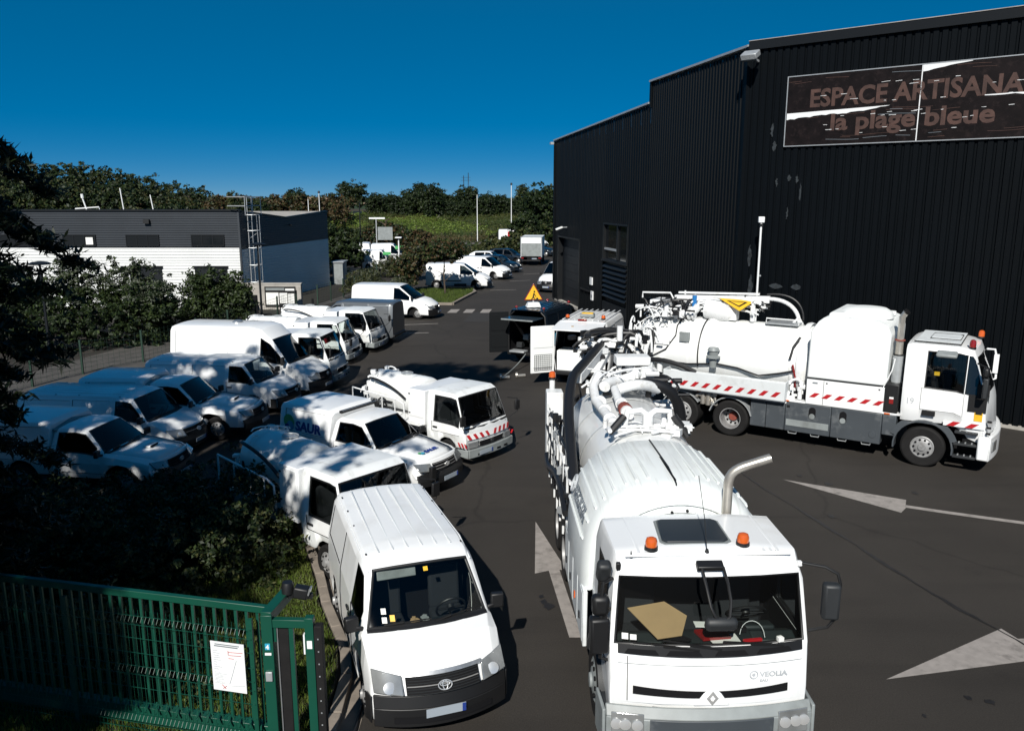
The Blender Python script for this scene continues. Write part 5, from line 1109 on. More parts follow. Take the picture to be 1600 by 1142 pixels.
    mb.build('bumper', M['bumpgrey'], t, bevel=.02)
    MB().strip([S(.172, y, .52) for y in lin(-.70, .70, 9)], [S(.172, y, .86) for y in lin(-.70, .70, 9)], .02).build('bumper_centre', M['skirt'], t, bevel=.012)
    for s in BOTH:
        y2 = lin(.76, 1.12, 6); o = MB().strip([S(.175, s * y, .62) for y in y2], [S(.135, s * y, .90) for y in y2], .02 * s).build('headlight', M['lens'], t, bevel=.012)
        for y in (.84, .97, 1.07): MB().lathe([(.06, -.01), (.065, .02), (.03, .025)], Matrix.Translation(S(.172, s * y, .77)) @ Matrix.Rotation(-.15, 4, 'Y'), 14).build('lamp_reflector', M['chrome'], o)
    # roof
    mb = MB(); sk = [(-1.30, -.36), (-1.26, -.42), (-.68, -.47), (-.61, -.42), (-.61, .24), (-.67, .31), (-1.24, .32), (-1.30, .26)]
    MB().prism([(x, y) for x, y in sk], 2.70, 2.735).build('roof_hatch', M['darkglass'] if 0 else mat('smoked_hatch', (.02, .025, .03), .45), t, bevel=.012)
    MB().prism([(x * 1.0 - (.03 if x < -1 else -.03), y + (.03 if y > 0 else -.03)) for x, y in sk], 2.69, 2.712).build('hatch_seal', M['bumpgrey'], t, bevel=.004)
    beacon(t, -.50, -.63, 2.685, .07, .15); beacon(t, -.56, .45, 2.695, .07, .15)
    MB().tube([(-.40, -.01, 2.68), (-.52, -.02, 3.05), (-.72, -.06, 3.52)], [.006, .005, .004], 5).lathe([(.03, 0), (.015, .05)], Matrix.Translation((-.40, -.01, 2.675)) @ Matrix.Rotation(-math.pi / 2, 4, 'Y'), 10).build('antenna', M['plastic'], t)
    MB().tube([(-.38, -.88, 2.64), (-.39, -.88, 2.72)], [.02, .004], 6).build('antenna_stub', M['plastic'], t)
    for y in (-.78, -.70, .66, .74, .82): MB().beam((-1.5, y, 2.688 - .02 * abs(y)), (-.38, y, 2.688 - .02 * abs(y)), .04, .02).build('roof_bead', M['white'], t, bevel=.006)
    MB().strip([(-.36, y, 2.655) for y in lin(-.95, .95, 9)], [(-.40, y, 2.675) for y in lin(-.95, .95, 9)], .015).build('roof_lip', M['white'], t)
    MB().cbox((-.33, -1.03, 2.56), (.06, .05, .09)).build('marker_lamp', M['plastic'], t, bevel=.01); MB().cbox((-.33, 1.04, 2.56), (.06, .05, .06)).build('marker_lamp', M['stripe_white'], t, bevel=.01)
    # kerb mirror on its loop, hung in front of the windscreen
    mb = MB(); mb.cbox((-.22, -.02, 2.60), (.12, .30, .07), ry=.4); m_ = mb.build('front_mirror_mount', M['plastic'], t, bevel=.015)
    MB().tube([(-.18, -.12, 2.60), (.02, -.11, 2.45), (.16, -.09, 2.28), (.20, -.04, 2.16), (.21, .05, 2.14), (.20, .11, 2.18), (.14, .13, 2.34), (.0, .13, 2.48), (-.18, .12, 2.6)], .017, 8).build('mirror_loop', M['plastic'], m_)
    MB().cbox((.19, .02, 2.09), (.12, .36, .16), ry=.35).build('front_mirror', M['greyplastic'], m_, bevel=.05)
    # side mirrors
    mb = MB(); mb.tube([(-.30, 1.06, 2.58), (-.18, 1.28, 2.58), (-.12, 1.40, 2.52), (-.10, 1.43, 2.4), (-.10, 1.42, 2.0), (-.14, 1.34, 1.84), (-.18, 1.13, 1.78)], .018, 8); a = mb.build('mirror_arm', M['plastic'], t); MB().cbox((-.09, 1.33, 2.20), (.14, .19, .44), rz=-.15).build('side_mirror', M['greyplastic'], a, bevel=.035)
    mb = MB(); mb.tube([(-.30, -1.10, 2.42), (-.16, -1.22, 2.44), (-.14, -1.24, 2.3), (-.14, -1.24, 1.5), (-.22, -1.12, 1.42)], .022, 8); mb.tube([(-.35, -1.08, 2.05), (-.14, -1.22, 2.02)], .018, 6); a = mb.build('mirror_arm', M['plastic'], t)
    MB().cbox((-.14, -1.26, 1.80), (.15, .22, .44), rz=.1).build('side_mirror', M['plastic'], a, bevel=.03); MB().cbox((-.16, -1.25, 2.17), (.16, .2, .24)).build('wide_mirror', M['plastic'], a, bevel=.05); MB().cbox((-.3, -1.2, 2.52), (.14, .16, .26), ry=.4).build('kerb_mirror', M['greyplastic'], a, bevel=.04)
    # interior
    MB().box((-1.5, -1.0, .9), (-.12, 1.0, 1.05)).build('cab_floor', M['lining'], t); MB().cbox((-1.45, 0, 1.75), (.04, 2.0, 1.3)).build('cab_rear_lining', M['seat'], t)
    mb = MB(); mb.slab([(-.62, 1.1), (-.12, 1.1), (-.085, 1.655), (-.34, 1.70), (-.56, 1.60)], -.52, .52)
    for s in BOTH: mb.slab([(-.62, 1.1), (-.22, 1.1), (-.205, 1.64), (-.36, 1.69), (-.56, 1.60)], s * .52, s * 1.03)
    mb.build('dashboard', M['dash'], t, bevel=.02)
    MB().slab([(-.60, 1.62), (-.34, 1.69), (-.34, 1.76), (-.55, 1.72)], .25, .82).build('instrument_hood', M['dash'], t, bevel=.03)
    seats(t, -1.05, 1.25, (-.62, .6)); steering(t, -.70, .58, 1.74, .8, .23)
    t_mw = Matrix.Translation(t.location) @ Matrix.Rotation(R(-88), 4, 'Z'); o = MB().prism([(-.02, -.92), (-.10, -.46), (.10, -.22), (.36, -.33), (.40, -.62)], 0, .012, t_mw @ Matrix.Translation((-.46, 0, 1.93)) @ Matrix.Rotation(R(29), 4, 'Y')).build('cardboard_sheet', M['tan'])
    tag(o, 'folded brown cardboard sheet lying on the dashboard of the front tanker', 'cardboard')
    def item(nm, poly, z, h, m, label, cat, rx=0):
        q = MB().prism(poly, 0, h).build(nm, M[m]); q.location = t_mw @ Vector((0, 0, z)); q.rotation_euler = (R(rx), 0, R(-88)); return tag(q, label, cat)
    item('document_box', [(-.32, -.14), (-.36, .20), (-.16, .26), (-.12, -.08)], 1.70, .035, 'redlens', 'flat dark red box lying among papers on the tanker dashboard', 'box')
    item('paper_sheet', [(-.24, -.02), (-.28, .34), (-.08, .36), (-.08, .02)], 1.695, .004, 'paper', 'white sheets of paper under the red box on the tanker dashboard', 'paper')
    item('paper_sheet', [(-.52, -.10), (-.50, .12), (-.38, .14), (-.40, -.10)], 1.72, .012, 'paper', 'crumpled white paper behind the red box on the tanker dashboard', 'paper')
    item('red_tube', [(-.10, .38), (-.13, .60), (-.10, .61), (-.07, .39)], 1.70, .03, 'red', 'red and white tube lying near the lower edge of the tanker windscreen', 'tube')
    item('glove', [(-.14, -.46), (-.20, -.30), (-.12, -.22), (-.06, -.36)], 1.70, .03, 'lining', 'black glove lying beside the cardboard on the tanker dashboard', 'glove')
    item('paper_cup', [(-.12, .78), (-.14, .84), (-.08, .86), (-.06, .79)], 1.70, .05, 'paper', 'small white cup at the right end of the tanker dashboard', 'cup')
    item('black_case', [(-.40, .22), (-.42, .46), (-.28, .48), (-.26, .24)], 1.71, .06, 'lining', 'black case on the tanker dashboard in front of the steering wheel', 'case')
    tag(MB().tube([t_mw @ Vector(p) for p in bez((-.22, .38, 1.72), (-.40, .45, 1.86), (-.42, .72, 1.84), (-.16, .66, 1.71), 10)], .004, 5).build('charging_cable', M['stripe_white']), 'thin white cable looping over the tanker dashboard', 'cable')
    st = MB().strip([S(-.035, -1.00, 1.74), S(-.032, -.93, 1.74)], [S(-.050, -1.00, 1.81), S(-.047, -.93, 1.81)], .004).build('windscreen_sticker', M['paper'], t); MB().strip([S(-.031, -.91, 1.74), S(-.03, -.84, 1.74)], [S(-.047, -.91, 1.80), S(-.045, -.84, 1.80)], .004).build('windscreen_sticker', M['paper'], t)
    # wheels, arches, steps
    for s in BOTH:
        wheel(t, -1.25, s * 1.16, .50, .30, .30, 'bumpgrey')
        for x in (-5.2, -6.5): wheel(t, x, s * 1.18, .50, .56, .30, 'rim', 'hub', front=False)
        mb = MB(); ar = arc((-1.25, .50), .62, 10, 170, 10, 'xz', 0); mb.strip([(x, s * 1.17, z) for x, _, z in ar], [(x, s * .8, z) for x, _, z in ar], .03); mb.build('mudguard', M['greyplastic'], t)
        mb = MB()
        for z in (.42, .72): mb.box((-.58, s * 1.0, z), (-.12, s * 1.20, z + .05))
        mb.build('step', M['greyplastic'], t)
    mb = MB()
    for s in BOTH: mb.box((-8.2, s * .42 - .05, .75), (-.4, s * .42 + .05, 1.02))
    mb.build('chassis', M['lining'], t); MB().box((-1.5, -.8, .5), (-.2, .8, .95)).build('engine', M['lining'], t)
    # side lockers below the housing
    for s in BOTH:
        b = MB().box((-4.3, s * 1.2 - .03, .62), (-1.85, s * 1.2 + .03, 1.45)).build('side_locker', M['oldwhite'], t, bevel=.015)
        for k in range(4): MB().box((-2.42 - k * .6, s * 1.235 - .004, .68), (-1.90 - k * .6, s * 1.235 + .004, 1.40)).build('locker_door', M['oldwhite'], b, bevel=.006); MB().cbox((-2.16 - k * .6, s * 1.246, .95), (.05, .02, .10)).build('latch', M['amber' if k == 1 else 'plastic'], b)
    # ribbed housing with its rounded shoulders -----------------------------------
    def sec(x, w, zb, zt, e=2.5, n=28):
        o = [(x, w, zb - .0)] + [(x, y, (zt - 1.1) * 1 * (z / 1) + 1.1) if 0 else (x, y, 1.55 + z * (zt - 1.55)) for y, z in superell(w, 1, n, e)] + [(x, -w, zb)]
        return o
    prof = [(-1.82, .78, 1.7, 2.55), (-1.84, .98, 1.55, 2.72), (-1.90, 1.14, 1.45, 2.84), (-2.02, 1.21, 1.40, 2.91), (-2.20, 1.24, 1.4, 2.95), (-3.0, 1.24, 1.4, 2.97), (-3.92, 1.24, 1.4, 2.98), (-3.98, 1.22, 1.42, 2.95)]
    secs = [sec(*p) for p in prof]; n = len(secs[0]); mb = MB()
    for s in secs: mb.v += s
    for a in range(len(secs) - 1):
        for k in range(n - 1): mb.f.append([a * n + k, a * n + k + 1, (a + 1) * n + k + 1, (a + 1) * n + k]); mb.m.append(0)
    for a in (0, len(secs) - 1): mb.f.append([a * n + k for k in range(n)]); mb.m.append(0)
    h = mb.build('ribbed_cover', M['cover'], t, ang=45)
    ss = superell(1.24, 1, 60, 2.5)
    def sk_pt(u, x, off=0):     # point on the cover at angle fraction u
        a = math.pi * u; c, s = math.cos(a), math.sin(a); y = 1.24 * math.copysign(abs(c)**(.8), c); z = 1.55 + abs(s)**.8 * (2.965 - 1.55)
        nrm = Vector((0, c, s * 1.0)).normalized(); return Vector((x, y, z)) + nrm * off
    for i, u in enumerate((.09, .15, .21, .26, .31, .36, .40, .44, .56, .60, .64, .69, .74, .79, .85, .91)):
        mb = MB(); a_ = .0 
        mb.tube([sk_pt(u, -2.26, .0), sk_pt(u, -2.32, .014), sk_pt(u, -3.90, .016), sk_pt(u, -3.96, .0)], .020, 6); mb.build('rib', M['cover'], t)
    for k, r in enumerate((.62, .74, .86, .97)):    # concentric relief rings on the front face
        x = -1.80 if k < 2 else -1.815
        mb = MB(); mb.tube([(x, r * math.cos(a) * 1.08, 1.78 + (r * .98) * math.sin(a)) for a in np.linspace(.35, math.pi - .35, 22)], .02, 6); mb.build('relief_ring', M['cover'], t)
    mb = MB(); mb.strip([sk_pt(.5, x, .006) + Vector((0, -.012, 0)) for x in (-2.1, -2.6, -3.3, -3.96)], [sk_pt(.5, x, .006) + Vector((0, .012, 0)) for x in (-2.1, -2.6, -3.3, -3.96)], .01); mb.build('centre_joint', M['lining'], t)
    wipe_gen(t, [(-1.84, 0, 2.62), (-2.05, 0, 2.94), (-2.6, .01, 2.985), (-3.9, .0, 2.99)], 'hose', .012, 'cable')
    for s in BOTH: wipe_gen(t, [(-1.83, .0, 2.62), (-1.80, s * .24, 2.42)], 'steelwhite', .008, 'stay'); 
    for y, z in ((-.26, 2.4), (.26, 2.42), (-.1, 2.62), (.1, 2.64)): MB().lathe([(.02, 0), (.02, .02)], Matrix.Translation((-1.80, y, z)), 8).build('bolt', M['plastic'], t)
    # VEOLIA along the flank of the cover, tilted with its curve
    a0 = sk_pt(.80, -3.55, .022); b0 = sk_pt(.90, -3.55, .022)
    a0 = sk_pt(.875, -3.60, .035); up = (sk_pt(.85, -3.60, .035) - a0)
    text('flank_lettering', 'VEOLIA', .30, frame(a0, (1, 0, 0), up), M['darkprint'], t, .004, .004, sx=1.15)
    T = frame(a0 + Vector((-.10, 0, 0)) + up.normalized() * .12, (1, 0, 0), up); MB().tube([T @ Vector((.11 * math.cos(a) - .08, .13 * math.sin(a), 0)) for a in [2 * math.pi * k / 18 for k in range(19)]], .02, 6, caps=False).build('logo_ring', M['greyprint'], t)
    # exhaust stack
    mb = MB(); pts = [(-1.74, .60, 1.9), (-1.74, .60, 2.55)] ; mb.tube(pts, .10, 16); mb.lathe([(.115, 0), (.115, .05)], Matrix.Translation((-1.74, .60, 2.52)) @ Matrix.Rotation(-math.pi / 2, 4, 'Y'), 16); mb.build('silencer', M['exhaust'], t)
    mb = MB(); mb.tube([(-1.74, .60, 2.5), (-1.74, .60, 2.95)] + bez((-1.74, .60, 3.0), (-1.74, .60, 3.17), (-1.74, .66, 3.22), (-1.72, .78, 3.28), 6) + [(-1.70, 1.12, 3.40)], .062, 16); mb.build('exhaust_pipe', M['exhaust'], t)
    MB().lathe([(.05, 0), (.05, .004)], Matrix.Translation((-1.70, 1.122, 3.402)) @ Matrix.Rotation(math.pi / 2, 4, 'Z') @ Matrix.Rotation(-.34, 4, 'Y'), 14).build('exhaust_mouth', M['lining'], t)
    MB().cbox((-1.72, .60, 2.50), (.22, .3, .05)).build('exhaust_bracket', M['plastic'], t)
    # tank -------------------------------------------------------------------------
    Tk = Matrix.Translation((0, .10, 1.98)) 
    MB().lathe([(.4, -8.35), (.72, -8.25), (.92, -8.05), (.98, -7.9), (.98, -3.9)], Tk, 48).build('tank', M['tankwhite'], t)
    for x in (-4.4, -5.5, -6.6, -7.7): MB().lathe([(1.0, x - .03), (1.0, x + .03)], Tk, 48, cap=False).build('tank_hoop', M['tankwhite'], t)
    # saddle and white vertical fork just behind the cover
    mb = MB(); mb.tube([(-4.55, .10, 2.95), (-4.55, .10, 3.22)], .09, 12); mb.tube([(-4.55, -.28, 3.02), (-4.55, -.24, 3.28), (-4.55, -.02, 3.30), (-4.55, .10, 3.2)], .055, 8); mb.tube([(-4.55, .48, 3.02), (-4.55, .44, 3.28), (-4.55, .22, 3.30), (-4.55, .10, 3.2)], .055, 8); mb.build('pipe_fork', M['steelwhite'], t)
    MB().tube([(-4.5, -.30, 3.22), (-4.35, -.55, 2.98)], .06, 8).build('hose', M['hose'], t); MB().tube([(-4.5, .50, 3.22), (-4.35, .72, 2.9)], .06, 8).build('hose', M['hose'], t)
    mb = MB(); fuzz(mb, (-4.5, .1, 3.0), (.28, .75, .06), 30, .014, 21); mb.build('valve_fittings', M['steelwhite'], t)
    # long white pipes on the crown
    mb = MB(); mb.tube([(-4.8, -.42, 3.02), (-6.2, -.52, 3.04), (-6.8, -.50, 3.16), (-7.2, -.34, 3.32)], .085, 12); mb.tube([(-5.1, -.10, 3.06), (-5.9, -.16, 3.12), (-6.5, -.14, 3.2)], .075, 12)
    for x in (-5.0, -5.6, -6.2): mb.lathe([(.11, x - .03), (.11, x + .03)], Matrix.Translation((0, -.45, 3.04)), 12)
    for x in (-5.2, -5.8): mb.lathe([(.11, x - .04), (.11, x + .04)], Matrix.Translation((0, -.13, 3.1)), 12)
    mb.build('transfer_pipe', M['steelwhite'], t)
    mb = MB(); mb.lathe([(.12, -5.55), (.12, -5.35)], Matrix.Translation((0, -.12, 3.08)), 12); mb.build('rusty_coupling', M['hub'], t)
    mb = MB(); mb.tube(bez((-7.4, .45, 3.35), (-7.4, .2, 3.05), (-7.0, -.15, 3.3), (-6.7, -.30, 3.2), 8), .11, 12); mb.tube(bez((-6.6, -.1, 3.15), (-6.5, .3, 3.35), (-6.8, .5, 3.2), (-6.9, .75, 3.1), 8), .10, 12); mb.build('elbow_pipe', M['steelwhite'], t)
    MB().tube(bez((-6.9, .3, 3.18), (-6.8, .9, 3.30), (-7.0, 1.25, 2.95), (-7.1, 1.25, 2.2), 12), .11, 12).build('suction_hose', M['hose'], t)
    mb = MB(); mb.box((-7.95, .05, 3.42), (-7.55, .72, 3.60)); mb.build('filter_box', M['steelwhite'], t, bevel=.02)
    mb = MB(); mb.lathe([(.16, 2.9), (.16, 3.05), (.12, 3.12), (.14, 3.25), (.12, 3.42)], Matrix.Translation((-7.4, .62, 0)) @ Matrix.Rotation(-math.pi / 2, 4, 'Y'), 18); mb.tube([(-7.75, .35, 2.9), (-7.75, .35, 3.45)], .1, 12); mb.build('cyclone_filter', M['steelwhite'], t)
    mb = MB(); fuzz(mb, (-7.3, .1, 3.15), (.5, .8, .18), 30, .016, 33); fuzz(mb, (-8.0, .5, 2.7), (.35, .7, .5), 36, .016, 34); mb.build('pipework', M['steelwhite'], t)
    mb = MB(); fuzz(mb, (-7.4, .3, 3.1), (.6, .9, .15), 26, .02, 35); fuzz(mb, (-8.4, 0, 2.2), (.25, .9, .8), 40, .025, 36); mb.build('hoses_and_valves', M['hose'], t)
    # boom with hose folded along the left side
    mb = MB(); mb.beam((-9.0, .0, 3.55), (-7.2, -.75, 3.25), .16, .20); mb.beam((-9.0, .12, 3.45), (-7.4, -.45, 3.1), .08, .12); mb.beam((-9.1, -.3, 3.62), (-8.8, .4, 3.62), .3, .1); mb.build('boom', M['steelwhite'], t, bevel=.01)
    mb = MB(); mb.tube([(-9.1, .02, 3.66), (-7.3, -.72, 3.42)] + bez((-7.0, -.85, 3.35), (-6.4, -1.0, 3.2), (-6.0, -1.05, 2.9), (-5.2, -1.08, 2.6), 8) + [(-4.2, -1.12, 2.15)], .09, 12); mb.build('boom_hose', M['hose'], t)
    mb = MB(); fuzz(mb, (-9.1, .1, 3.5), (.45, .7, .28), 70, .02, 41); mb.build('boom_joint', M['steelwhite'], t)
    mb = MB(); fuzz(mb, (-9.0, .1, 3.6), (.4, .75, .26), 50, .024, 42); mb.tube(bez((-9.2, -.5, 3.5), (-9.0, -.5, 4.0), (-9.0, .6, 4.0), (-9.2, .8, 3.5), 12), .045, 8); mb.build('boom_hoses', M['hose'], t)
    # left flank: rails, ladder frame, tubes, beacon post
    for k, (y, z) in enumerate(((-1.16, 1.5), (-1.2, 1.85), (-1.18, 2.2))): MB().tube([(-8.8, y, z), (-4.1, y, z)], .03, 8).build('flank_rail', M['steelwhite' if k != 1 else 'plastic'], t)
    for x in (-8.7, -8.1, -7.5, -6.9, -6.3, -5.7, -5.1, -4.5): MB().tube([(x, -1.19, .9), (x, -1.19, 2.35)], .022, 6).build('flank_post', M['steelwhite'], t)
    for k in range(7): MB().tube([(-8.6 + k * .6, -1.2, 1.5), (-8.3 + k * .6, -1.12, 2.3)], .018, 6).build('flank_brace', M['galv'], t)
    mb = MB(); fuzz(mb, (-6.4, -1.12, 1.7), (2.2, .1, .6), 46, .010, 51); mb.build('flank_pipework', M['galv'], t)
    mb = MB(); fuzz(mb, (-6.4, -1.10, 1.6), (2.2, .1, .7), 80, .022, 52); mb.tube(bez((-8.4, -1.22, 1.3), (-7.4, -1.25, 1.0), (-6, -1.25, 2.2), (-4.3, -1.22, 1.6), 14), .07, 8); mb.build('flank_hoses', M['hose'], t)
    MB().box((-9.3, -1.2, 1.1), (-8.9, -.85, 2.55)).build('rear_pillar', M['grimy'], t, bevel=.02); beacon(t, -9.4, -1.05, 2.75, .075, .17)
    MB().tube([(-9.4, -1.05, 1.6), (-9.4, -1.05, 2.76)], .06, 10).build('beacon_post', M['steelwhite'], t); MB().box((-9.9, -1.15, .8), (-9.5, -.4, 1.5)).build('rear_locker', M['oldwhite'], t, bevel=.01)
    # rear outrigger: plate with two legs on the right
    mb = MB(); mb.beam((-8.6, .80, 2.30), (-8.6, 1.55, 2.36), .10, .20); o = mb.build('door_arm', M['steelwhite'], t, bevel=.01)
    mb = MB(); mb.beam((-8.58, 1.1, 2.25), (-8.3, .70, 1.3), .09, .09); mb.beam((-8.55, 1.35, 2.25), (-8.5, 1.38, 1.2), .09, .05); mb.build('arm_leg', M['steelwhite'], o, bevel=.01)
    for x in (-4.6, -7.9): MB().box((x - .15, -.8, 1.0), (x + .15, .95, 1.35)).build('tank_saddle', M['oldwhite'], t)
    return t
tanker_front()

# ================================================================ TANKER SEEN FROM THE SIDE
def tanker_side():
    t = root('vacuum_tanker', 'white vacuum tanker parked side-on by the warehouse with grey lockers and water tank', 'tanker truck', (12.33, 20.13, 0), R(-33.1), 'white sewer tankers in the yard')
    y0 = -1.25
    rows = [(-2.05, 1.12, 1.22, 1.22, 1.14, 1.0, 1.15, 1.5, 2.08, 2.98, 3.10, 3.14, 0), (-1.95, 1.15, 1.25, 1.25, 1.16, 1.02, 1.15, 1.5, 2.08, 3.0, 3.14, 3.18, 0), (-.85, 1.15, 1.25, 1.25, 1.16, 1.02, 1.2, 1.5, 2.05, 3.0, 3.14, 3.18, 0), (-.50, 1.15, 1.25, 1.24, 1.14, 1.0, 1.0, 1.4, 2.0, 2.95, 3.08, 3.10, .08), (-.42, 1.15, 1.25, 1.24, 1.13, 1.0, .9, 1.4, 2.0, 2.85, 2.92, 2.94, .10),
            (-.10, 1.15, 1.25, 1.24, 1.20, 1.12, .8, 1.35, 1.96, 2.0, 2.04, 2.06, .16), (-.03, 1.15, 1.24, 1.23, 1.18, 1.1, .6, 1.2, 1.75, 1.78, 1.80, 1.82, .16), (.05, 1.1, 1.2, 1.18, 1.12, 1.05, .45, .8, 1.0, 1.02, 1.05, 1.06, .16)]
    glass = [('windscreen', -.42, -.10, (6, 7), BOTH, 'clear', .03, 0), ('side_window', -1.56, -.62, (3,), BOTH, 'glass', .03, 0), ('quarter_window', -.60, -.12, (3,), BOTH, 'darkglass', .012, 0)]
    pan = [('door', -1.62, -.60, (2,), BOTH, 'white', .002, 0)]
    shell(t, rows, (-1.47,), .62, .52, 'white', glass, pan, glassmat='clear', bevel=.02)
    mb = MB(); mb.slab([(-1.9, 3.195), (-.86, 3.195), (-.88, 3.21), (-1.88, 3.21)], -.92, .92); mb.build('roof_panel', M['oldwhite'], t)
    mb = MB(); mb.prism([(-1.55, -.45), (-1.0, -.45), (-.95, -.4), (-.95, .3), (-1.0, .36), (-1.55, .36), (-1.6, .3), (-1.6, -.4)], 3.2, 3.235); mb.build('roof_hatch', M['oldwhite'], t, bevel=.01)
    mb = MB(); mb.tube([(-1.60, -.5, 3.225), (-.92, -.5, 3.225), (-.92, .41, 3.225), (-1.6, .41, 3.225), (-1.60, -.5, 3.225)], .012, 5); mb.build('hatch_seal', M['plastic'], t)
    beacon(t, -.62, -.92, 3.1, .075, .22, 'redlens'); beacon(t, -.55, .85, 3.12, .075, .2)
    for y in (-.96, .96): MB().beam((-1.92, y, 3.19), (-.85, y, 3.19), .03, .02).build('roof_seam', M['plastic'], t)
    MB().beam((-.86, -.96, 3.2), (-.86, .96, 3.2), .02, .02).build('roof_seam', M['plastic'], t)
    # black corner glass, mirrors
    MB().box((-.56, y0 - .012, 1.60), (-.16, y0 - .002, 2.03)).build('quarter_trim', M['plastic'], t); MB().box((-.40, -1.235, 2.0), (-.13, -1.20, 2.3)).build('quarter_trim', M['plastic'], t)
    mb = MB(); mb.tube([(-.45, -1.2, 2.80), (-.25, -1.48, 2.78), (-.22, -1.52, 2.6), (-.22, -1.52, 2.0), (-.40, -1.26, 1.95)], .022, 8); a = mb.build('mirror_arm', M['plastic'], t)
    MB().cbox((-.22, -1.54, 2.28), (.12, .24, .50)).build('side_mirror', M['greyplastic'], a, bevel=.03); MB().cbox((-.24, -1.52, 2.66), (.14, .24, .24)).build('wide_mirror', M['plastic'], a, bevel=.05)
    MB().cbox((-1.12, -1.36, 2.98), (.46, .26, .10), rx=.35).build('side_work_lamp', M['bumpgrey'], t, bevel=.04)
    MB().tube([(-.40, 1.14, 2.80), (-.22, 1.28, 2.78), (-.15, 1.30, 2.5), (-.13, 1.28, 2.0), (-.25, 1.18, 1.95)], .03, 8).cbox((-.16, 1.30, 2.4), (.12, .16, .5)).build('far_mirror', M['stripe_white'], t, bevel=.02)
    MB().cbox((-1.40, y0 - .012, 1.43), (.30, .02, .14)).build('door_handle', M['plastic'], t, bevel=.02)
    text('side_lettering', '19', .22, frame((-2.0 + .05, y0 - .004, 1.62), (1, 0, 0), (0, 0, 1)), M['greyprint'], t, .002, sx=.9)
    # fluorescent markings on the door
    b = MB().box((-1.05, y0 - .010, 1.18), (-.14, y0 - .004, 1.31)).build('reflective_band', M['stripe_white'], t); stripes(b, (-1.04, y0 - .012, 1.185), (1, 0, 0), (0, 0, 1), .80, .12, 2, w=.42, slant=1.2)
    s = MB().box((-.40, y0 - .010, 1.38), (-.22, y0 - .004, 1.68)).build('yellow_sticker', M['yellow'], t); MB().box((-.38, y0 - .014, 1.55), (-.24, y0 - .011, 1.62)).build('sticker_print', M['plastic'], s)
    # front lower corner, bumper, steps, fender
    mb = MB(); yb = lin(-1.24, 1.24, 11); f = lambda y, x, z: (x - .15 * (abs(y) / 1.24)**2, y, z)
    mb.strip([f(y, .16, .38) for y in yb], [f(y, .16, 1.02) for y in yb], -.14); mb.strip([(-.0, y0, .42), (-.26, y0, .42)], [(.0, y0, 1.02), (-.26, y0, 1.02)], -.1); mb.build('bumper', M['white'], t, bevel=.04)
    for s_ in BOTH:
        MB().strip([f(s_ * y, .165, .62) for y in (.8, .95, 1.1)], [f(s_ * y, .165, .88) for y in (.8, .95, 1.1)], .03 * s_).build('headlight', M['lens'], t, bevel=.01)
        for z in (.40, .72, 1.02): MB().box((-.78, s_ * 1.20 - .10, z), (-.27, s_ * 1.20 + .06, z + .06)).build('cab_step', M['greyplastic'], t, bevel=.01)
        mb = MB()
        for z in (.47, .79, 1.09):
            for k in range(3): mb.cbox((-.66 + k * .14, s_ * 1.2, z), (.03, .1, .02))
        mb.build('step_tread', M['galv'], t)
        mb = MB(); ar = arc((-1.47, .52), .66, -8, 188, 16, 'xz'); mb.strip([(x, s_ * 1.27, z) for x, _, z in ar], [(x, s_ * .9, z) for x, _, z in ar], .04 * s_)
        ar2 = arc((-1.47, .52), .82, 20, 160, 14, 'xz'); ar1 = arc((-1.47, .52), .67, 20, 160, 14, 'xz'); mb.strip([(x, s_ * 1.275, z) for x, _, z in ar1], [(x, s_ * 1.262, min(z, 1.16)) for x, _, z in ar2], .02)
        mb.build('mudguard', M['skirt'], t, bevel=.01)
        wheel(t, -1.47, s_ * 1.24, .525, .32, .28, 'rim', segs=36)
        for x in (-6.45, -7.92): wheel(t, x, s_ * 1.24, .525, .60, .31, 'rim', 'hub', front=(x < -7), segs=36)
        for x in (-6.45, -7.92):
            mb = MB(); ar = arc((x, .52), .64, 15 if x > -7 else 35, 165, 12, 'xz'); mb.strip([(a_, s_ * 1.27, z) for a_, _, z in ar], [(a_, s_ * .75, z) for a_, _, z in ar], .03); mb.build('mudguard', M['galv'], t)
    for k, z in enumerate((1.5, 1.35, 1.2, 1.08)): MB().cbox((-.06, y0 + .0, z - .1), (.10, .04, .05)).build('corner_vane', M['plastic'], t)
    MB().box((-.6, -1.1, .6), (-.2, 1.1, 1.0)).build('front_frame', M['lining'], t)
    MB().box((-1.9, -1.0, 1.2), (-.2, 1.0, 1.35)).build('cab_floor', M['lining'], t); dash(t, -.62, -.14, 1.05, 2.0); seats(t, -1.1, 1.6, (-.62, .6), 'lining'); steering(t, -.72, .6, 2.05, .8, .23); MB().cbox((-1.96, 0, 2.2), (.04, 2.2, 1.6)).build('cab_rear_lining', M['lining'], t)
    w = MB().cbox((-1.32, -1.05, 2.42), (.12, .05, .09)).build('yellow_vest', M['yellow'], t)
    mb = MB()
    for s_ in BOTH: mb.box((-10.0, s_ * .42 - .05, .85), (-.5, s_ * .42 + .05, 1.12))
    mb.box((-10.0, -.42, .9), (-9.9, .42, 1.1)); mb.build('chassis', M['lining'], t); MB().box((-1.9, -.8, .5), (-.4, .8, 1.15)).build('engine', M['lining'], t); MB().box((-5.6, -.9, .55), (-2.6, .9, 1.1)).build('under_tank', M['lining'], t)
    # battery box and exhaust between cab and water tank
    b = MB().box((-2.44, -1.24, 1.30), (-2.12, -.7, 2.05)).build('battery_box', M['plastic'], t, bevel=.02); MB().cbox((-2.28, -1.247, 1.62), (.10, .01, .14)).build('label', M['redlens'], b); MB().cbox((-2.28, -1.250, 1.70), (.10, .01, .05)).build('label', M['paper'], b)
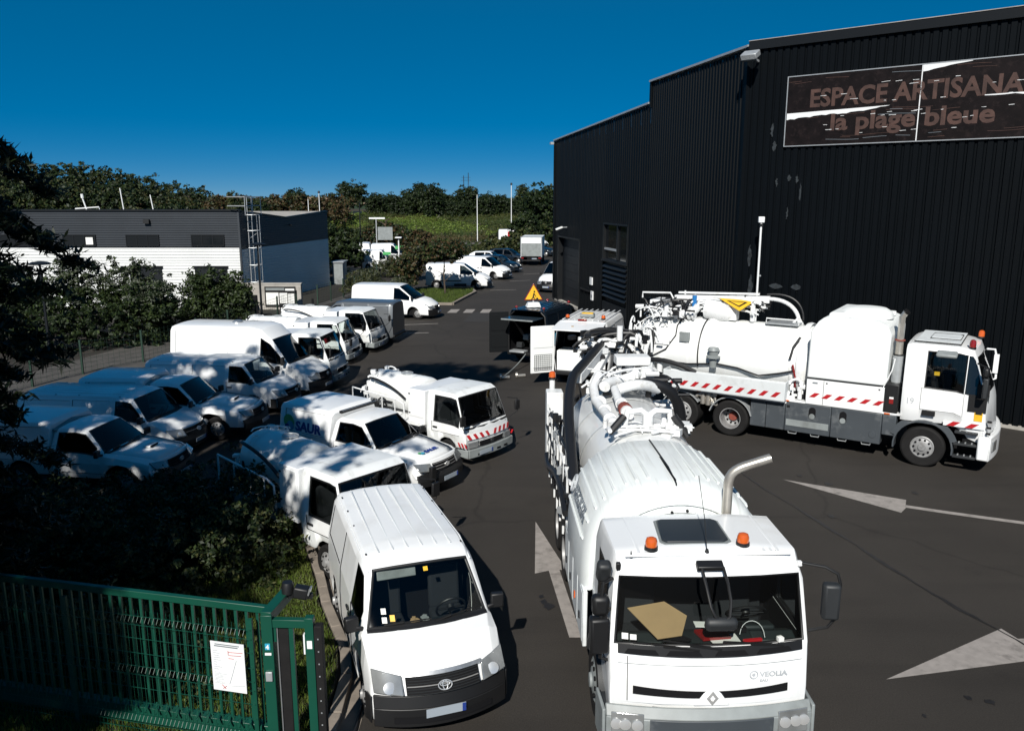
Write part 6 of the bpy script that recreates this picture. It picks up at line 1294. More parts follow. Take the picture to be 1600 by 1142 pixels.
    mb = MB(); mb.lathe([(.13, 1.95), (.13, 2.75)], Matrix.Translation((-2.26, -.85, 0)) @ Matrix.Rotation(-math.pi / 2, 4, 'Y'), 18); mb.build('silencer', M['galv'], t)
    MB().lathe([(.10, 2.75), (.09, 2.80), (.09, 3.15)], Matrix.Translation((-2.26, -.85, 0)) @ Matrix.Rotation(-math.pi / 2, 4, 'Y'), 18).build('heat_sleeve', M['exhaust'], t)
    MB().tube([(-2.26, -.85, 3.1), (-2.26, -.85, 3.75), (-2.18, -.85, 3.88)], .08, 14).build('exhaust_pipe', M['exhaust'], t); MB().tube([(-2.19, -.85, 3.86), (-2.14, -.85, 3.92)], .082, 14).build('exhaust_tip', M['lining'], t)
    for z in (2.76, 3.14): MB().lathe([(.125, z), (.125, z + .03)], Matrix.Translation((-2.26, -.85, 0)) @ Matrix.Rotation(-math.pi / 2, 4, 'Y'), 18).build('clamp', M['hub' if z > 3 else 'plastic'], t)
    MB().tube([(-2.5, -1.2, 1.95), (-2.34, -1.15, 2.4), (-2.3, -1.1, 2.7), (-2.36, -1.1, 2.7)], .015, 6).build('hand_rail', M['stripe_white'], t)
    # moulded water tank --------------------------------------------------------------
    mb = MB(); out = [(-4.42, 1.97), (-2.50, 1.97), (-2.44, 2.05), (-2.42, 3.3), (-2.52, 3.52), (-2.75, 3.62), (-3.9, 3.66), (-4.08, 3.64), (-4.22, 3.52), (-4.40, 3.25)]
    mb.slab(out, -1.22, 1.22); mb.build('water_tank', M['poly'], t, bevel=.10, segs=4, ang=25)
    mb = MB(); mb.lathe([(.70, 3.6), (.66, 3.74), (.50, 3.84), (.22, 3.87)], Matrix.Translation((-3.25, -.1, 0)) @ Matrix.Rotation(-math.pi / 2, 4, 'Y') @ Matrix.Diagonal((1, 1, 1, 1)), 30); mb.build('tank_dome', M['poly'], t)
    MB().slab([(-4.05, 3.6), (-3.6, 3.62), (-3.62, 3.76), (-4.0, 3.76)], -1.0, 1.0).build('tank_ridge', M['poly'], t, bevel=.06, segs=3)
    MB().lathe([(.12, 3.6), (.11, 3.70)], Matrix.Translation((-2.72, .6, 0)) @ Matrix.Rotation(-math.pi / 2, 4, 'Y'), 14).build('filler_cap', M['poly'], t)
    p = MB().box((-4.40, -1.25, 1.26), (-2.46, -1.19, 1.955)).build('side_panel', M['white'], t, bevel=.012); MB().box((-4.40, 1.19, 1.26), (-2.46, 1.25, 1.955)).build('side_panel', M['white'], t)
    MB().box((-4.40, -1.254, 1.955), (-2.46, -1.19, 1.965)).build('panel_joint', M['lining'], t)
    stripes(p, (-4.36, -1.256, 1.46), (1, 0, 0), (0, 0, 1), 1.92, .125, 6, w=.44, slant=1.1)
    MB().cbox((-4.18, -1.256, 1.86), (.13, .01, .035)).build('badge', M['darkprint'], p); MB().box((-3.96, -1.254, 1.28), (-3.95, -1.251, 1.94)).build('shut_line', M['lining'], p)
    for x in (-3.88, -2.58): MB().cbox((x, -1.256, 1.88), (.04, .01, .03)).build('rivet', M['plastic'], p)
    # grey lockers
    mb = MB().box((-10.0 if 0 else -5.88, -1.235, 1.255), (-2.05, 1.235, 1.30)).build('deck_edge', M['white'], t); MB().cbox((-4.9, -1.245, 1.275), (.14, .02, .035)).build('side_marker', M['amber'], t); MB().cbox((-2.35, -1.245, 1.275), (.14, .02, .035)).build('side_marker', M['amber'], t)
    for x0, x1, zb in ((-5.88, -5.45, .42), (-5.44, -4.93, .42), (-4.92, -3.72, .42), (-3.71, -2.46, .42), (-2.45, -2.12, .7)):
        o = MB().box((x0, -1.235, zb), (x1, -.75, 1.25)).build('locker', M['skirt'], t, bevel=.02)
        if x0 in (-4.92, -3.71):
            x = x0 + (.72 if x0 == -4.92 else .30); MB().lathe([(.09, 0), (.09, .008)], Matrix.Translation((x, -1.236, 1.08)) @ Matrix.Rotation(-math.pi / 2, 4, 'Z') @ Matrix.Diagonal((1, 1, 1, 1)), 16).build('viewing_slot', M['lining'], o)
            MB().box((x - .09, -1.246, .90), (x + .09, -1.237, 1.08)).build('viewing_slot', M['lining'], o); MB().lathe([(.075, 0), (.075, .012)], Matrix.Translation((x, -1.248, .92)) @ Matrix.Rotation(-math.pi / 2, 4, 'Z'), 16).build('sight_glass', M['bumpgrey'], o)
        if x0 == -4.92: MB().box((x0 + .04, -1.246, .58), (x1 - .04, -1.237, .76)).build('scuffed_recess', M['bumpgrey'], o, bevel=.008)
        if x0 == -3.71: MB().lathe([(.09, 0), (.085, .012)], Matrix.Translation((-2.66, -1.236, .66)) @ Matrix.Rotation(-math.pi / 2, 4, 'Z'), 16).build('round_cap', M['skirt'], o)
    MB().cbox((-4.84, -1.24, 1.12), (.08, .02, .06)).build('lock', M['plastic'], t)
    for x in (-4.7, -4.1, -3.4, -2.8): MB().tube([(x - .12, -1.2, .44), (x - .1, -1.2, .36), (x + .1, -1.2, .36), (x + .12, -1.2, .44)], .015, 6).build('hanger', M['galv'], t)
    # tray with open top, red and white band
    mb = MB(); A0, A1 = -8.42, -4.90
    mb.box((A0, -1.46, 1.27), (A1, -.95, 1.31)); mb.strip([(A0, -1.45, 1.29), (A1, -1.45, 1.29)], [(A0, -1.50, 1.80), (A1, -1.50, 1.80)], .02); mb.box((A0, -1.47, 1.29), (A0 + .03, -.97, 1.8)); mb.box((A1 - .03, -1.47, 1.29), (A1, -.97, 1.8)); mb.box((A0, -1.0, 1.29), (A1, -.97, 1.72))
    tr_ = mb.build('hose_tray', M['oldwhite'], t, bevel=.006); MB().box((A0 + .06, -1.40, 1.60), (A1 - .06, -1.02, 1.66)).build('tray_hose', M['hose'], tr_)
    stripes(tr_, (A0 + .12, -1.485, 1.38), (1, 0, 0), (0, -.09, 1), 3.3, .15, 10, w=.40, slant=1.0)
    MB().box((-8.9, -1.24, 1.18), (-4.9, 1.24, 1.25)).build('deck_frame', M['steelwhite'], t, bevel=.01)
    MB().cbox((-7.4, -1.26, 1.22), (.12, .02, .05)).build('side_marker', M['amber'], t); MB().cbox((-5.55, -1.26, 1.235), (.18, .02, .05)).build('side_marker', M['redlens'], t)
    # main tank ----------------------------------------------------------------------
    Tk = Matrix.Translation((0, .05, 2.2)) 
    MB().lathe([(.45, -9.75), (.78, -9.62), (.93, -9.42), (.98, -9.2), (.98, -4.62), (.9, -4.48)], Tk, 56).build('tank', M['tankwhite'], t)
    for x in (-9.15, -7.95, -4.95): MB().lathe([(1.0, x - .025), (1.0, x + .025)], Tk, 56, cap=False).build('tank_hoop', M['tankwhite'], t)
    MB().lathe([(1.06, -4.78), (1.08, -4.7), (1.06, -4.62)], Tk, 56, cap=False).build('tank_flange', M['steelwhite'], t)
    def tk(x, a, r=1.0): a = R(a); return Vector((x, .05 - r * math.sin(a), 2.2 + r * math.cos(a)))
    MB().tube([tk(-7.6, a, 1.02) for a in range(10, 118, 9)], .02, 6).build('control_cable', M['hose'], t)
    MB().tube([tk(-8.35, 15, 1.02), tk(-8.4, 40, 1.02), tk(-8.35, 60, 1.02), tk(-8.6, 85, 1.02), tk(-9.2, 105, 1.03)], .02, 6).build('control_cable', M['hose'], t)
    MB().tube([tk(-9.4, 104, 1.04), tk(-7.9, 106, 1.05), tk(-7.0, 100, 1.05), tk(-6.4, 103, 1.05), tk(-5.8, 112, 1.06), tk(-5.2, 104, 1.05), tk(-4.85, 98, 1.05)], .026, 6).build('control_cable', M['hose'], t)
    MB().tube([tk(-4.78, 45, 1.07), tk(-4.9, 62, 1.07), tk(-4.95, 80, 1.07)], .035, 8).build('control_cable', M['hose'], t); MB().tube([tk(-4.86, 88, 1.07), tk(-4.78, 108, 1.07), tk(-4.8, 125, 1.07)], .03, 8).build('drain_hose', M['redlens'], t)
    MB().cbox(tk(-8.05, 62, 1.05), (.30, .12, .28)).build('gauge_box', M['bumpgrey'], t, bevel=.01)
    mb = MB(); T = Matrix.Translation(tk(-7.1, 92, 1.08)) @ Matrix.Rotation(-math.pi / 2, 4, 'Y'); mb.lathe([(.10, -.25), (.10, .0), (.2, .03), (.2, .08), (.12, .1), (.14, .22), (.18, .25), (.14, .33)], T, 18); mb.build('relief_valve', M['bumpgrey'], t)
    MB().cbox(tk(-5.4, 5, 1.03), (.9, .6, .05)).build('walkway', M['galv'], t); mb = MB(); mb.tube([(-5.85, -.3, 3.22), (-5.85, -.3, 3.36), (-4.95, -.3, 3.36), (-4.95, -.3, 3.22)], .02, 6); mb.build('walkway_rail', M['steelwhite'], t)
    # blower, dome and box on the crown
    mb = MB(); mb.lathe([(.0 + .02, -7.35), (.22, -7.28), (.27, -7.15), (.27, -6.55), (.2, -6.42), (.1, -6.36)], Matrix.Translation((-.45, -.1, 3.42)), 24); mb.tube([(-7.0 - .45, -.1, 3.1), (-7.0 - .45, -.1, 3.4)], .18, 12); mb.build('silencer_drum', M['steelwhite'], t)
    mb = MB(); mb.tube(bez((-8.6, -.35, 3.2), (-8.3, -.38, 3.4), (-8.1, -.3, 3.2), (-7.9, -.25, 3.55), 8), .12, 12); mb.lathe([(.17, -8.15), (.17, -8.1), (.12, -8.09), (.12, -8.02), (.17, -8.01), (.17, -7.96)], Matrix.Translation((0, -.35, 3.3)), 16); mb.build('blower_pipe', M['steelwhite'], t)
    MB().tube([(-8.05, -.2, 3.45), (-8.05, -.2, 3.85)], .07, 10).build('blue_valve', M['lightblue'] if 0 else mat('blue_valve_paint', (.02, .16, .42), .4), t)
    mb = MB(); mb.box((-9.35, -.55, 3.25), (-8.75, .2, 3.68)); mb.lathe([(.42, 3.18), (.42, 3.25)], Matrix.Translation((-8.9, -.15, 0)) @ Matrix.Rotation(-math.pi / 2, 4, 'Y'), 20); mb.build('slew_base', M['steelwhite'], t, bevel=.03)
    mb = MB(); mb.tube([(-9.6, -.5, 3.72), (-9.6, -.5, 3.88), (-8.7, -.5, 3.92), (-8.6, -.5, 3.75)], .028, 6); mb.tube([(-9.9, -.3, 3.40), (-9.2, -.3, 3.45)], .07, 10); mb.build('slew_rail', M['steelwhite'], t)
    mb = MB(); mb.beam((-8.7, -.1, 3.72), (-5.9, .1, 3.84), .18, .20); mb.beam((-8.6, -.1, 3.9), (-6.2, .1, 3.98), .08, .06); mb.build('boom', M['steelwhite'], t, bevel=.012)
    mb = MB(); mb.tube(bez((-5.95, .1, 3.86), (-5.3, .15, 3.9), (-5.05, .15, 3.5), (-5.05, .15, 3.2), 12), .055, 10); mb.tube([(-5.2, .0, 3.2), (-5.05, .1, 3.4), (-4.95, .15, 3.18)], .04, 6); mb.build('boom_spout', M['steelwhite'], t)
    MB().tube(bez((-6.0, .15, 3.98), (-5.2, .2, 4.1), (-4.95, .2, 3.7), (-4.95, .2, 3.3), 12), .03, 8).build('boom_hose', M['hose'], t)
    mb = MB(); mb.tube([(-6.3, -.15, 3.2), (-6.3, -.15, 3.75)], .07, 10); mb.cbox((-6.9, -.1, 3.45), (.3, .3, .5)); mb.build('boom_rest', M['steelwhite'], t, bevel=.01)
    tri = MB(); T = frame((-7.3, -.42, 3.60), (1, 0, .0), (0, .75, .65)); pr = [(0, .32), (1.05, .30), (.72, -.12)]; tri.prism(pr, 0, .02, T); o = tri.build('warning_triangle', M['yellow'], t); tri = MB(); tri.prism([(.25, .24), (.88, .23), (.68, .02)], .021, .026, T); tri.build('triangle_frame', M['plastic'], o); tri = MB(); tri.prism([(.36, .21), (.78, .20), (.66, .07)], .027, .031, T); tri.build('triangle_face', M['yellow'], o)
    mb = MB(); fuzz(mb, (-8.9, -.4, 3.1), (.8, .6, .35), 50, .014, 61); fuzz(mb, (-7.4, 0, 3.55), (1.4, .35, .2), 60, .016, 62); mb.build('pipework', M['steelwhite'], t)
    mb = MB(); fuzz(mb, (-8.9, -.3, 3.4), (.8, .5, .3), 60, .018, 63); fuzz(mb, (-6.7, .1, 3.7), (.8, .25, .2), 26, .018, 64); mb.build('hoses_and_valves', M['hose'], t)
    mb = MB(); fuzz(mb, (-9.3, -.9, 2.4), (.5, .35, .6), 40, .02, 66); mb.box((-9.9, -.95, 2.42), (-8.5, -.85, 2.54)); mb.build('rear_pipework', M['steelwhite'], t)
    MB().tube(bez((-9.3, -1.05, 1.9), (-8.6, -1.2, 2.05), (-8.2, -1.1, 1.95), (-7.6, -1.05, 1.7), 10), .07, 10).build('suction_hose', M['hose'], t); MB().tube([(-9.0, -.95, 2.9), (-9.0, -1.08, 2.3), (-9.2, -1.1, 1.7)], .06, 8).build('suction_hose', M['hose'], t)
    MB().tube([(-8.75, -1.0, 1.3), (-8.75, -1.0, 2.0)], .09, 12).build('stand_pipe', M['steelwhite'], t); MB().box((-9.15, -1.1, 1.2), (-8.95, -.9, 2.0)).build('rear_post', M['oldwhite'], t)
    mb = MB(); fuzz(mb, (-4.7, -.95, 1.5), (.22, .2, .25), 24, .022, 67); mb.build('coupling', M['steelwhite'], t); mb = MB(); fuzz(mb, (-7.2, -1.15, .95), (.35, .08, .2), 14, .03, 68); mb.build('air_couplings', M['exhaust'], t)
    for x in (-9.0, -5.4): MB().box((x - .15, -.8, 1.2), (x + .15, .9, 1.5)).build('tank_saddle', M['oldwhite'], t)
    MB().box((-4.88, -1.0, 1.3), (-4.42, 1.0, 1.5)).build('pump_deck', M['lining'], t)
    return t
tanker_side()

# ================================================================ PARKED VEHICLES
def put(o, x, y, yaw, sc=(1, 1, 1)): o.location = (x, y, 0); o.rotation_euler = (0, 0, R(yaw)); o.scale = sc; return o
GL = 'white vehicles in the left row'
hiace = van('white semi-bonneted van in the foreground beside the green gate with ribbed roof', 'white semi-bonneted vans', 'bonnet', glassmat='clear')
put(hiace, -.85, 9.28, -70.4, (.885, 1.034, 1.04))
v2 = inst(hiace, (-8.51, 21.31, 0), R(-8.2), 'white semi-bonneted van in tree shade, second vehicle from the bottom of the left row', 'white semi-bonneted vans', (.972, 1.026, .864))
v4 = inst(hiace, (-7.01, 25.72, 0), R(-8.2), 'white semi-bonneted van in dappled shade just in front of the high-roof van', 'white semi-bonneted vans', (.977, 1.02, .879))
# items only in the front van: stickers, visor, dashboard clutter
def onws(o, y0, y1, z0, z1, nm, m):
    a = lambda y, z: (-.78 - .6 * (z - 1.17) / .62 - .25 * (abs(y) / .88)**2 * (1 - (z - 1.17) / 1.0) + .012, y, z)
    return MB().strip([a(y0, z0), a(y1, z0)], [a(y0, z1), a(y1, z1)], .003).build(nm, M[m], o)
onws(hiace, -.60, -.54, 1.22, 1.28, 'windscreen_sticker', 'paper'); onws(hiace, -.60, -.54, 1.31, 1.37, 'windscreen_sticker', 'paper'); onws(hiace, -.50, -.44, 1.235, 1.30, 'windscreen_sticker', 'yellow'); onws(hiace, .02, .08, 1.70, 1.745, 'windscreen_sticker', 'yellow')
MB().cbox((-1.43, -.32, 1.66), (.03, .52, .12), ry=-.4).build('sun_visor', M['bumpgrey'], hiace, bevel=.01)
for (x, y, z, d, m, nm, lb) in ((-1.02, -.16, 1.20, (.10, .10, .06), 'tan', 'soft_toy', 'small orange-brown cloth lying on the dashboard of the front white van'), (-1.02, -.03, 1.20, (.10, .12, .05), 'bumpgrey', 'crumpled_tissue', 'crumpled grey tissue on the dashboard of the front white van')):
    o = MB(); 
    for k in range(7): o.cbox((random.uniform(-.04, .04), random.uniform(-.05, .05), random.uniform(0, .03)), (d[0] * .5, d[1] * .5, .03), rz=random.random() * 3, ry=random.uniform(-.4, .4))
    q = o.build(nm, M[m], bevel=.006); W_ = Matrix.Translation((-.85, 9.28, 0)) @ Matrix.Rotation(R(-70.4), 4, 'Z') @ Vector((x * .885, y, (z - .06) * 1.04)); q.location = W_; tag(q, lb, 'cloth' if m == 'tan' else 'tissue')

hilux = pickup('white pickup with box canopy and coloured SAUR lettering in the middle of the yard', 'white pickups', sticker=True, lightbar=True)
plain = pickup('white pickup with canopy in shade behind the bushes at the lower left of the row', 'white pickups', scoop=True)
put(hilux, -1.56, 18.07, -32.6, (.90, 1.02, .92)); put(plain, -7.9, 18.52, -8.4, (.872, 1.031, .885))
v3 = inst(plain, (-7.31, 22.93, 0), R(-4.5), 'white pickup with bonnet scoop in shade, third vehicle from the bottom of the left row', 'white pickups', (.977, 1.031, .933))
# SAUR livery on canopy flank and bonnet
TT = frame((-4.45, -.872, 1.20), (1, 0, 0), (0, .14, 1))
TT.translation = (-4.42, -.842, 1.20)
text('flank_lettering', 'SAUR', .34, TT, M['blue'], hilux, .005, .014, sx=1.15)
mb = MB(); mb.lathe([(.20, 0), (.20, .006)], Matrix.Translation((-4.66, -.838, 1.40)) @ Matrix.Rotation(-math.pi / 2, 4, 'Z'), 20); mb.build('logo_drop', M['green_print'], hilux)
MB().lathe([(.13, .0), (.13, .006)], Matrix.Translation((-4.60, -.850, 1.30)) @ Matrix.Rotation(-math.pi / 2, 4, 'Z'), 18).build('logo_drop', M['lightblue'], hilux); MB().lathe([(.10, .0), (.10, .006)], Matrix.Translation((-4.72, -.852, 1.24)) @ Matrix.Rotation(-math.pi / 2, 4, 'Z'), 18).build('logo_drop', M['blue'], hilux)
TB = frame((-.42, -.30, 1.06), (0, 1, 0), (-1, 0, .1))
text('bonnet_lettering', 'SAUR', .15, frame((-.40, -.22, 1.055), (0, 1, 0), (-1, 0, .18)), M['blue'], hilux, .006, .006, sx=1.2)
MB().lathe([(.06, 0), (.06, .01)], Matrix.Translation((-.45, -.30, 1.05)) @ Matrix.Rotation(-math.pi / 2, 4, 'Y'), 16).build('logo_drop', M['lightblue'], hilux); MB().lathe([(.045, 0), (.045, .01)], Matrix.Translation((-.50, -.35, 1.055)) @ Matrix.Rotation(-math.pi / 2, 4, 'Y'), 16).build('logo_drop', M['green_print'], hilux)
MB().strip([(-1.55, .1, 1.30), (-1.55, .62, 1.27)], [(-1.82, .12, 1.47), (-1.82, .58, 1.44)], .004).build('sticker_backing', M['stripe_white'], hilux) if 0 else None
MB().cbox((-1.62, .34, 1.10), (.20, .52, .02)).build('striped_card', M['stripe_white'], hilux)
stripes(hilux, (-1.70, .60, 1.115), (0, -1, 0), (1, 0, 0), .5, .16, 4, w=.5, slant=.5)

tt0 = tank_truck('small white cab-over tank truck with red and white stripes in the centre of the yard', 'small white tank trucks', variant=0)
put(tt0, -.58, 20.48, -38.3, (.91, 1.038, .923))
tt1 = tank_truck('small white tank truck with round tank squeezed behind the foreground van', 'small white tank trucks', variant=1)
put(tt1, -2.22, 13.83, -41.6, (.912, 1.049, .983))
for (x, y, yaw, sc, lb) in ((-6.28, 29.26, -8.5, (.971, .985, .977), 'small tank truck with dark windscreen half hidden beside the high-roof van'), (-6.55, 33.39, -8.1, (.998, 1.01, .889), 'small white cab-over truck with pale roof behind the dark-windscreen truck'), (-5.88, 35.92, -12.4, (1.007, 1.003, .928), 'small white cab-over truck with its door open near the grey van')):
    o = inst(tt1, (x, y, 0), R(yaw), lb, 'small white tank trucks', sc)
od = MB(); od.strip([(-1.36, -.88, .62), (-.62, -1.45, .62)], [(-1.36, -.88, 1.14), (-.62, -1.45, 1.14)], .04); d_ = od.build('open_door', M['white'], o, bevel=.01); MB().strip([(-1.30, -.93, 1.14), (-.80, -1.31, 1.14)], [(-1.20, -.93, 1.72), (-.95, -1.14, 1.72)], .02).build('door_window', M['glass'], d_)
card = MB().cbox((0, 0, 0), (.06, .5, .18), rz=0, ry=-.4).build('red_card', M['redlens']); card.location = Matrix.Translation((-6.28, 29.26, 0)) @ Matrix.Rotation(R(-8.5), 4, 'Z') @ Vector((-.36, -.25, 1.66)); card.rotation_euler = (0, 0, R(-8.5)); tag(card, 'red card behind the dark windscreen of the half hidden tank truck', 'card')

sprinter = put(van('white high-roof van with round roof vent at the upper end of the shaded row', 'white vans', 'high'), -6.46, 27.87, -13.2, (.93, .993, .90))
stripes(sprinter, (.0, .34, .70), (0, -1, .0), (-.35, 0, .25), .68, .14, 4, w=.5, slant=.4)
MB().slab([(-1.95, 2.50), (-1.80, 2.30), (-1.95, 2.28)], -.3, .3).build('roof_marker', M['plastic'], sprinter) if 0 else None
MB().cbox((-1.05, -.35, 1.30), (.18, .28, .012)).build('bonnet_vent', M['plastic'], sprinter)

trafic = put(van('white van with black lower bumper parked beside the grass island', 'white vans', 'fwd'), -4.14, 45.73, -13.0, (1.009, 1.002, .966))
for (x, y, yaw, sc, lb) in ((-1.53, 60.84, 1.5, (.998, 1, .972), 'white van behind the small island tree, side-on'), (-.16, 67.26, -24, (.95, 1, .935), 'white van nose-out directly behind the one by the island tree'),
                            (-10.6, 75.2, 2, (.62, 1.0, 1.0), 'white van on the far left by the hedge, in front of the green striped one'), (-9.9, 79.5, 4, (.75, 1.0, 1.16), 'white van with green stripe on its roof side at the far left'),
                            (4.6, 106, -20, (1, 1, 1.0), 'white van beyond the box truck at the far end of the road')):
    o = inst(trafic, (x, y, 0), R(yaw), lb, 'white vans', sc)
    if 'green stripe' in lb: MB().cbox((-1.2, -.89, 1.62), (1.1, .06, .26)).build('green_band', M['green_print'], o)
    if 'small island' in lb: MB().cbox((-2.3, -.95, .35), (.9, .06, .18)).build('side_step', M['plastic'], o)
o = inst(trafic, (-14.9, 83.6, 0), R(96), 'white van seen from behind at the far left beside the low wall', 'white vans', (.95, .9, 1.16))
white_far = put(van('white van with red printed side parked across the far end', 'white vans', 'fwd'), 3.0, 124.5 - 14, 4, (1, 1, 1.2))
text('side_print', 'EXPRESS', .8, frame((-3.5, -1.0, 1.0), (1, 0, 0), (0, 0, 1)), M['red'], white_far, .01) if 0 else MB().cbox((-2.9, -.97, 1.45), (1.5, .04, .5)).build('red_print', M['red'], white_far)
v9 = put(van('dark grey van parked tail-out at the end of the left row', None, 'fwd', paint='greyvan'), -9.6, 41.2, 170, (1, 1.0, 1.0))
v9.location = (-10.1, 39.0, 0)
blackcar = put(small_car('black car parked nose-out behind the white vans', 'blackvan', 'parked cars'), .75, 73.2, -28, (1.05, 1, 1))
for (x, y, yaw, lb) in ((1.7, 82.6, -22, 'dark blue car behind the black car left of the box truck'), (4.9, 92.5, -25, 'dark car just beyond the box truck at the right'), ):
    inst(blackcar, (x, y, 0), R(yaw), lb, 'parked cars', (1.05, 1, 1))
put(small_car('small white car between the white van and the black car', 'white', 'parked cars'), -.1, 77.5, -20, (1, 1, 1.05))
bt = box_truck('box truck with pale roller door and tail lift seen from behind on the road'); put(bt, 2.5, 86.2, 84, (1, 1.0, .93))
# white and light blue van nosing out at the warehouse corner
wb_ = put(van('white van with light blue windscreen reflection peeping out behind the warehouse corner', None, 'fwd'), 2.4, 57.6, -118, (1, 1, 1.05)); wb_.name = 'delivery_van'
MB().strip([(-1.0, -.98, .7), (-3.8, -.98, .7)], [(-1.5, -.96, 1.12), (-3.8, -.97, 1.12)], .01).build('blue_band', M['lightblue'], wb_)

# dark van with its rear doors open
M['blackmatt'] = mat('black_door_lining', (.004, .005, .006), .7, spec=.2)
dv = open_van('service_van', 'black service van with open rear doors and roadworks triangle on its roof', 'blackvan', 5.0, .92, 2.25)
put(dv, 2.95, 37.2, 62.5)
L = 5.0; hw = .92; dv.location = (.62 + 5.0 * math.cos(R(62.5)), 32.8 + 5.0 * math.sin(R(62.5)), 0)
def leaf_door(parent, name, hinge, ang, w, z0, z1, m, inner, xr, extra=None):
    T = Matrix.Translation((xr, hinge, 0)) @ Matrix.Rotation(ang, 4, 'Z'); mb = MB(); mb.box((0, -.03, z0), (w, .03, z1), T); o = mb.build(name, M[m], parent, bevel=.02)
    for a, b, c, d in ((.08, .9, .12, .46), (.08, .9, .54, .93)):
        mb = MB(); mb.box((w * a, -.045, z0 + (z1 - z0) * c), (w * b, -.031, z0 + (z1 - z0) * d), T); mb.box((w * a, .031, z0 + (z1 - z0) * c), (w * b, .045, z0 + (z1 - z0) * d), T); mb.build('inner_panel', M[inner], o, bevel=.012)
    return o
leaf_door(dv, 'rear_door', .86, R(128), .80, .45, 2.12, 'blackmatt', 'blackmatt', -L); 
mb = MB(); mb.box((-L - .95, -.72, 1.93), (-L + .02, .72, 1.97)); o = mb.build('raised_hatch', M['bluecar'], dv, bevel=.01); MB().beam((-L - .93, -.7, 1.95), (-L - .93, .7, 1.95), .05).build('hatch_edge', M['bumpgrey'], o)
for s in BOTH: MB().tube([(-L, s * .84, .5), (-L, s * .85, 1.3), (-L + .02, s * .78, 2.0), (-L + .04, s * .6, 2.16)], .035, 8).build('door_frame', M['plastic'], dv)
for y in (-.62, -.1, .62): beacon(dv, -L + .25, y * 1.0, 2.24, .055, .11, 'redlens') if y != -.1 else None
beacon(dv, -1.8, .6, 2.18, .06, .12, 'redlens'); beacon(dv, -2.2, -.6, 2.22, .06, .12, 'redlens')
for y in (-.55, -.33, -.11, .11, .33, .55): MB().beam((-L + .2, y, 2.255), (-2.1, y, 2.262), .05, .02).build('roof_rib', M['bluecar'], dv, bevel=.006)
mb = MB()
for z in (.9, 1.35): mb.box((-L + .3, -.8, z), (-L + 1.2, -.2, z + .03)); 
mb.box((-L + .25, -.82, .56), (-L + .28, -.78, 1.8)); mb.build('shelf', M['galv'], dv)
for k in range(5): MB().cbox((-L + .4 + .0, -.7 + k * .3, .72 + (k % 2) * .35), (.3, .24, .22)).build('drawer', M['bumpgrey' if k % 2 else 'greyplastic'], dv, bevel=.01)
mb = MB(); mb.box((-L - .42, -.05, .52), (-L - .02, .62, .60)); mb.build('rear_step', M['galv'], dv, bevel=.02)
b = MB().strip([(-3.9, -.935, 1.10), (-2.4, -.935, 1.10)], [(-3.9, -.905, 1.52), (-2.4, -.905, 1.52)], .006).build('livery_panel', M['stripe_white'], dv)
text('livery_lettering', 'SAUR', .34, frame((-3.42, -.944, 1.17), (1, 0, 0), (0, .07, 1)), M['purple'], b, .002, .006)
MB().lathe([(.14, 0), (.14, .006)], Matrix.Translation((-3.65, -.930, 1.31)) @ Matrix.Rotation(-math.pi / 2, 4, 'Z'), 18).build('logo_drop', M['green_print'], b)
MB().strip([(-4.6, -.935, .8), (-4.1, -.935, .8)], [(-4.6, -.92, 1.25), (-4.1, -.92, 1.25)], .006).build('livery_panel', M['lightblue'], dv)
# roadworks triangle on a white foot
tr_ = root('roadworks_sign', 'yellow triangular roadworks sign with red border on a white foot on the black van roof', 'sign', (0, 0, 0), R(62.5 - 90)); bx_ = dv.matrix_basis if 0 else None
W_ = Matrix.Translation(dv.location) @ Matrix.Rotation(R(62.5), 4, 'Z') @ Vector((-L + .75, .10, 2.27)); tr_.location = W_; tr_.rotation_euler = (0, 0, R(10))
mb = MB(); mb.slab([(-.30, 0), (.30, 0), (.22, .20), (-.22, .20)], -.2, .22); mb.build('foot', M['stripe_white'], tr_, bevel=.02)
def tri3(s, y0, y1, m, nm, zc=.52):
    a = [(-s * .5, zc - s * .29), (s * .5, zc - s * .29), (0, zc + s * .58)]; MB().slab(a, y0, y1).build(nm, M[m], tr_, bevel=.008)
tri3(.80, -.05, -.02, 'redlens', 'border'); tri3(.69, -.062, -.051, 'yellow', 'face')
mb = MB(); mb.beam((-.03, -.068, .38), (.02, -.068, .58), .012, .05); mb.beam((.02, -.068, .56), (.10, -.068, .42), .012, .025); mb.beam((-.03, -.068, .38), (-.10, -.068, .32), .012, .03); mb.beam((.0, -.068, .42), (.06, -.068, .32), .012, .03); mb.cbox((.03, -.068, .64), (.06, .012, .06)); mb.slab([(.07, .31), (.22, .31), (.15, .40)], -.074, -.062); mb.build('worker_symbol', M['plastic'], tr_, smooth=False)
MB().box((-.03, -.02, .1), (.03, .0, .4)).build('post', M['galv'], tr_)

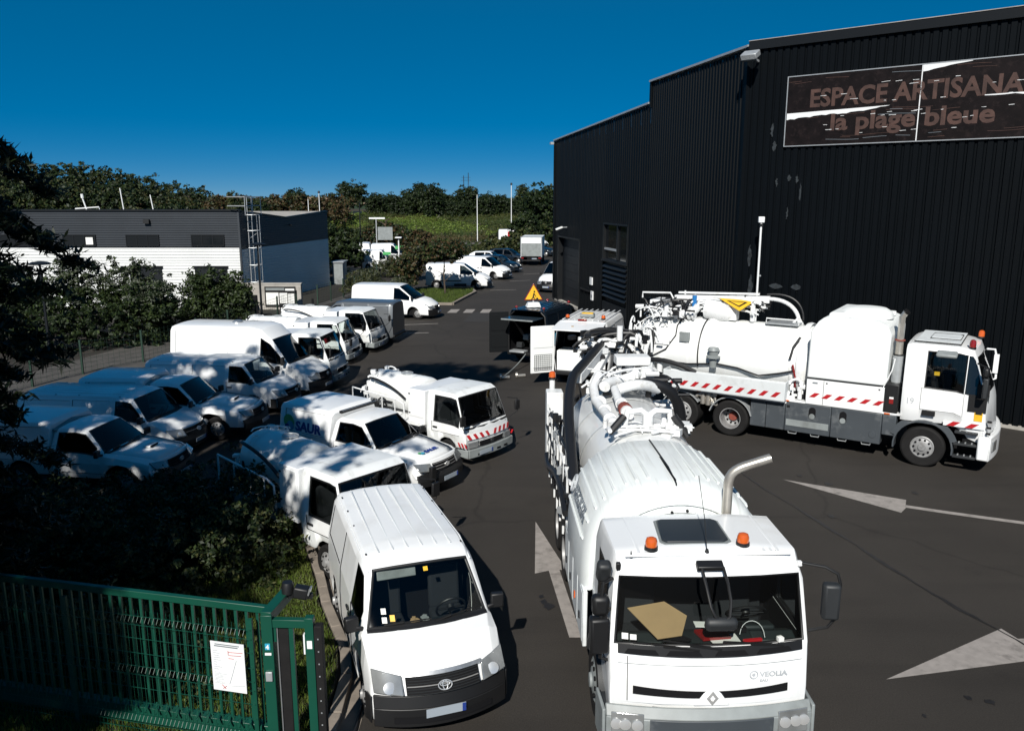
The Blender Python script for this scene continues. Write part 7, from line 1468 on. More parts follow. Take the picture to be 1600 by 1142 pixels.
# white van with open rear
wv = open_van('service_van', 'white service van with ribbed roof, raised rear hatch and one door swung open', 'white', 4.9, 1.0, 2.2)
put(wv, 2.5 + 5.39 * math.cos(R(71)), 28.9 + 5.39 * math.sin(R(71)), 71, (1.1, 1.06, 1.08))
for k in range(8): y = -.72 + k * .205; MB().beam((-4.7, y, 2.212), (-2.1, y, 2.218), .05, .02).build('roof_rib', M['white'], wv, bevel=.006)
o = leaf_door(wv, 'rear_door', .96, R(128), .86, .42, 2.02, 'white', 'poly', -4.9)
mb = MB(); T = Matrix.Translation((-4.9, .96, 0)) @ Matrix.Rotation(R(128), 4, 'Z')
for k in range(9): mb.box((.1, -.052, .52 + k * .065), (.74, -.047, .535 + k * .065), T); mb.box((.1, .047, .52 + k * .065), (.74, .052, .535 + k * .065), T)
for k in range(10): mb.box((.1 + k * .07, -.052, .52), (.112 + k * .07, -.047, 1.05), T); mb.box((.1 + k * .07, .047, .52), (.112 + k * .07, .052, 1.05), T)
mb.build('net_pocket', M['hose'], o)
mb = MB(); mb.strip([(-4.9, -.82, 2.12), (-4.9, .82, 2.12)], [(-5.75, -.84, 1.98), (-5.75, .84, 1.98)], .04); h = mb.build('raised_hatch', M['white'], wv, bevel=.015); MB().lathe([(.06, 0), (.04, .04)], Matrix.Translation((-5.35, .2, 2.06)) @ Matrix.Rotation(-math.pi / 2, 4, 'Y'), 12).build('hatch_knob', M['tan'], h); MB().cbox((-5.76, -.35, 1.96), (.03, .22, .05)).build('hatch_lock', M['plastic'], h)
MB().cbox((-4.83, 0, 2.235), (.10, .30, .05)).build('brake_light', M['redlens'], wv, bevel=.01)
mb = MB(); mb.box((-4.95, -.85, .50), (-4.90, .85, 1.18)); mb.box((-4.9, -.85, 1.14), (-4.2, .85, 1.18)); mb.build('rear_panel_board', M['poly'], wv, bevel=.02)
beacon(wv, -4.45, .62, 2.20, .07, .14); beacon(wv, -4.3, -.6, 2.20, .07, .14)
lb = MB().cbox((0, 0, 0), (.5, .34, .12)).build('yellow_box', M['bumpgrey'], bevel=.02); W_ = Matrix.Translation(wv.location) @ Matrix.Rotation(R(71), 4, 'Z') @ Vector((-4.45, .02, 2.47)); lb.location = W_; lb.rotation_euler = (0, 0, R(-15)); tag(lb, 'grey tray filled with orange-yellow gear lying on the white van roof', 'tray')
MB().cbox((0, 0, .07), (.42, .26, .04)).build('orange_gear', M['yellow'], lb, bevel=.015)
# tools on the ground behind the black van
for (x, y, lbx) in ((.15, 30.3, 'small metal coupling lying on the asphalt behind the black van, right one'), (-.45, 30.0, 'small metal coupling lying on the asphalt behind the black van, left one')):
    mb = MB(); mb.tube([(0, 0, .07), (.35, .1, .07)], .06, 10); mb.lathe([(.11, -.03), (.11, .04)], Matrix.Translation((.02, 0, .1)), 12); o = mb.build('hose_coupling', M['exhaust']); o.location = (x, y, 0); tag(o, lbx, 'coupling', 'couplings on the asphalt')
tag(MB().tube(bez((.55, 32.2, .55), (.3, 31.6, .3), (-.1, 30.9, .05), (-.4, 30.1, .04), 12), .02, 6).build('hose', M['bumpgrey']), 'thin grey hose hanging from the black van down to the asphalt', 'hose')

# ================================================================ GREEN SLIDING GATE
gt = root('sliding_gate', 'dark green sliding gate with vertical bars and bottom rail, notice panel attached', 'gate', (0, 0, 0))
GA, GB = Vector((-8.2, 10.12)), Vector((-2.93, 8.93)); gd = (GB - GA).normalized(); gn = Vector((gd.y, -gd.x)); 
if gn.y > 0: gn = -gn
gz_ = lambda t, z, e=0: (GA.x + gd.x * t + gn.x * e, GA.y + gd.y * t + gn.y * e, z); GLn = (GB - GA).length
MB().beam(gz_(0, 1.97), gz_(GLn, 1.97), .07, .09).build('top_rail', M['green'], gt, bevel=.006)
MB().beam(gz_(0, .32), gz_(GLn, .32), .12, .22).build('bottom_rail', M['green'], gt, bevel=.006)
nb_ = int(GLn / .145)
for k in range(nb_): MB().beam(gz_(.06 + k * .145, .42), gz_(.06 + k * .145, 1.93), .032, .032).build('bar', M['green'], gt, smooth=False)
pf = root('mesh_panel_fence', 'dark green folded wire mesh panel standing in front of the sliding gate bars', 'fence', (0, 0, 0))
mb = MB(); F0, F1, fe = 0.2, GLn - .12, .18
nw = int((F1 - F0) / .055)
for k in range(nw):
    t = F0 + k * .055; mb.tube([gz_(t, .02, fe), gz_(t, .30, fe), gz_(t, .36, fe + .045), gz_(t, .42, fe), gz_(t, .98, fe), gz_(t, 1.04, fe + .045), gz_(t, 1.10, fe), gz_(t, 1.66, fe), gz_(t, 1.72, fe + .045), gz_(t, 1.78, fe), gz_(t, 1.86, fe)], .0028, 4, caps=False)
mb.build('vertical_wires', M['green'], pf)
for z in (.05, .22, .30, .42, .60, .80, .98, 1.10, 1.28, 1.48, 1.66, 1.78): MB().tube([gz_(F0, z, fe + .004), gz_(F1, z, fe + .004)], .0035, 4).build('horizontal_wire', M['green'], pf)
for t in (F0, F0 + 2.5, F1 - .02): MB().beam(gz_(t, 0, fe - .04), gz_(t, 1.9, fe - .04), .05).build('post', M['green'], pf)
# the rack below: horizontal comb seen at the foot of the gate
cg = MB()
for k in range(int(GLn / .145)): cg.beam(gz_(.02 + k * .145, .50, .02), gz_(.10 + k * .145, .44, .16), .02, .02)
cg.build('guide_comb', M['green'], gt)
# notice plate
npl = root('notice_panel', 'white printed site plan panel tied to the green gate mesh', 'notice', (0, 0, 0))
q = lambda t, z, e=.24: gz_(GLn - .62 + t, z, e)
MB().strip([q(0, .98), q(.44, .98)], [q(0, 1.62), q(.44, 1.62)], .008).build('panel', M['stripe_white'], npl)
mb = MB()
for k, (a, b, z, h) in enumerate([(.06, .38, 1.585, .012), (.05, .36, 1.56, .014)]): mb.strip([q(a, z, .251), q(b, z, .251)], [q(a, z + h, .251), q(b, z + h, .251)], .002)
mb.build('title_print', M['darkprint'], npl, smooth=False)
mb = MB(); rp = random.Random(3)
for k in range(9): w_ = rp.uniform(.04, .12); z = 1.50 - k * .03; mb.strip([q(.03, z, .251), q(.03 + w_, z, .251)], [q(.03, z + .008, .251), q(.03 + w_, z + .008, .251)], .002)
for k in range(9): w_ = rp.uniform(.05, .16); z = 1.22 - k * .018; mb.strip([q(.03, z, .251), q(.03 + w_, z, .251)], [q(.03, z + .006, .251), q(.03 + w_, z + .006, .251)], .002)
mb.tube([q(.22, 1.08, .252), q(.27, 1.22, .252), q(.33, 1.40, .252)], .003, 4); mb.tube([q(.25, 1.06, .252), q(.42, 1.08, .252)], .003, 4); mb.build('plan_print', M['greyprint'], npl, smooth=False)
mb = MB()
for a, b in (((.23, 1.50), (.42, 1.51)), ((.24, 1.46), (.40, 1.47)), ((.23, 1.42), (.30, 1.42)), ((.23, 1.52), (.23, 1.46)), ((.12, 1.06), (.17, 1.01)), ((.13, 1.01), (.18, 1.05))): mb.tube([q(*a, .252), q(*b, .252)], .003, 4)
mb.build('red_marks', M['red'], npl, smooth=False)
# portal posts with rubber buffers
pp_ = root('gate_portal', 'green steel gate portal posts carrying number 4 plate and rubber buffers', 'gate post', (0, 0, 0))
P1 = Vector((-2.86, 8.72)); 
MB().box((P1.x - .06, P1.y - .06, 0), (P1.x + .07, P1.y + .10, 2.03)).build('post', M['green'], pp_, bevel=.006)
MB().beam((P1.x, P1.y - .04, 2.0), (P1.x + .10, P1.y + .62, 2.0), .13, .13).build('head_beam', M['green'], pp_, bevel=.006)
o = MB().box((P1.x - .025, P1.y - .066, 1.60), (P1.x + .035, P1.y - .061, 1.68)).build('number_sticker', M['lightblue'], pp_, smooth=False); text('number', '4', .075, frame((P1.x - .015, P1.y - .069, 1.612), (1, 0, 0), (0, 0, 1)), M['stripe_white'], o, .001, .003)
MB().box((P1.x - .03, P1.y - .066, 1.53), (P1.x + .045, P1.y - .061, 1.56)).build('sticker', M['stripe_white'], pp_, smooth=False)
MB().box((P1.x - .035, P1.y - .085, 1.20), (P1.x + .045, P1.y - .061, 1.32)).build('key_switch', M['galv'], pp_, bevel=.006)
MB().box((P1.x + .12, P1.y + .0, .1), (P1.x + .24, P1.y + .14, 1.86)).build('rubber_buffer', M['rubber'], pp_, bevel=.01); MB().box((P1.x + .105, P1.y - .012, .1), (P1.x + .118, P1.y + .05, 1.88)).build('buffer_rail', M['alu'], pp_)
P2 = Vector((-2.36, 8.70))
MB().box((P2.x - .05, P2.y - .05, 0), (P2.x + .05, P2.y + .05, 2.0)).build('gate_leaf_stile', M['green'], pp_, bevel=.004); MB().beam((P2.x - .5, P2.y + .02, 1.92), (P2.x, P2.y, 1.92), .08, .10).build('gate_leaf_rail', M['green'], pp_, bevel=.004)
MB().beam((P2.x - .42, P2.y + .02, 1.68), (P2.x - .42, P2.y + .02, 1.88), .05).build('guide_roller', M['green'], pp_); MB().beam((P2.x - .22, P2.y + .01, .2), (P2.x - .22, P2.y + .01, 1.88), .05).build('gate_leaf_bar', M['green'], pp_)
MB().beam((P2.x - .3, P2.y, .3), (P2.x, P2.y, .3), .08, .1).build('gate_leaf_rail', M['green'], pp_)
MB().box((P2.x + .055, P2.y - .05, .1), (P2.x + .15, P2.y + .06, 1.90)).build('rubber_buffer', M['rubber'], pp_, bevel=.01); MB().box((P2.x - .03, P2.y - .056, 1.62), (P2.x + .03, P2.y - .051, 1.72)).build('sticker', M['stripe_white'], pp_, smooth=False); MB().box((P2.x - .07, P2.y - .056, 1.55), (P2.x - .052, P2.y + .0, 1.80)).build('contact_strip', M['stripe_white'], pp_, smooth=False)
for z in [.3 + k * .16 for k in range(10)]: MB().cbox((P2.x + .10, P2.y - .052, z), (.015, .006, .015)).build('screw', M['galv'], pp_)
fl2 = root('flashing_lamp', 'black warning lamp and sensor on top of the gate portal', 'lamp', (P1.x + .13, P1.y + .45, 2.06))
MB().lathe([(.075, 0), (.075, .10), (.06, .14)], Matrix.Rotation(-math.pi / 2, 4, 'Y'), 16).build('lamp_housing', M['plastic'], fl2); MB().cbox((.17, -.02, .02), (.18, .14, .14), ry=.2).build('sensor', M['plastic'], fl2, bevel=.02); MB().cbox((.275, -.03, .04), (.02, .10, .09), ry=.3).build('sensor_lens', M['lens'], fl2)
MB().beam((.0, 0, -.03), (.3, -.02, -.03), .06, .06).build('bracket', M['plastic'], fl2)
# ground rail
rl_ = MB().beam((-8.0, 10.3, .02), (-1.7, 8.5, .02), .06, .04).build('gate_track', M['galv'], gt)

# ================================================================ VEGETATION
def leaves_mesh(name, C, N, size, mats, aspect=.55, midx=None, fold=False):
    """C centres (n,3), N preferred normals (n,3); one leaf face each"""
    n = len(C); a = rng.normal(size=(n, 3)); Nn = N / (np.linalg.norm(N, axis=1, keepdims=True) + 1e-9) + rng.normal(size=(n, 3)) * .55
    Nn /= np.linalg.norm(Nn, axis=1, keepdims=True); U = np.cross(Nn, a); U /= np.linalg.norm(U, axis=1, keepdims=True) + 1e-9; V_ = np.cross(Nn, U)
    s = size * rng.uniform(.6, 1.35, (n, 1)); w = s * aspect
    P = np.stack([C - U * s, C - V_ * w * .9, C + U * s, C + V_ * w], 1).reshape(-1, 3)
    me = bpy.data.meshes.new(name); me.vertices.add(4 * n); me.vertices.foreach_set('co', P.astype('f').ravel())
    me.loops.add(4 * n); me.loops.foreach_set('vertex_index', np.arange(4 * n, dtype='i')); me.polygons.add(n)
    me.polygons.foreach_set('loop_start', np.arange(0, 4 * n, 4, dtype='i')); me.polygons.foreach_set('loop_total', np.full(n, 4, dtype='i'))
    for m in mats: me.materials.append(M[m])
    if len(mats) > 1: me.polygons.foreach_set('material_index', (midx if midx is not None else (rng.random(n) ** 1.6 * len(mats)).astype('i')).astype('i'))
    me.update(); me.validate(); return me
def blob_points(blobs, n, shell_=.55):
    """points spread through a set of ellipsoids, denser towards the outside, with sub-clumps"""
    B = np.array(blobs, float); vol = (B[:, 3] * B[:, 4] * B[:, 5]) ** .8; k = rng.choice(len(B), n, p=vol / vol.sum())
    d = rng.normal(size=(n, 3)); d /= np.linalg.norm(d, axis=1, keepdims=True); r = rng.random(n) ** shell_ * (1 + .10 * rng.normal(size=n))
    P = B[k, :3] + d * B[k, 3:6] * r[:, None]; return P, d + np.array([0, 0, .35])
def clumps(blobs, nclump, per, rad, shell_=.35):
    c, d = blob_points(blobs, nclump, shell_); rr = rad * rng.uniform(.5, 1.3, nclump)
    e = rng.normal(size=(nclump, per, 3)); e /= np.linalg.norm(e, axis=2, keepdims=True); e *= (rng.random((nclump, per, 1)) ** .5) * rr[:, None, None]; e[:, :, 2] *= .6
    return (c[:, None, :] + e).reshape(-1, 3), (e + d[:, None, :] * .4 * rad + np.array([0, 0, .2 * rad])).reshape(-1, 3)
def trunk_mb(h, r, limbs=6, spread=1.5, base=.35, lean=0, rn=None):
    rn = rn or random.Random(1); mb = MB(); top = Vector((lean, 0, h)); mb.tube([(0, 0, -.15), (0, 0, h * .1), tuple(top * .5 + Vector((rn.uniform(-.05, .05) * h, 0, 0))), tuple(top)], [r * 1.25, r, r * .7, r * .2], 8)
    for k in range(limbs):
        t = base + (1 - base) * k / limbs; p = top * t; a = k * 2.4 + rn.random(); q = p + Vector((math.cos(a) * spread, math.sin(a) * spread, spread * .6)) * rn.uniform(.7, 1.1) * (1.1 - t * .6)
        mb.tube([p, p.lerp(q, .5) + Vector((0, 0, .08 * spread)), q], [r * .45, r * .3, r * .1], 6)
    return mb
def tree(label, x, y, blobs, nclump, per, rad, leaf, mats, h, r=.12, spread=1.2, z=0, name='tree', cat='tree', group=None, rz=0, aspect=.55, limbs=6):
    t = root(name, label, cat, (x, y, z), rz, group)
    P, N = clumps(blobs, nclump, per, rad); link(bpy.data.objects.new('crown', leaves_mesh('crown', P, N, leaf, mats, aspect)), t)
    trunk_mb(h, r, limbs, spread, rn=random.Random(int(abs(x * 13 + y)))).build('trunk', M['bark'], t); return t

# shrubs behind the wire fence on the left
SG = 'bushy shrubs behind the wire fence'
shr = [(-24.2, 40.5, 1.5, 3.3, 'leaf', 'shrub at the left end of the bushy row beside the dark street lamp'), (-21.0, 39.5, 1.7, 4.0, 'leaf', 'tall silvery topped shrub left of centre in front of the white workshop'),
       (-18.6, 40.2, 1.8, 4.0, 'leaf', 'broad silvery topped shrub in the middle of the row before the workshop'), (-16.9, 38.4, 1.5, 3.0, 'leaf_dark', 'low dark shrub between the silvery shrubs and the pointed ones'),
       (-15.2, 40.2, 1.15, 3.45, 'leaf', 'pointed green shrub at the right end of the row near the ladder'), (-13.9, 40.6, .9, 3.2, 'leaf', 'slim green shrub nearest to the caged ladder')]
for k, (x, y, w, h, m, lb) in enumerate(shr):
    bl = [(0, 0, h * .35, w, w, h * .36), (w * .3, .1, h * .55, w * .75, w * .7, h * .28), (-w * .35, -.1, h * .6, w * .65, w * .6, h * .25), (w * .15, 0, h * .8, w * .40, w * .4, h * .18), (-w * .45, 0, h * .82, w * .28, w * .3, h * .15)]
    P, N = clumps(bl, 260, 34, .30); mats = [m, 'leaf_dark', 'leaf']; mi = (rng.random(len(P)) * 3).astype(int)
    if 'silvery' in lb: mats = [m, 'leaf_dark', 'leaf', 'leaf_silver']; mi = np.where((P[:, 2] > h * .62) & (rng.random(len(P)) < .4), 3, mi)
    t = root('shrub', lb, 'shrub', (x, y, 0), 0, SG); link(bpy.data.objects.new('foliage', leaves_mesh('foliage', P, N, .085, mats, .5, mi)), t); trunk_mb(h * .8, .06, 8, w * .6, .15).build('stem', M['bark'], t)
# filler hedge below and left, in shade
def hedge(name, label, blobs, n, leaf, mats, kind=None, cat='hedge', per=30, rad=.22):
    P, N = clumps(blobs, n, per, rad); o = link(bpy.data.objects.new(name, leaves_mesh(name, P, N, leaf, mats, .5))); return tag(o, label, cat, kind=kind)
hedge('hedge', 'dark dense hedge along the pavement behind the left row of vehicles', [(-23, 35.5, .9, 3, 1.2, 1.5), (-20, 36, 1.1, 2.5, 1.2, 1.7), (-17.4, 37.3, .9, 1.8, 1.0, 1.5), (-26, 33.5, 1.2, 3, 1.5, 1.8)], 800, .09, ['leaf_dark', 'leaf'])
# big shrub mass between the gate and the vans
fore = [(-10.6, 15.6, .4, 2.4, 1.8, .65), (-8.3, 15.9, .42, 2.0, 1.3, .65), (-6.8, 15.8, .6, 1.3, 1.4, .85), (-5.4, 14.9, .7, 1.3, 1.5, 1.05), (-4.75, 13.9, .55, .95, 1.2, .85), (-8.5, 13.6, .6, 2.4, 1.4, 1.0), (-6.2, 13.3, .5, 1.5, 1.1, .8), (-11, 13.2, .6, 2.5, 1.6, 1.0), (-4.9, 16.4, .5, .9, 1.0, .7)]
hedge('bush', 'large dark leafy bush filling the planted strip between gate and parked vans', fore, 3000, .045, ['leaf_dark', 'leaf', 'leaf_olive'], per=34, rad=.17)
hedge('shrub', 'low shrub close behind the gate bars at their left part', [(-6.3, 10.9, .5, 1.6, .7, .7), (-8.6, 11.4, .6, 1.5, .9, .8), (-4.6, 10.2, .28, 1.0, .5, .45)], 620, .04, ['leaf_dark', 'leaf', 'leaf_olive'], cat='shrub', per=30, rad=.15)
# grass: short blades on the planted strip
def blades(n, poly_pts, z, size, mats, name, label, mask=None):
    P = np.stack([rng.uniform(poly_pts[0], poly_pts[1], n), rng.uniform(poly_pts[2], poly_pts[3], n), np.full(n, z)], 1)
    if mask is not None: P = P[mask(P)]
    n = len(P); a = rng.uniform(0, 6.28, n); w = size * .10; h = size * rng.uniform(.5, 1.3, n); lx, ly = rng.normal(0, .35, n) * h, rng.normal(0, .35, n) * h
    dx, dy = np.cos(a) * w, np.sin(a) * w; V_ = np.stack([P + np.stack([dx, dy, 0 * a], 1), P - np.stack([dx, dy, 0 * a], 1), P + np.stack([lx, ly, h], 1)], 1).reshape(-1, 3)
    me = bpy.data.meshes.new(name); me.vertices.add(3 * n); me.vertices.foreach_set('co', V_.astype('f').ravel()); me.loops.add(3 * n); me.loops.foreach_set('vertex_index', np.arange(3 * n, dtype='i')); me.polygons.add(n)
    me.polygons.foreach_set('loop_start', np.arange(0, 3 * n, 3, dtype='i')); me.polygons.foreach_set('loop_total', np.full(n, 3, dtype='i'))
    for m in mats: me.materials.append(M[m])
    me.polygons.foreach_set('material_index', (rng.random(n) * len(mats)).astype('i')); me.update(); me.validate()
    return tag(link(bpy.data.objects.new(name, me)), label, 'grass', kind='stuff')
kxy = np.array(kp)
def in_strip(P):
    kx = np.interp(-P[:, 1], -kxy[:, 1], kxy[:, 0]); return P[:, 0] < kx - .15
blades(90000, (-9, -2.3, 8.4, 16), .10, .10, ['grass', 'grass', 'leaf_olive'], 'grass', 'tufty green grass on the planted strip behind the gate', in_strip)
blades(26000, (-9.4, -2.8, 51.4, 59), .13, .13, ['grass', 'leaf'], 'grass', 'bright green grass on the raised island', lambda P: (P[:, 0] < -3.8 + (P[:, 1] - 51.3) * .17))
P, N = blob_points([(-3.6, 12.2, .14, 1.0, 2.6, .05), (-4.6, 10.6, .14, 1.2, 1.0, .06)], 5000); k_ = in_strip(P); tag(link(bpy.data.objects.new('clover', leaves_mesh('clover', P[k_], N[k_], .022, ['leaf', 'leaf_olive', 'grass'], .7))), 'low broad-leaved weeds among the grass beside the kerb', 'weeds', kind='stuff')

# near conifer at the left edge: whorls of drooping boughs with needle sprays
def conifer(label, x, y, h, rad, nb, name='conifer', base=.12, dens=1.0):
    t = root(name, label, 'tree', (x, y, 0)); rn = random.Random(4); mb = MB(); mb.tube([(0, 0, -.1), (0, 0, h * .5), (0, 0, h)], [.24, .16, .03], 10); mb.build('trunk', M['bark'], t)
    C, Nn = [], []; br = MB()
    for k in range(nb):
        f = (k + rn.random()) / nb; z = h * (base + (1 - base) * f); L_ = rad * max(.12, 1 - (f - .42) * 3.1 if f > .42 else 1 - (.42 - f) * .75) * rn.uniform(.75, 1.08); a = k * 2.39996 + rn.uniform(-.3, .3)
        pts = bez((0, 0, z), (math.cos(a) * L_ * .35, math.sin(a) * L_ * .35, z + .25 * L_ * .5), (math.cos(a) * L_ * .7, math.sin(a) * L_ * .7, z + .05), (math.cos(a) * L_, math.sin(a) * L_, z - .22 * L_), 8)
        br.tube(pts, [.045 * (1 - i / 9.5) + .008 for i in range(9)], 5)
        for i, p in enumerate(pts[2:], 2):
            for s in (-1, 1):
                for q in range(3):
                    side = s * (1.05 - i * .07) * L_ * .30 * rn.uniform(.5, 1.1); fw_ = rn.uniform(.1, .45); m_ = int(18 * dens)
                    base_ = np.array(p); d = np.array([math.cos(a) * fw_ * L_ * .4 - math.sin(a) * side, math.sin(a) * fw_ * L_ * .4 + math.cos(a) * side, -.12 * abs(side) - .05]); u = rng.random((m_, 1))
                    C.append(base_ + d * u + rng.normal(0, .035, (m_, 3))); Nn.append(np.tile([0, 0, 1.0], (m_, 1)) + rng.normal(0, .4, (m_, 3)))
    br.build('branches', M['bark'], t); C = np.concatenate(C); Nn = np.concatenate(Nn)
    link(bpy.data.objects.new('crown', leaves_mesh('crown', C, Nn, .085, ['needle', 'leaf_dark', 'needle'], .22)), t); return t
conifer('dark drooping conifer whose boughs hang into the left edge', -8.15, 9.5, 14.5, 2.65, 190, dens=2.2)
conifer('dark spreading conifer behind the first one at the left edge', -13.6, 15.0, 11.0, 2.9, 110, dens=1.2)

# trees standing beside and behind the viewpoint, whose shade falls on the yard
def broad(label, x, y, h, r, n=900, cz=None):
    cz = cz or h * .68; bl = [(0, 0, cz, r, r, r * .75), (r * .5, .2, cz + r * .35, r * .6, r * .6, r * .5), (-r * .5, .3, cz + r * .25, r * .65, r * .6, r * .5), (.1, -r * .4, cz - r * .1, r * .7, r * .6, r * .5), (0, r * .45, cz + .1, r * .6, r * .5, r * .5)]
    return tree(label, x, y, bl, n, 26, .42, .14, ['leaf', 'leaf_dark', 'leaf_olive'], h * .85, .26, r * .6, group='tall broad-leaved trees beside the yard', limbs=9)
broad('tall broad-leaved tree left behind the viewpoint shading the gate', -11.3, -2.6, 14.5, 3.9, 1100)
broad('tall broad-leaved tree left behind the viewpoint shading the nearest vans', -12.6, 1.5, 16.5, 4.4, 520)
broad('tall broad-leaved tree far left shading the high-roof van', -16.0, 8.0, 17.5, 4.2, 950)
broad('slim broad-leaved tree behind the viewpoint shading the small tank truck', -7.0, 2.4, 14.5, 1.9, 44, 12.0)
broad('broad-leaved tree left of the viewpoint shading the bonnets of the left row', -10.9, 8.4, 17.5, 3.9, 230, 13.2)

broad('very tall broad-leaved tree left of the viewpoint whose shade crosses the yard', -8.6, 3.6, 25, 2.6, 330, 20.6)
# island tree, scrub near the far vans
tree('small tree with wide dark reddish crown on the grass island', -4.6, 56.0, [(0, 0, 3.0, 1.5, 1.1, .62), (.5, 0, 3.3, .9, .8, .4), (-.5, .2, 3.2, .9, .8, .5)], 260, 30, .28, .10, ['leaf_dark', 'leaf_brown', 'leaf'], 2.9, .07, .9)
tree('reddish leafy tree left of the island tree', -7.3, 57.5, [(0, 0, 1.9, .95, 1.0, 1.3), (.4, 0, 2.8, .6, .6, .7)], 250, 30, .28, .10, ['leaf_dark', 'leaf_brown', 'leaf_olive'], 3.0, .07, .8)
tree('thin reddish tree behind the white lamp post', -7.6, 66.0, [(0, 0, 2.2, 1.1, 1.1, 1.5), (.3, 0, 3.4, .8, .8, .8)], 200, 28, .3, .12, ['leaf_brown', 'leaf_dark', 'leaf_olive'], 4.4, .08, .9)
tree('dark round tree at the right corner of the workshop', -16.3, 72.0, [(0, 0, 2.4, 2.6, 2.2, 2.3), (1.6, 0, 2.0, 1.8, 1.6, 1.8), (-.8, 0, 3.8, 1.6, 1.6, 1.2)], 520, 30, .42, .15, ['leaf_dark', 'leaf'], 3.8, .16, 1.4)
tree('dark tree right behind the rear-facing white van', -14.5, 95.0, [(0, 0, 1.9, 2.8, 2.0, 1.8), (2.8, 0, 1.5, 2.0, 1.6, 1.3)], 420, 28, .5, .18, ['leaf_dark', 'leaf_brown', 'leaf'], 4.2, .18, 1.6)
for k, (x, y, w, h, lb) in enumerate([(-7.6, 52.8, 1.3, 1.5, 'spiky olive shrub behind the white lamp post'), (-9.8, 54.5, 1.5, 1.7, 'wide olive shrub left of the spiky one'), (-11.2, 61.5, 1.4, 1.3, 'low olive shrub by the dark railing'), (-10.2, 69.0, 1.8, 1.8, 'grey-green shrub in front of the far white vans')]):
    tree(lb, x, y, [(0, 0, h * .45, w, w * .8, h * .45), (.4, 0, h * .7, w * .5, w * .5, h * .35)], 190, 26, .24, .16, ['leaf_olive', 'leaf_dark', 'leaf_silver'], h * .6, .05, .5, name='shrub', cat='shrub', group='olive shrubs by the island', aspect=.16)
hedge('hedge', 'olive hedge on the bank between the far road and the parked vans', [(-2.2, 88, 1.1, 1.9, 1.6, 1.2), (.2, 90, 1.3, 2.0, 1.6, 1.3), (-4.6, 86, .8, 1.8, 1.4, .9), (1.8, 94, 1.5, 1.4, 1.6, 1.6), (-7.4, 88, .9, 2.5, 1.6, 1.3)], 800, .17, ['leaf_olive', 'leaf_dark', 'leaf'], per=26, rad=.36)
tree('dark round tree above the box truck', 1.5, 99, [(0, 0, 2.6, 1.9, 1.6, 2.0), (.3, 0, 3.8, 1.2, 1.2, 1.0)], 330, 28, .4, .16, ['leaf_dark', 'leaf'], 3.4, .12, 1.2)
hedge('hedge', 'tall dark hedge closing the far end of the road by the warehouse', [(9.5, 104, 2.4, 3.6, 2.5, 2.8), (6.8, 112, 1.6, 3.0, 2.5, 2.2), (3.0, 114, 1.2, 2.6, 2.0, 1.6), (-1, 116.5, .8, 2.0, 1.4, 1.0)], 1200, .24, ['leaf_dark', 'leaf', 'leaf_olive'], per=26, rad=.5)

# trees of the bank and hill -----------------------------------------------------
def proto(nm, blobs, n, per, rad, leaf, mats):
    P, N = clumps(blobs, n, per, rad); return leaves_mesh(nm, P, N, leaf, mats)
CR = [proto('crown', [(0, 0, 3.0, 2.4, 2.2, 2.2), (1.2, 0, 4.2, 1.5, 1.5, 1.3), (-1.1, .2, 4.0, 1.5, 1.4, 1.4), (0, 0, 1.6, 2.3, 2.0, 1.4)], 420, 22, .5, .17, ['leaf_dark', 'leaf_dark', 'leaf']),
      proto('crown', [(0, 0, 2.6, 2.8, 2.2, 2.0), (1.6, 0, 3.4, 1.5, 1.5, 1.3), (-1.6, .2, 3.2, 1.6, 1.4, 1.2), (0, 0, 1.3, 2.8, 2.0, 1.2)], 420, 22, .5, .17, ['leaf_dark', 'leaf', 'leaf_dark']),
      proto('crown', [(0, 0, 3.4, 1.6, 1.6, 2.6), (.4, 0, 5.2, .9, .9, 1.2), (0, 0, 1.6, 1.7, 1.7, 1.6)], 300, 22, .5, .17, ['leaf_dark', 'leaf', 'leaf_olive'])]
TR = trunk_mb(3.6, .16, 5, 1.3).build('trunk', M['bark']); TRm = TR.data; COL.objects.unlink(TR); bpy.data.objects.remove(TR)
def far_tree(x, y, s, k, label, group=None, rz=None, dz=0, nm='tree'):
    t = root(nm, label, 'tree', (x, y, float(hill_z(np.array(x), np.array(y))) + dz), rng.uniform(0, 6.28) if rz is None else rz, group, (s, s, s * rng.uniform(.9, 1.12) if not group else s * rng.uniform(.85, 1.2)))
    link(bpy.data.objects.new('crown', CR[k]), t); link(bpy.data.objects.new('trunk', TRm), t); return t
px = lambda p, Y: (p - 800) / 1275 * Y * .985
BG = 'dark trees along the top of the bank'; BL = 'one of the dark bushy trees in the row along the top of the bank'
far_tree(px(553, 150), 150, .92, 1, 'lone flat-topped tree left of the bank trees beside the sand heap', dz=.9)
for k, p in enumerate([588, 604, 622, 636, 650, 662, 676, 690, 702, 716, 730, 744, 758, 771, 785, 797, 809, 822, 834]):
    Y = 150 + 5 * math.sin(k * 1.9); s = [.98, 1.02, .95, .85, 1.05, 1.15, 1.12, 1.0, .92, .9, .95, .92, .86, .86, .78, .8, .75, .72, .8][k]; far_tree(px(p, Y), Y, s * .88, k % 2, BL, BG, dz=-.6)
far_tree(px(854, 128), 128, 1.55, 0, 'tallest dark tree rising beside the warehouse corner', dz=-.8); far_tree(px(842, 138), 138, 1.0, 1, 'dark bushy tree just left of the tallest one by the warehouse', dz=-.6); far_tree(px(815, 165), 165, 1.0, 2, 'small pointed tree behind the row near the tall white pole', dz=-.4)
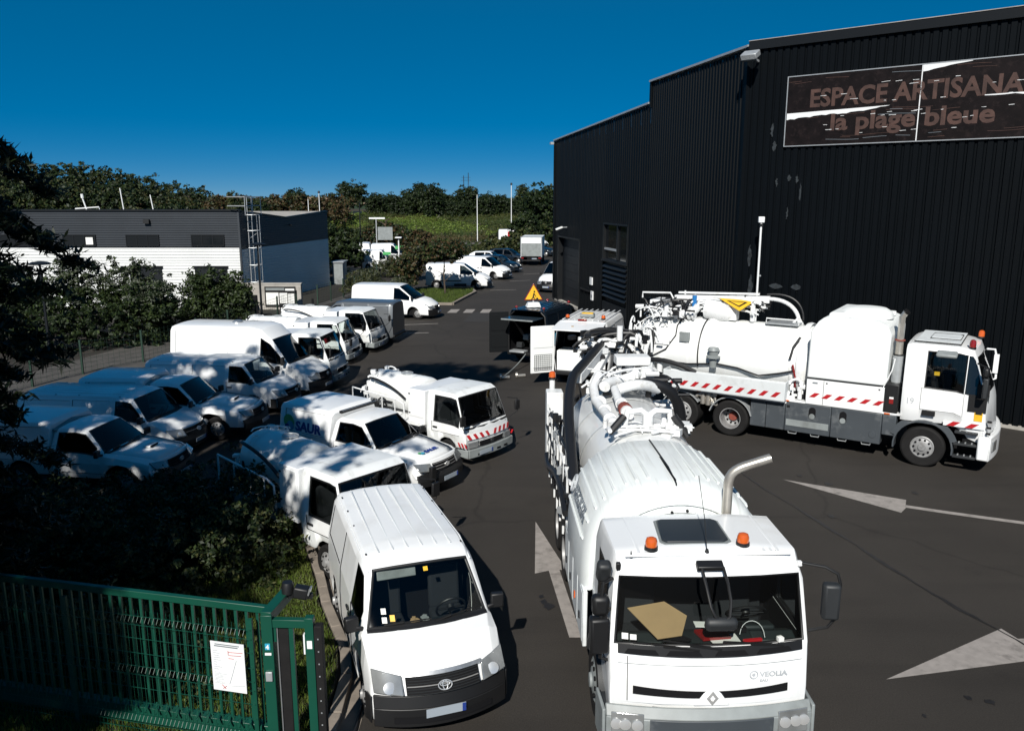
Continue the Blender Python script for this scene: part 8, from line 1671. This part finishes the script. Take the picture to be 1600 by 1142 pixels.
far_tree(px(363, 135), 135, .80, 2, 'pale narrow pointed tree behind the caged ladder', dz=-.2).children[0].data = proto('crown', [(0, 0, 3.0, 1.1, 1.1, 2.4), (0, 0, 5.2, .6, .6, 1.5)], 260, 20, .4, .18, ['leaf_olive', 'leaf'])
far_tree(px(398, 128), 128, .98, 0, 'round dark tree directly right of the caged ladder top'); far_tree(px(466, 140), 140, 1.02, 0, 'round dark tree left of the sand heap'); far_tree(px(488, 142), 142, .68, 1, 'small dark tree touching the round one before the sand heap')
far_tree(px(655, 158), 158, .4, 1, 'tiny top branch tree poking above the bank row', dz=3.7)
# wood on the left hill: one mass
bl = []
rw = random.Random(11)
def topline(p): return float(np.interp(p, [-160, 0, 60, 140, 200, 240, 280, 330, 350], [250, 257, 259, 260, 270, 279, 288, 298, 316]))
for p in range(-150, 352, 9):
    for Y in (122, 134, 148, 162):
        pj_ = p + rw.uniform(-5, 5); x = px(pj_, Y); zt = 6.8 + (304.6 - topline(pj_) + rw.uniform(-4, 3)) / 1275 * Y - (Y < 160) * (162 - Y) * .085 - (Y > 150) * 0; r_ = rw.uniform(1.6, 2.6)
        if zt < hill_z(np.array(x), np.array(Y)) + .5: continue
        bl.append((x, Y, zt - r_ * .8, r_, r_, r_)); bl.append((x + rw.uniform(-1, 1), Y - 1, zt - r_ * 2.2, r_ * 1.1, r_, r_ * 1.3))
P, N = clumps(bl, 6500, 20, .65); tag(link(bpy.data.objects.new('wood', leaves_mesh('wood', P, N, .27, ['leaf_dark', 'leaf_dark', 'leaf', 'leaf_olive'], .6))), 'dense dark green wood covering the hill behind the workshop', 'wood', kind='stuff')
bl = []
for p in range(332, 548, 7):
    Y = 139 + 3 * math.sin(p * .7); x = px(p, Y); zt = 6.8 + (304.6 - 309 + rw.uniform(-2, 4.5)) / 1275 * Y; r_ = rw.uniform(.8, 1.4); bl += [(x, Y, zt - r_ * .7, r_ * 1.3, r_, r_), (x, Y - 1, zt - r_ * 2, r_ * 1.4, r_, r_ * 1.3)]
P, N = clumps(bl, 900, 20, .5); tag(link(bpy.data.objects.new('scrub_ridge', leaves_mesh('scrub_ridge', P, N, .2, ['leaf_brown', 'leaf_olive', 'leaf_dark'], .6))), 'brownish scrub along the ridge behind the workshop roof', 'scrub', kind='stuff')
# scrub on the bank
n = 7000; X = rng.uniform(-62, 16, n); Y = rng.uniform(121, 148, n); k_ = (X / Y > -.30) | (Y > 128); X, Y = X[k_], Y[k_]; Z = hill_z(X, Y) + .05; C = np.stack([X, Y, Z], 1)
C = (C[:, None, :] + rng.normal(0, .28, (len(C), 9, 3)) * np.array([1.4, 1, .55])).reshape(-1, 3); patch = (np.sin(C[:, 0] * .35 + np.sin(C[:, 1] * .5)) + np.sin(C[:, 0] * .11 + C[:, 1] * .3) > .1)
mi = np.where(patch, 0, np.where(rng.random(len(C)) < .5, 1, 2)); tag(link(bpy.data.objects.new('bank_scrub', leaves_mesh('bank_scrub', C, np.tile([0, -.3, 1.], (len(C), 1)), .17, ['grass', 'leaf_olive', 'leaf'], .5, mi))), 'patchy green and olive scrub covering the bank', 'scrub', kind='stuff')
n = 3000; X = rng.uniform(-75, -34, n); Y = rng.uniform(136, 160, n); C = np.stack([X, Y, hill_z(X, Y) + .3], 1); C = (C[:, None, :] + rng.normal(0, .5, (n, 8, 3)) * np.array([1.4, 1, .6])).reshape(-1, 3)
tag(link(bpy.data.objects.new('dry_scrub', leaves_mesh('dry_scrub', C, np.tile([0, -.3, 1.], (len(C), 1)), .22, ['scrub', 'leaf_olive', 'leaf_brown'], .4))), 'reddish dry scrub on the slope below the sand heap', 'scrub', kind='stuff')
n = 900; X = rng.uniform(-20, 6, n); Y = rng.uniform(122, 127, n); C = np.stack([X, Y, hill_z(X, Y) + .25], 1); C = (C[:, None, :] + rng.normal(0, .35, (n, 8, 3)) * np.array([1.4, 1, .5])).reshape(-1, 3)
tag(link(bpy.data.objects.new('dry_scrub', leaves_mesh('dry_scrub', C, np.tile([0, -.3, 1.], (len(C), 1)), .18, ['scrub', 'leaf_olive', 'leaf_brown'], .4))), 'brownish scrub at the foot of the bank along the far road', 'scrub', kind='stuff')
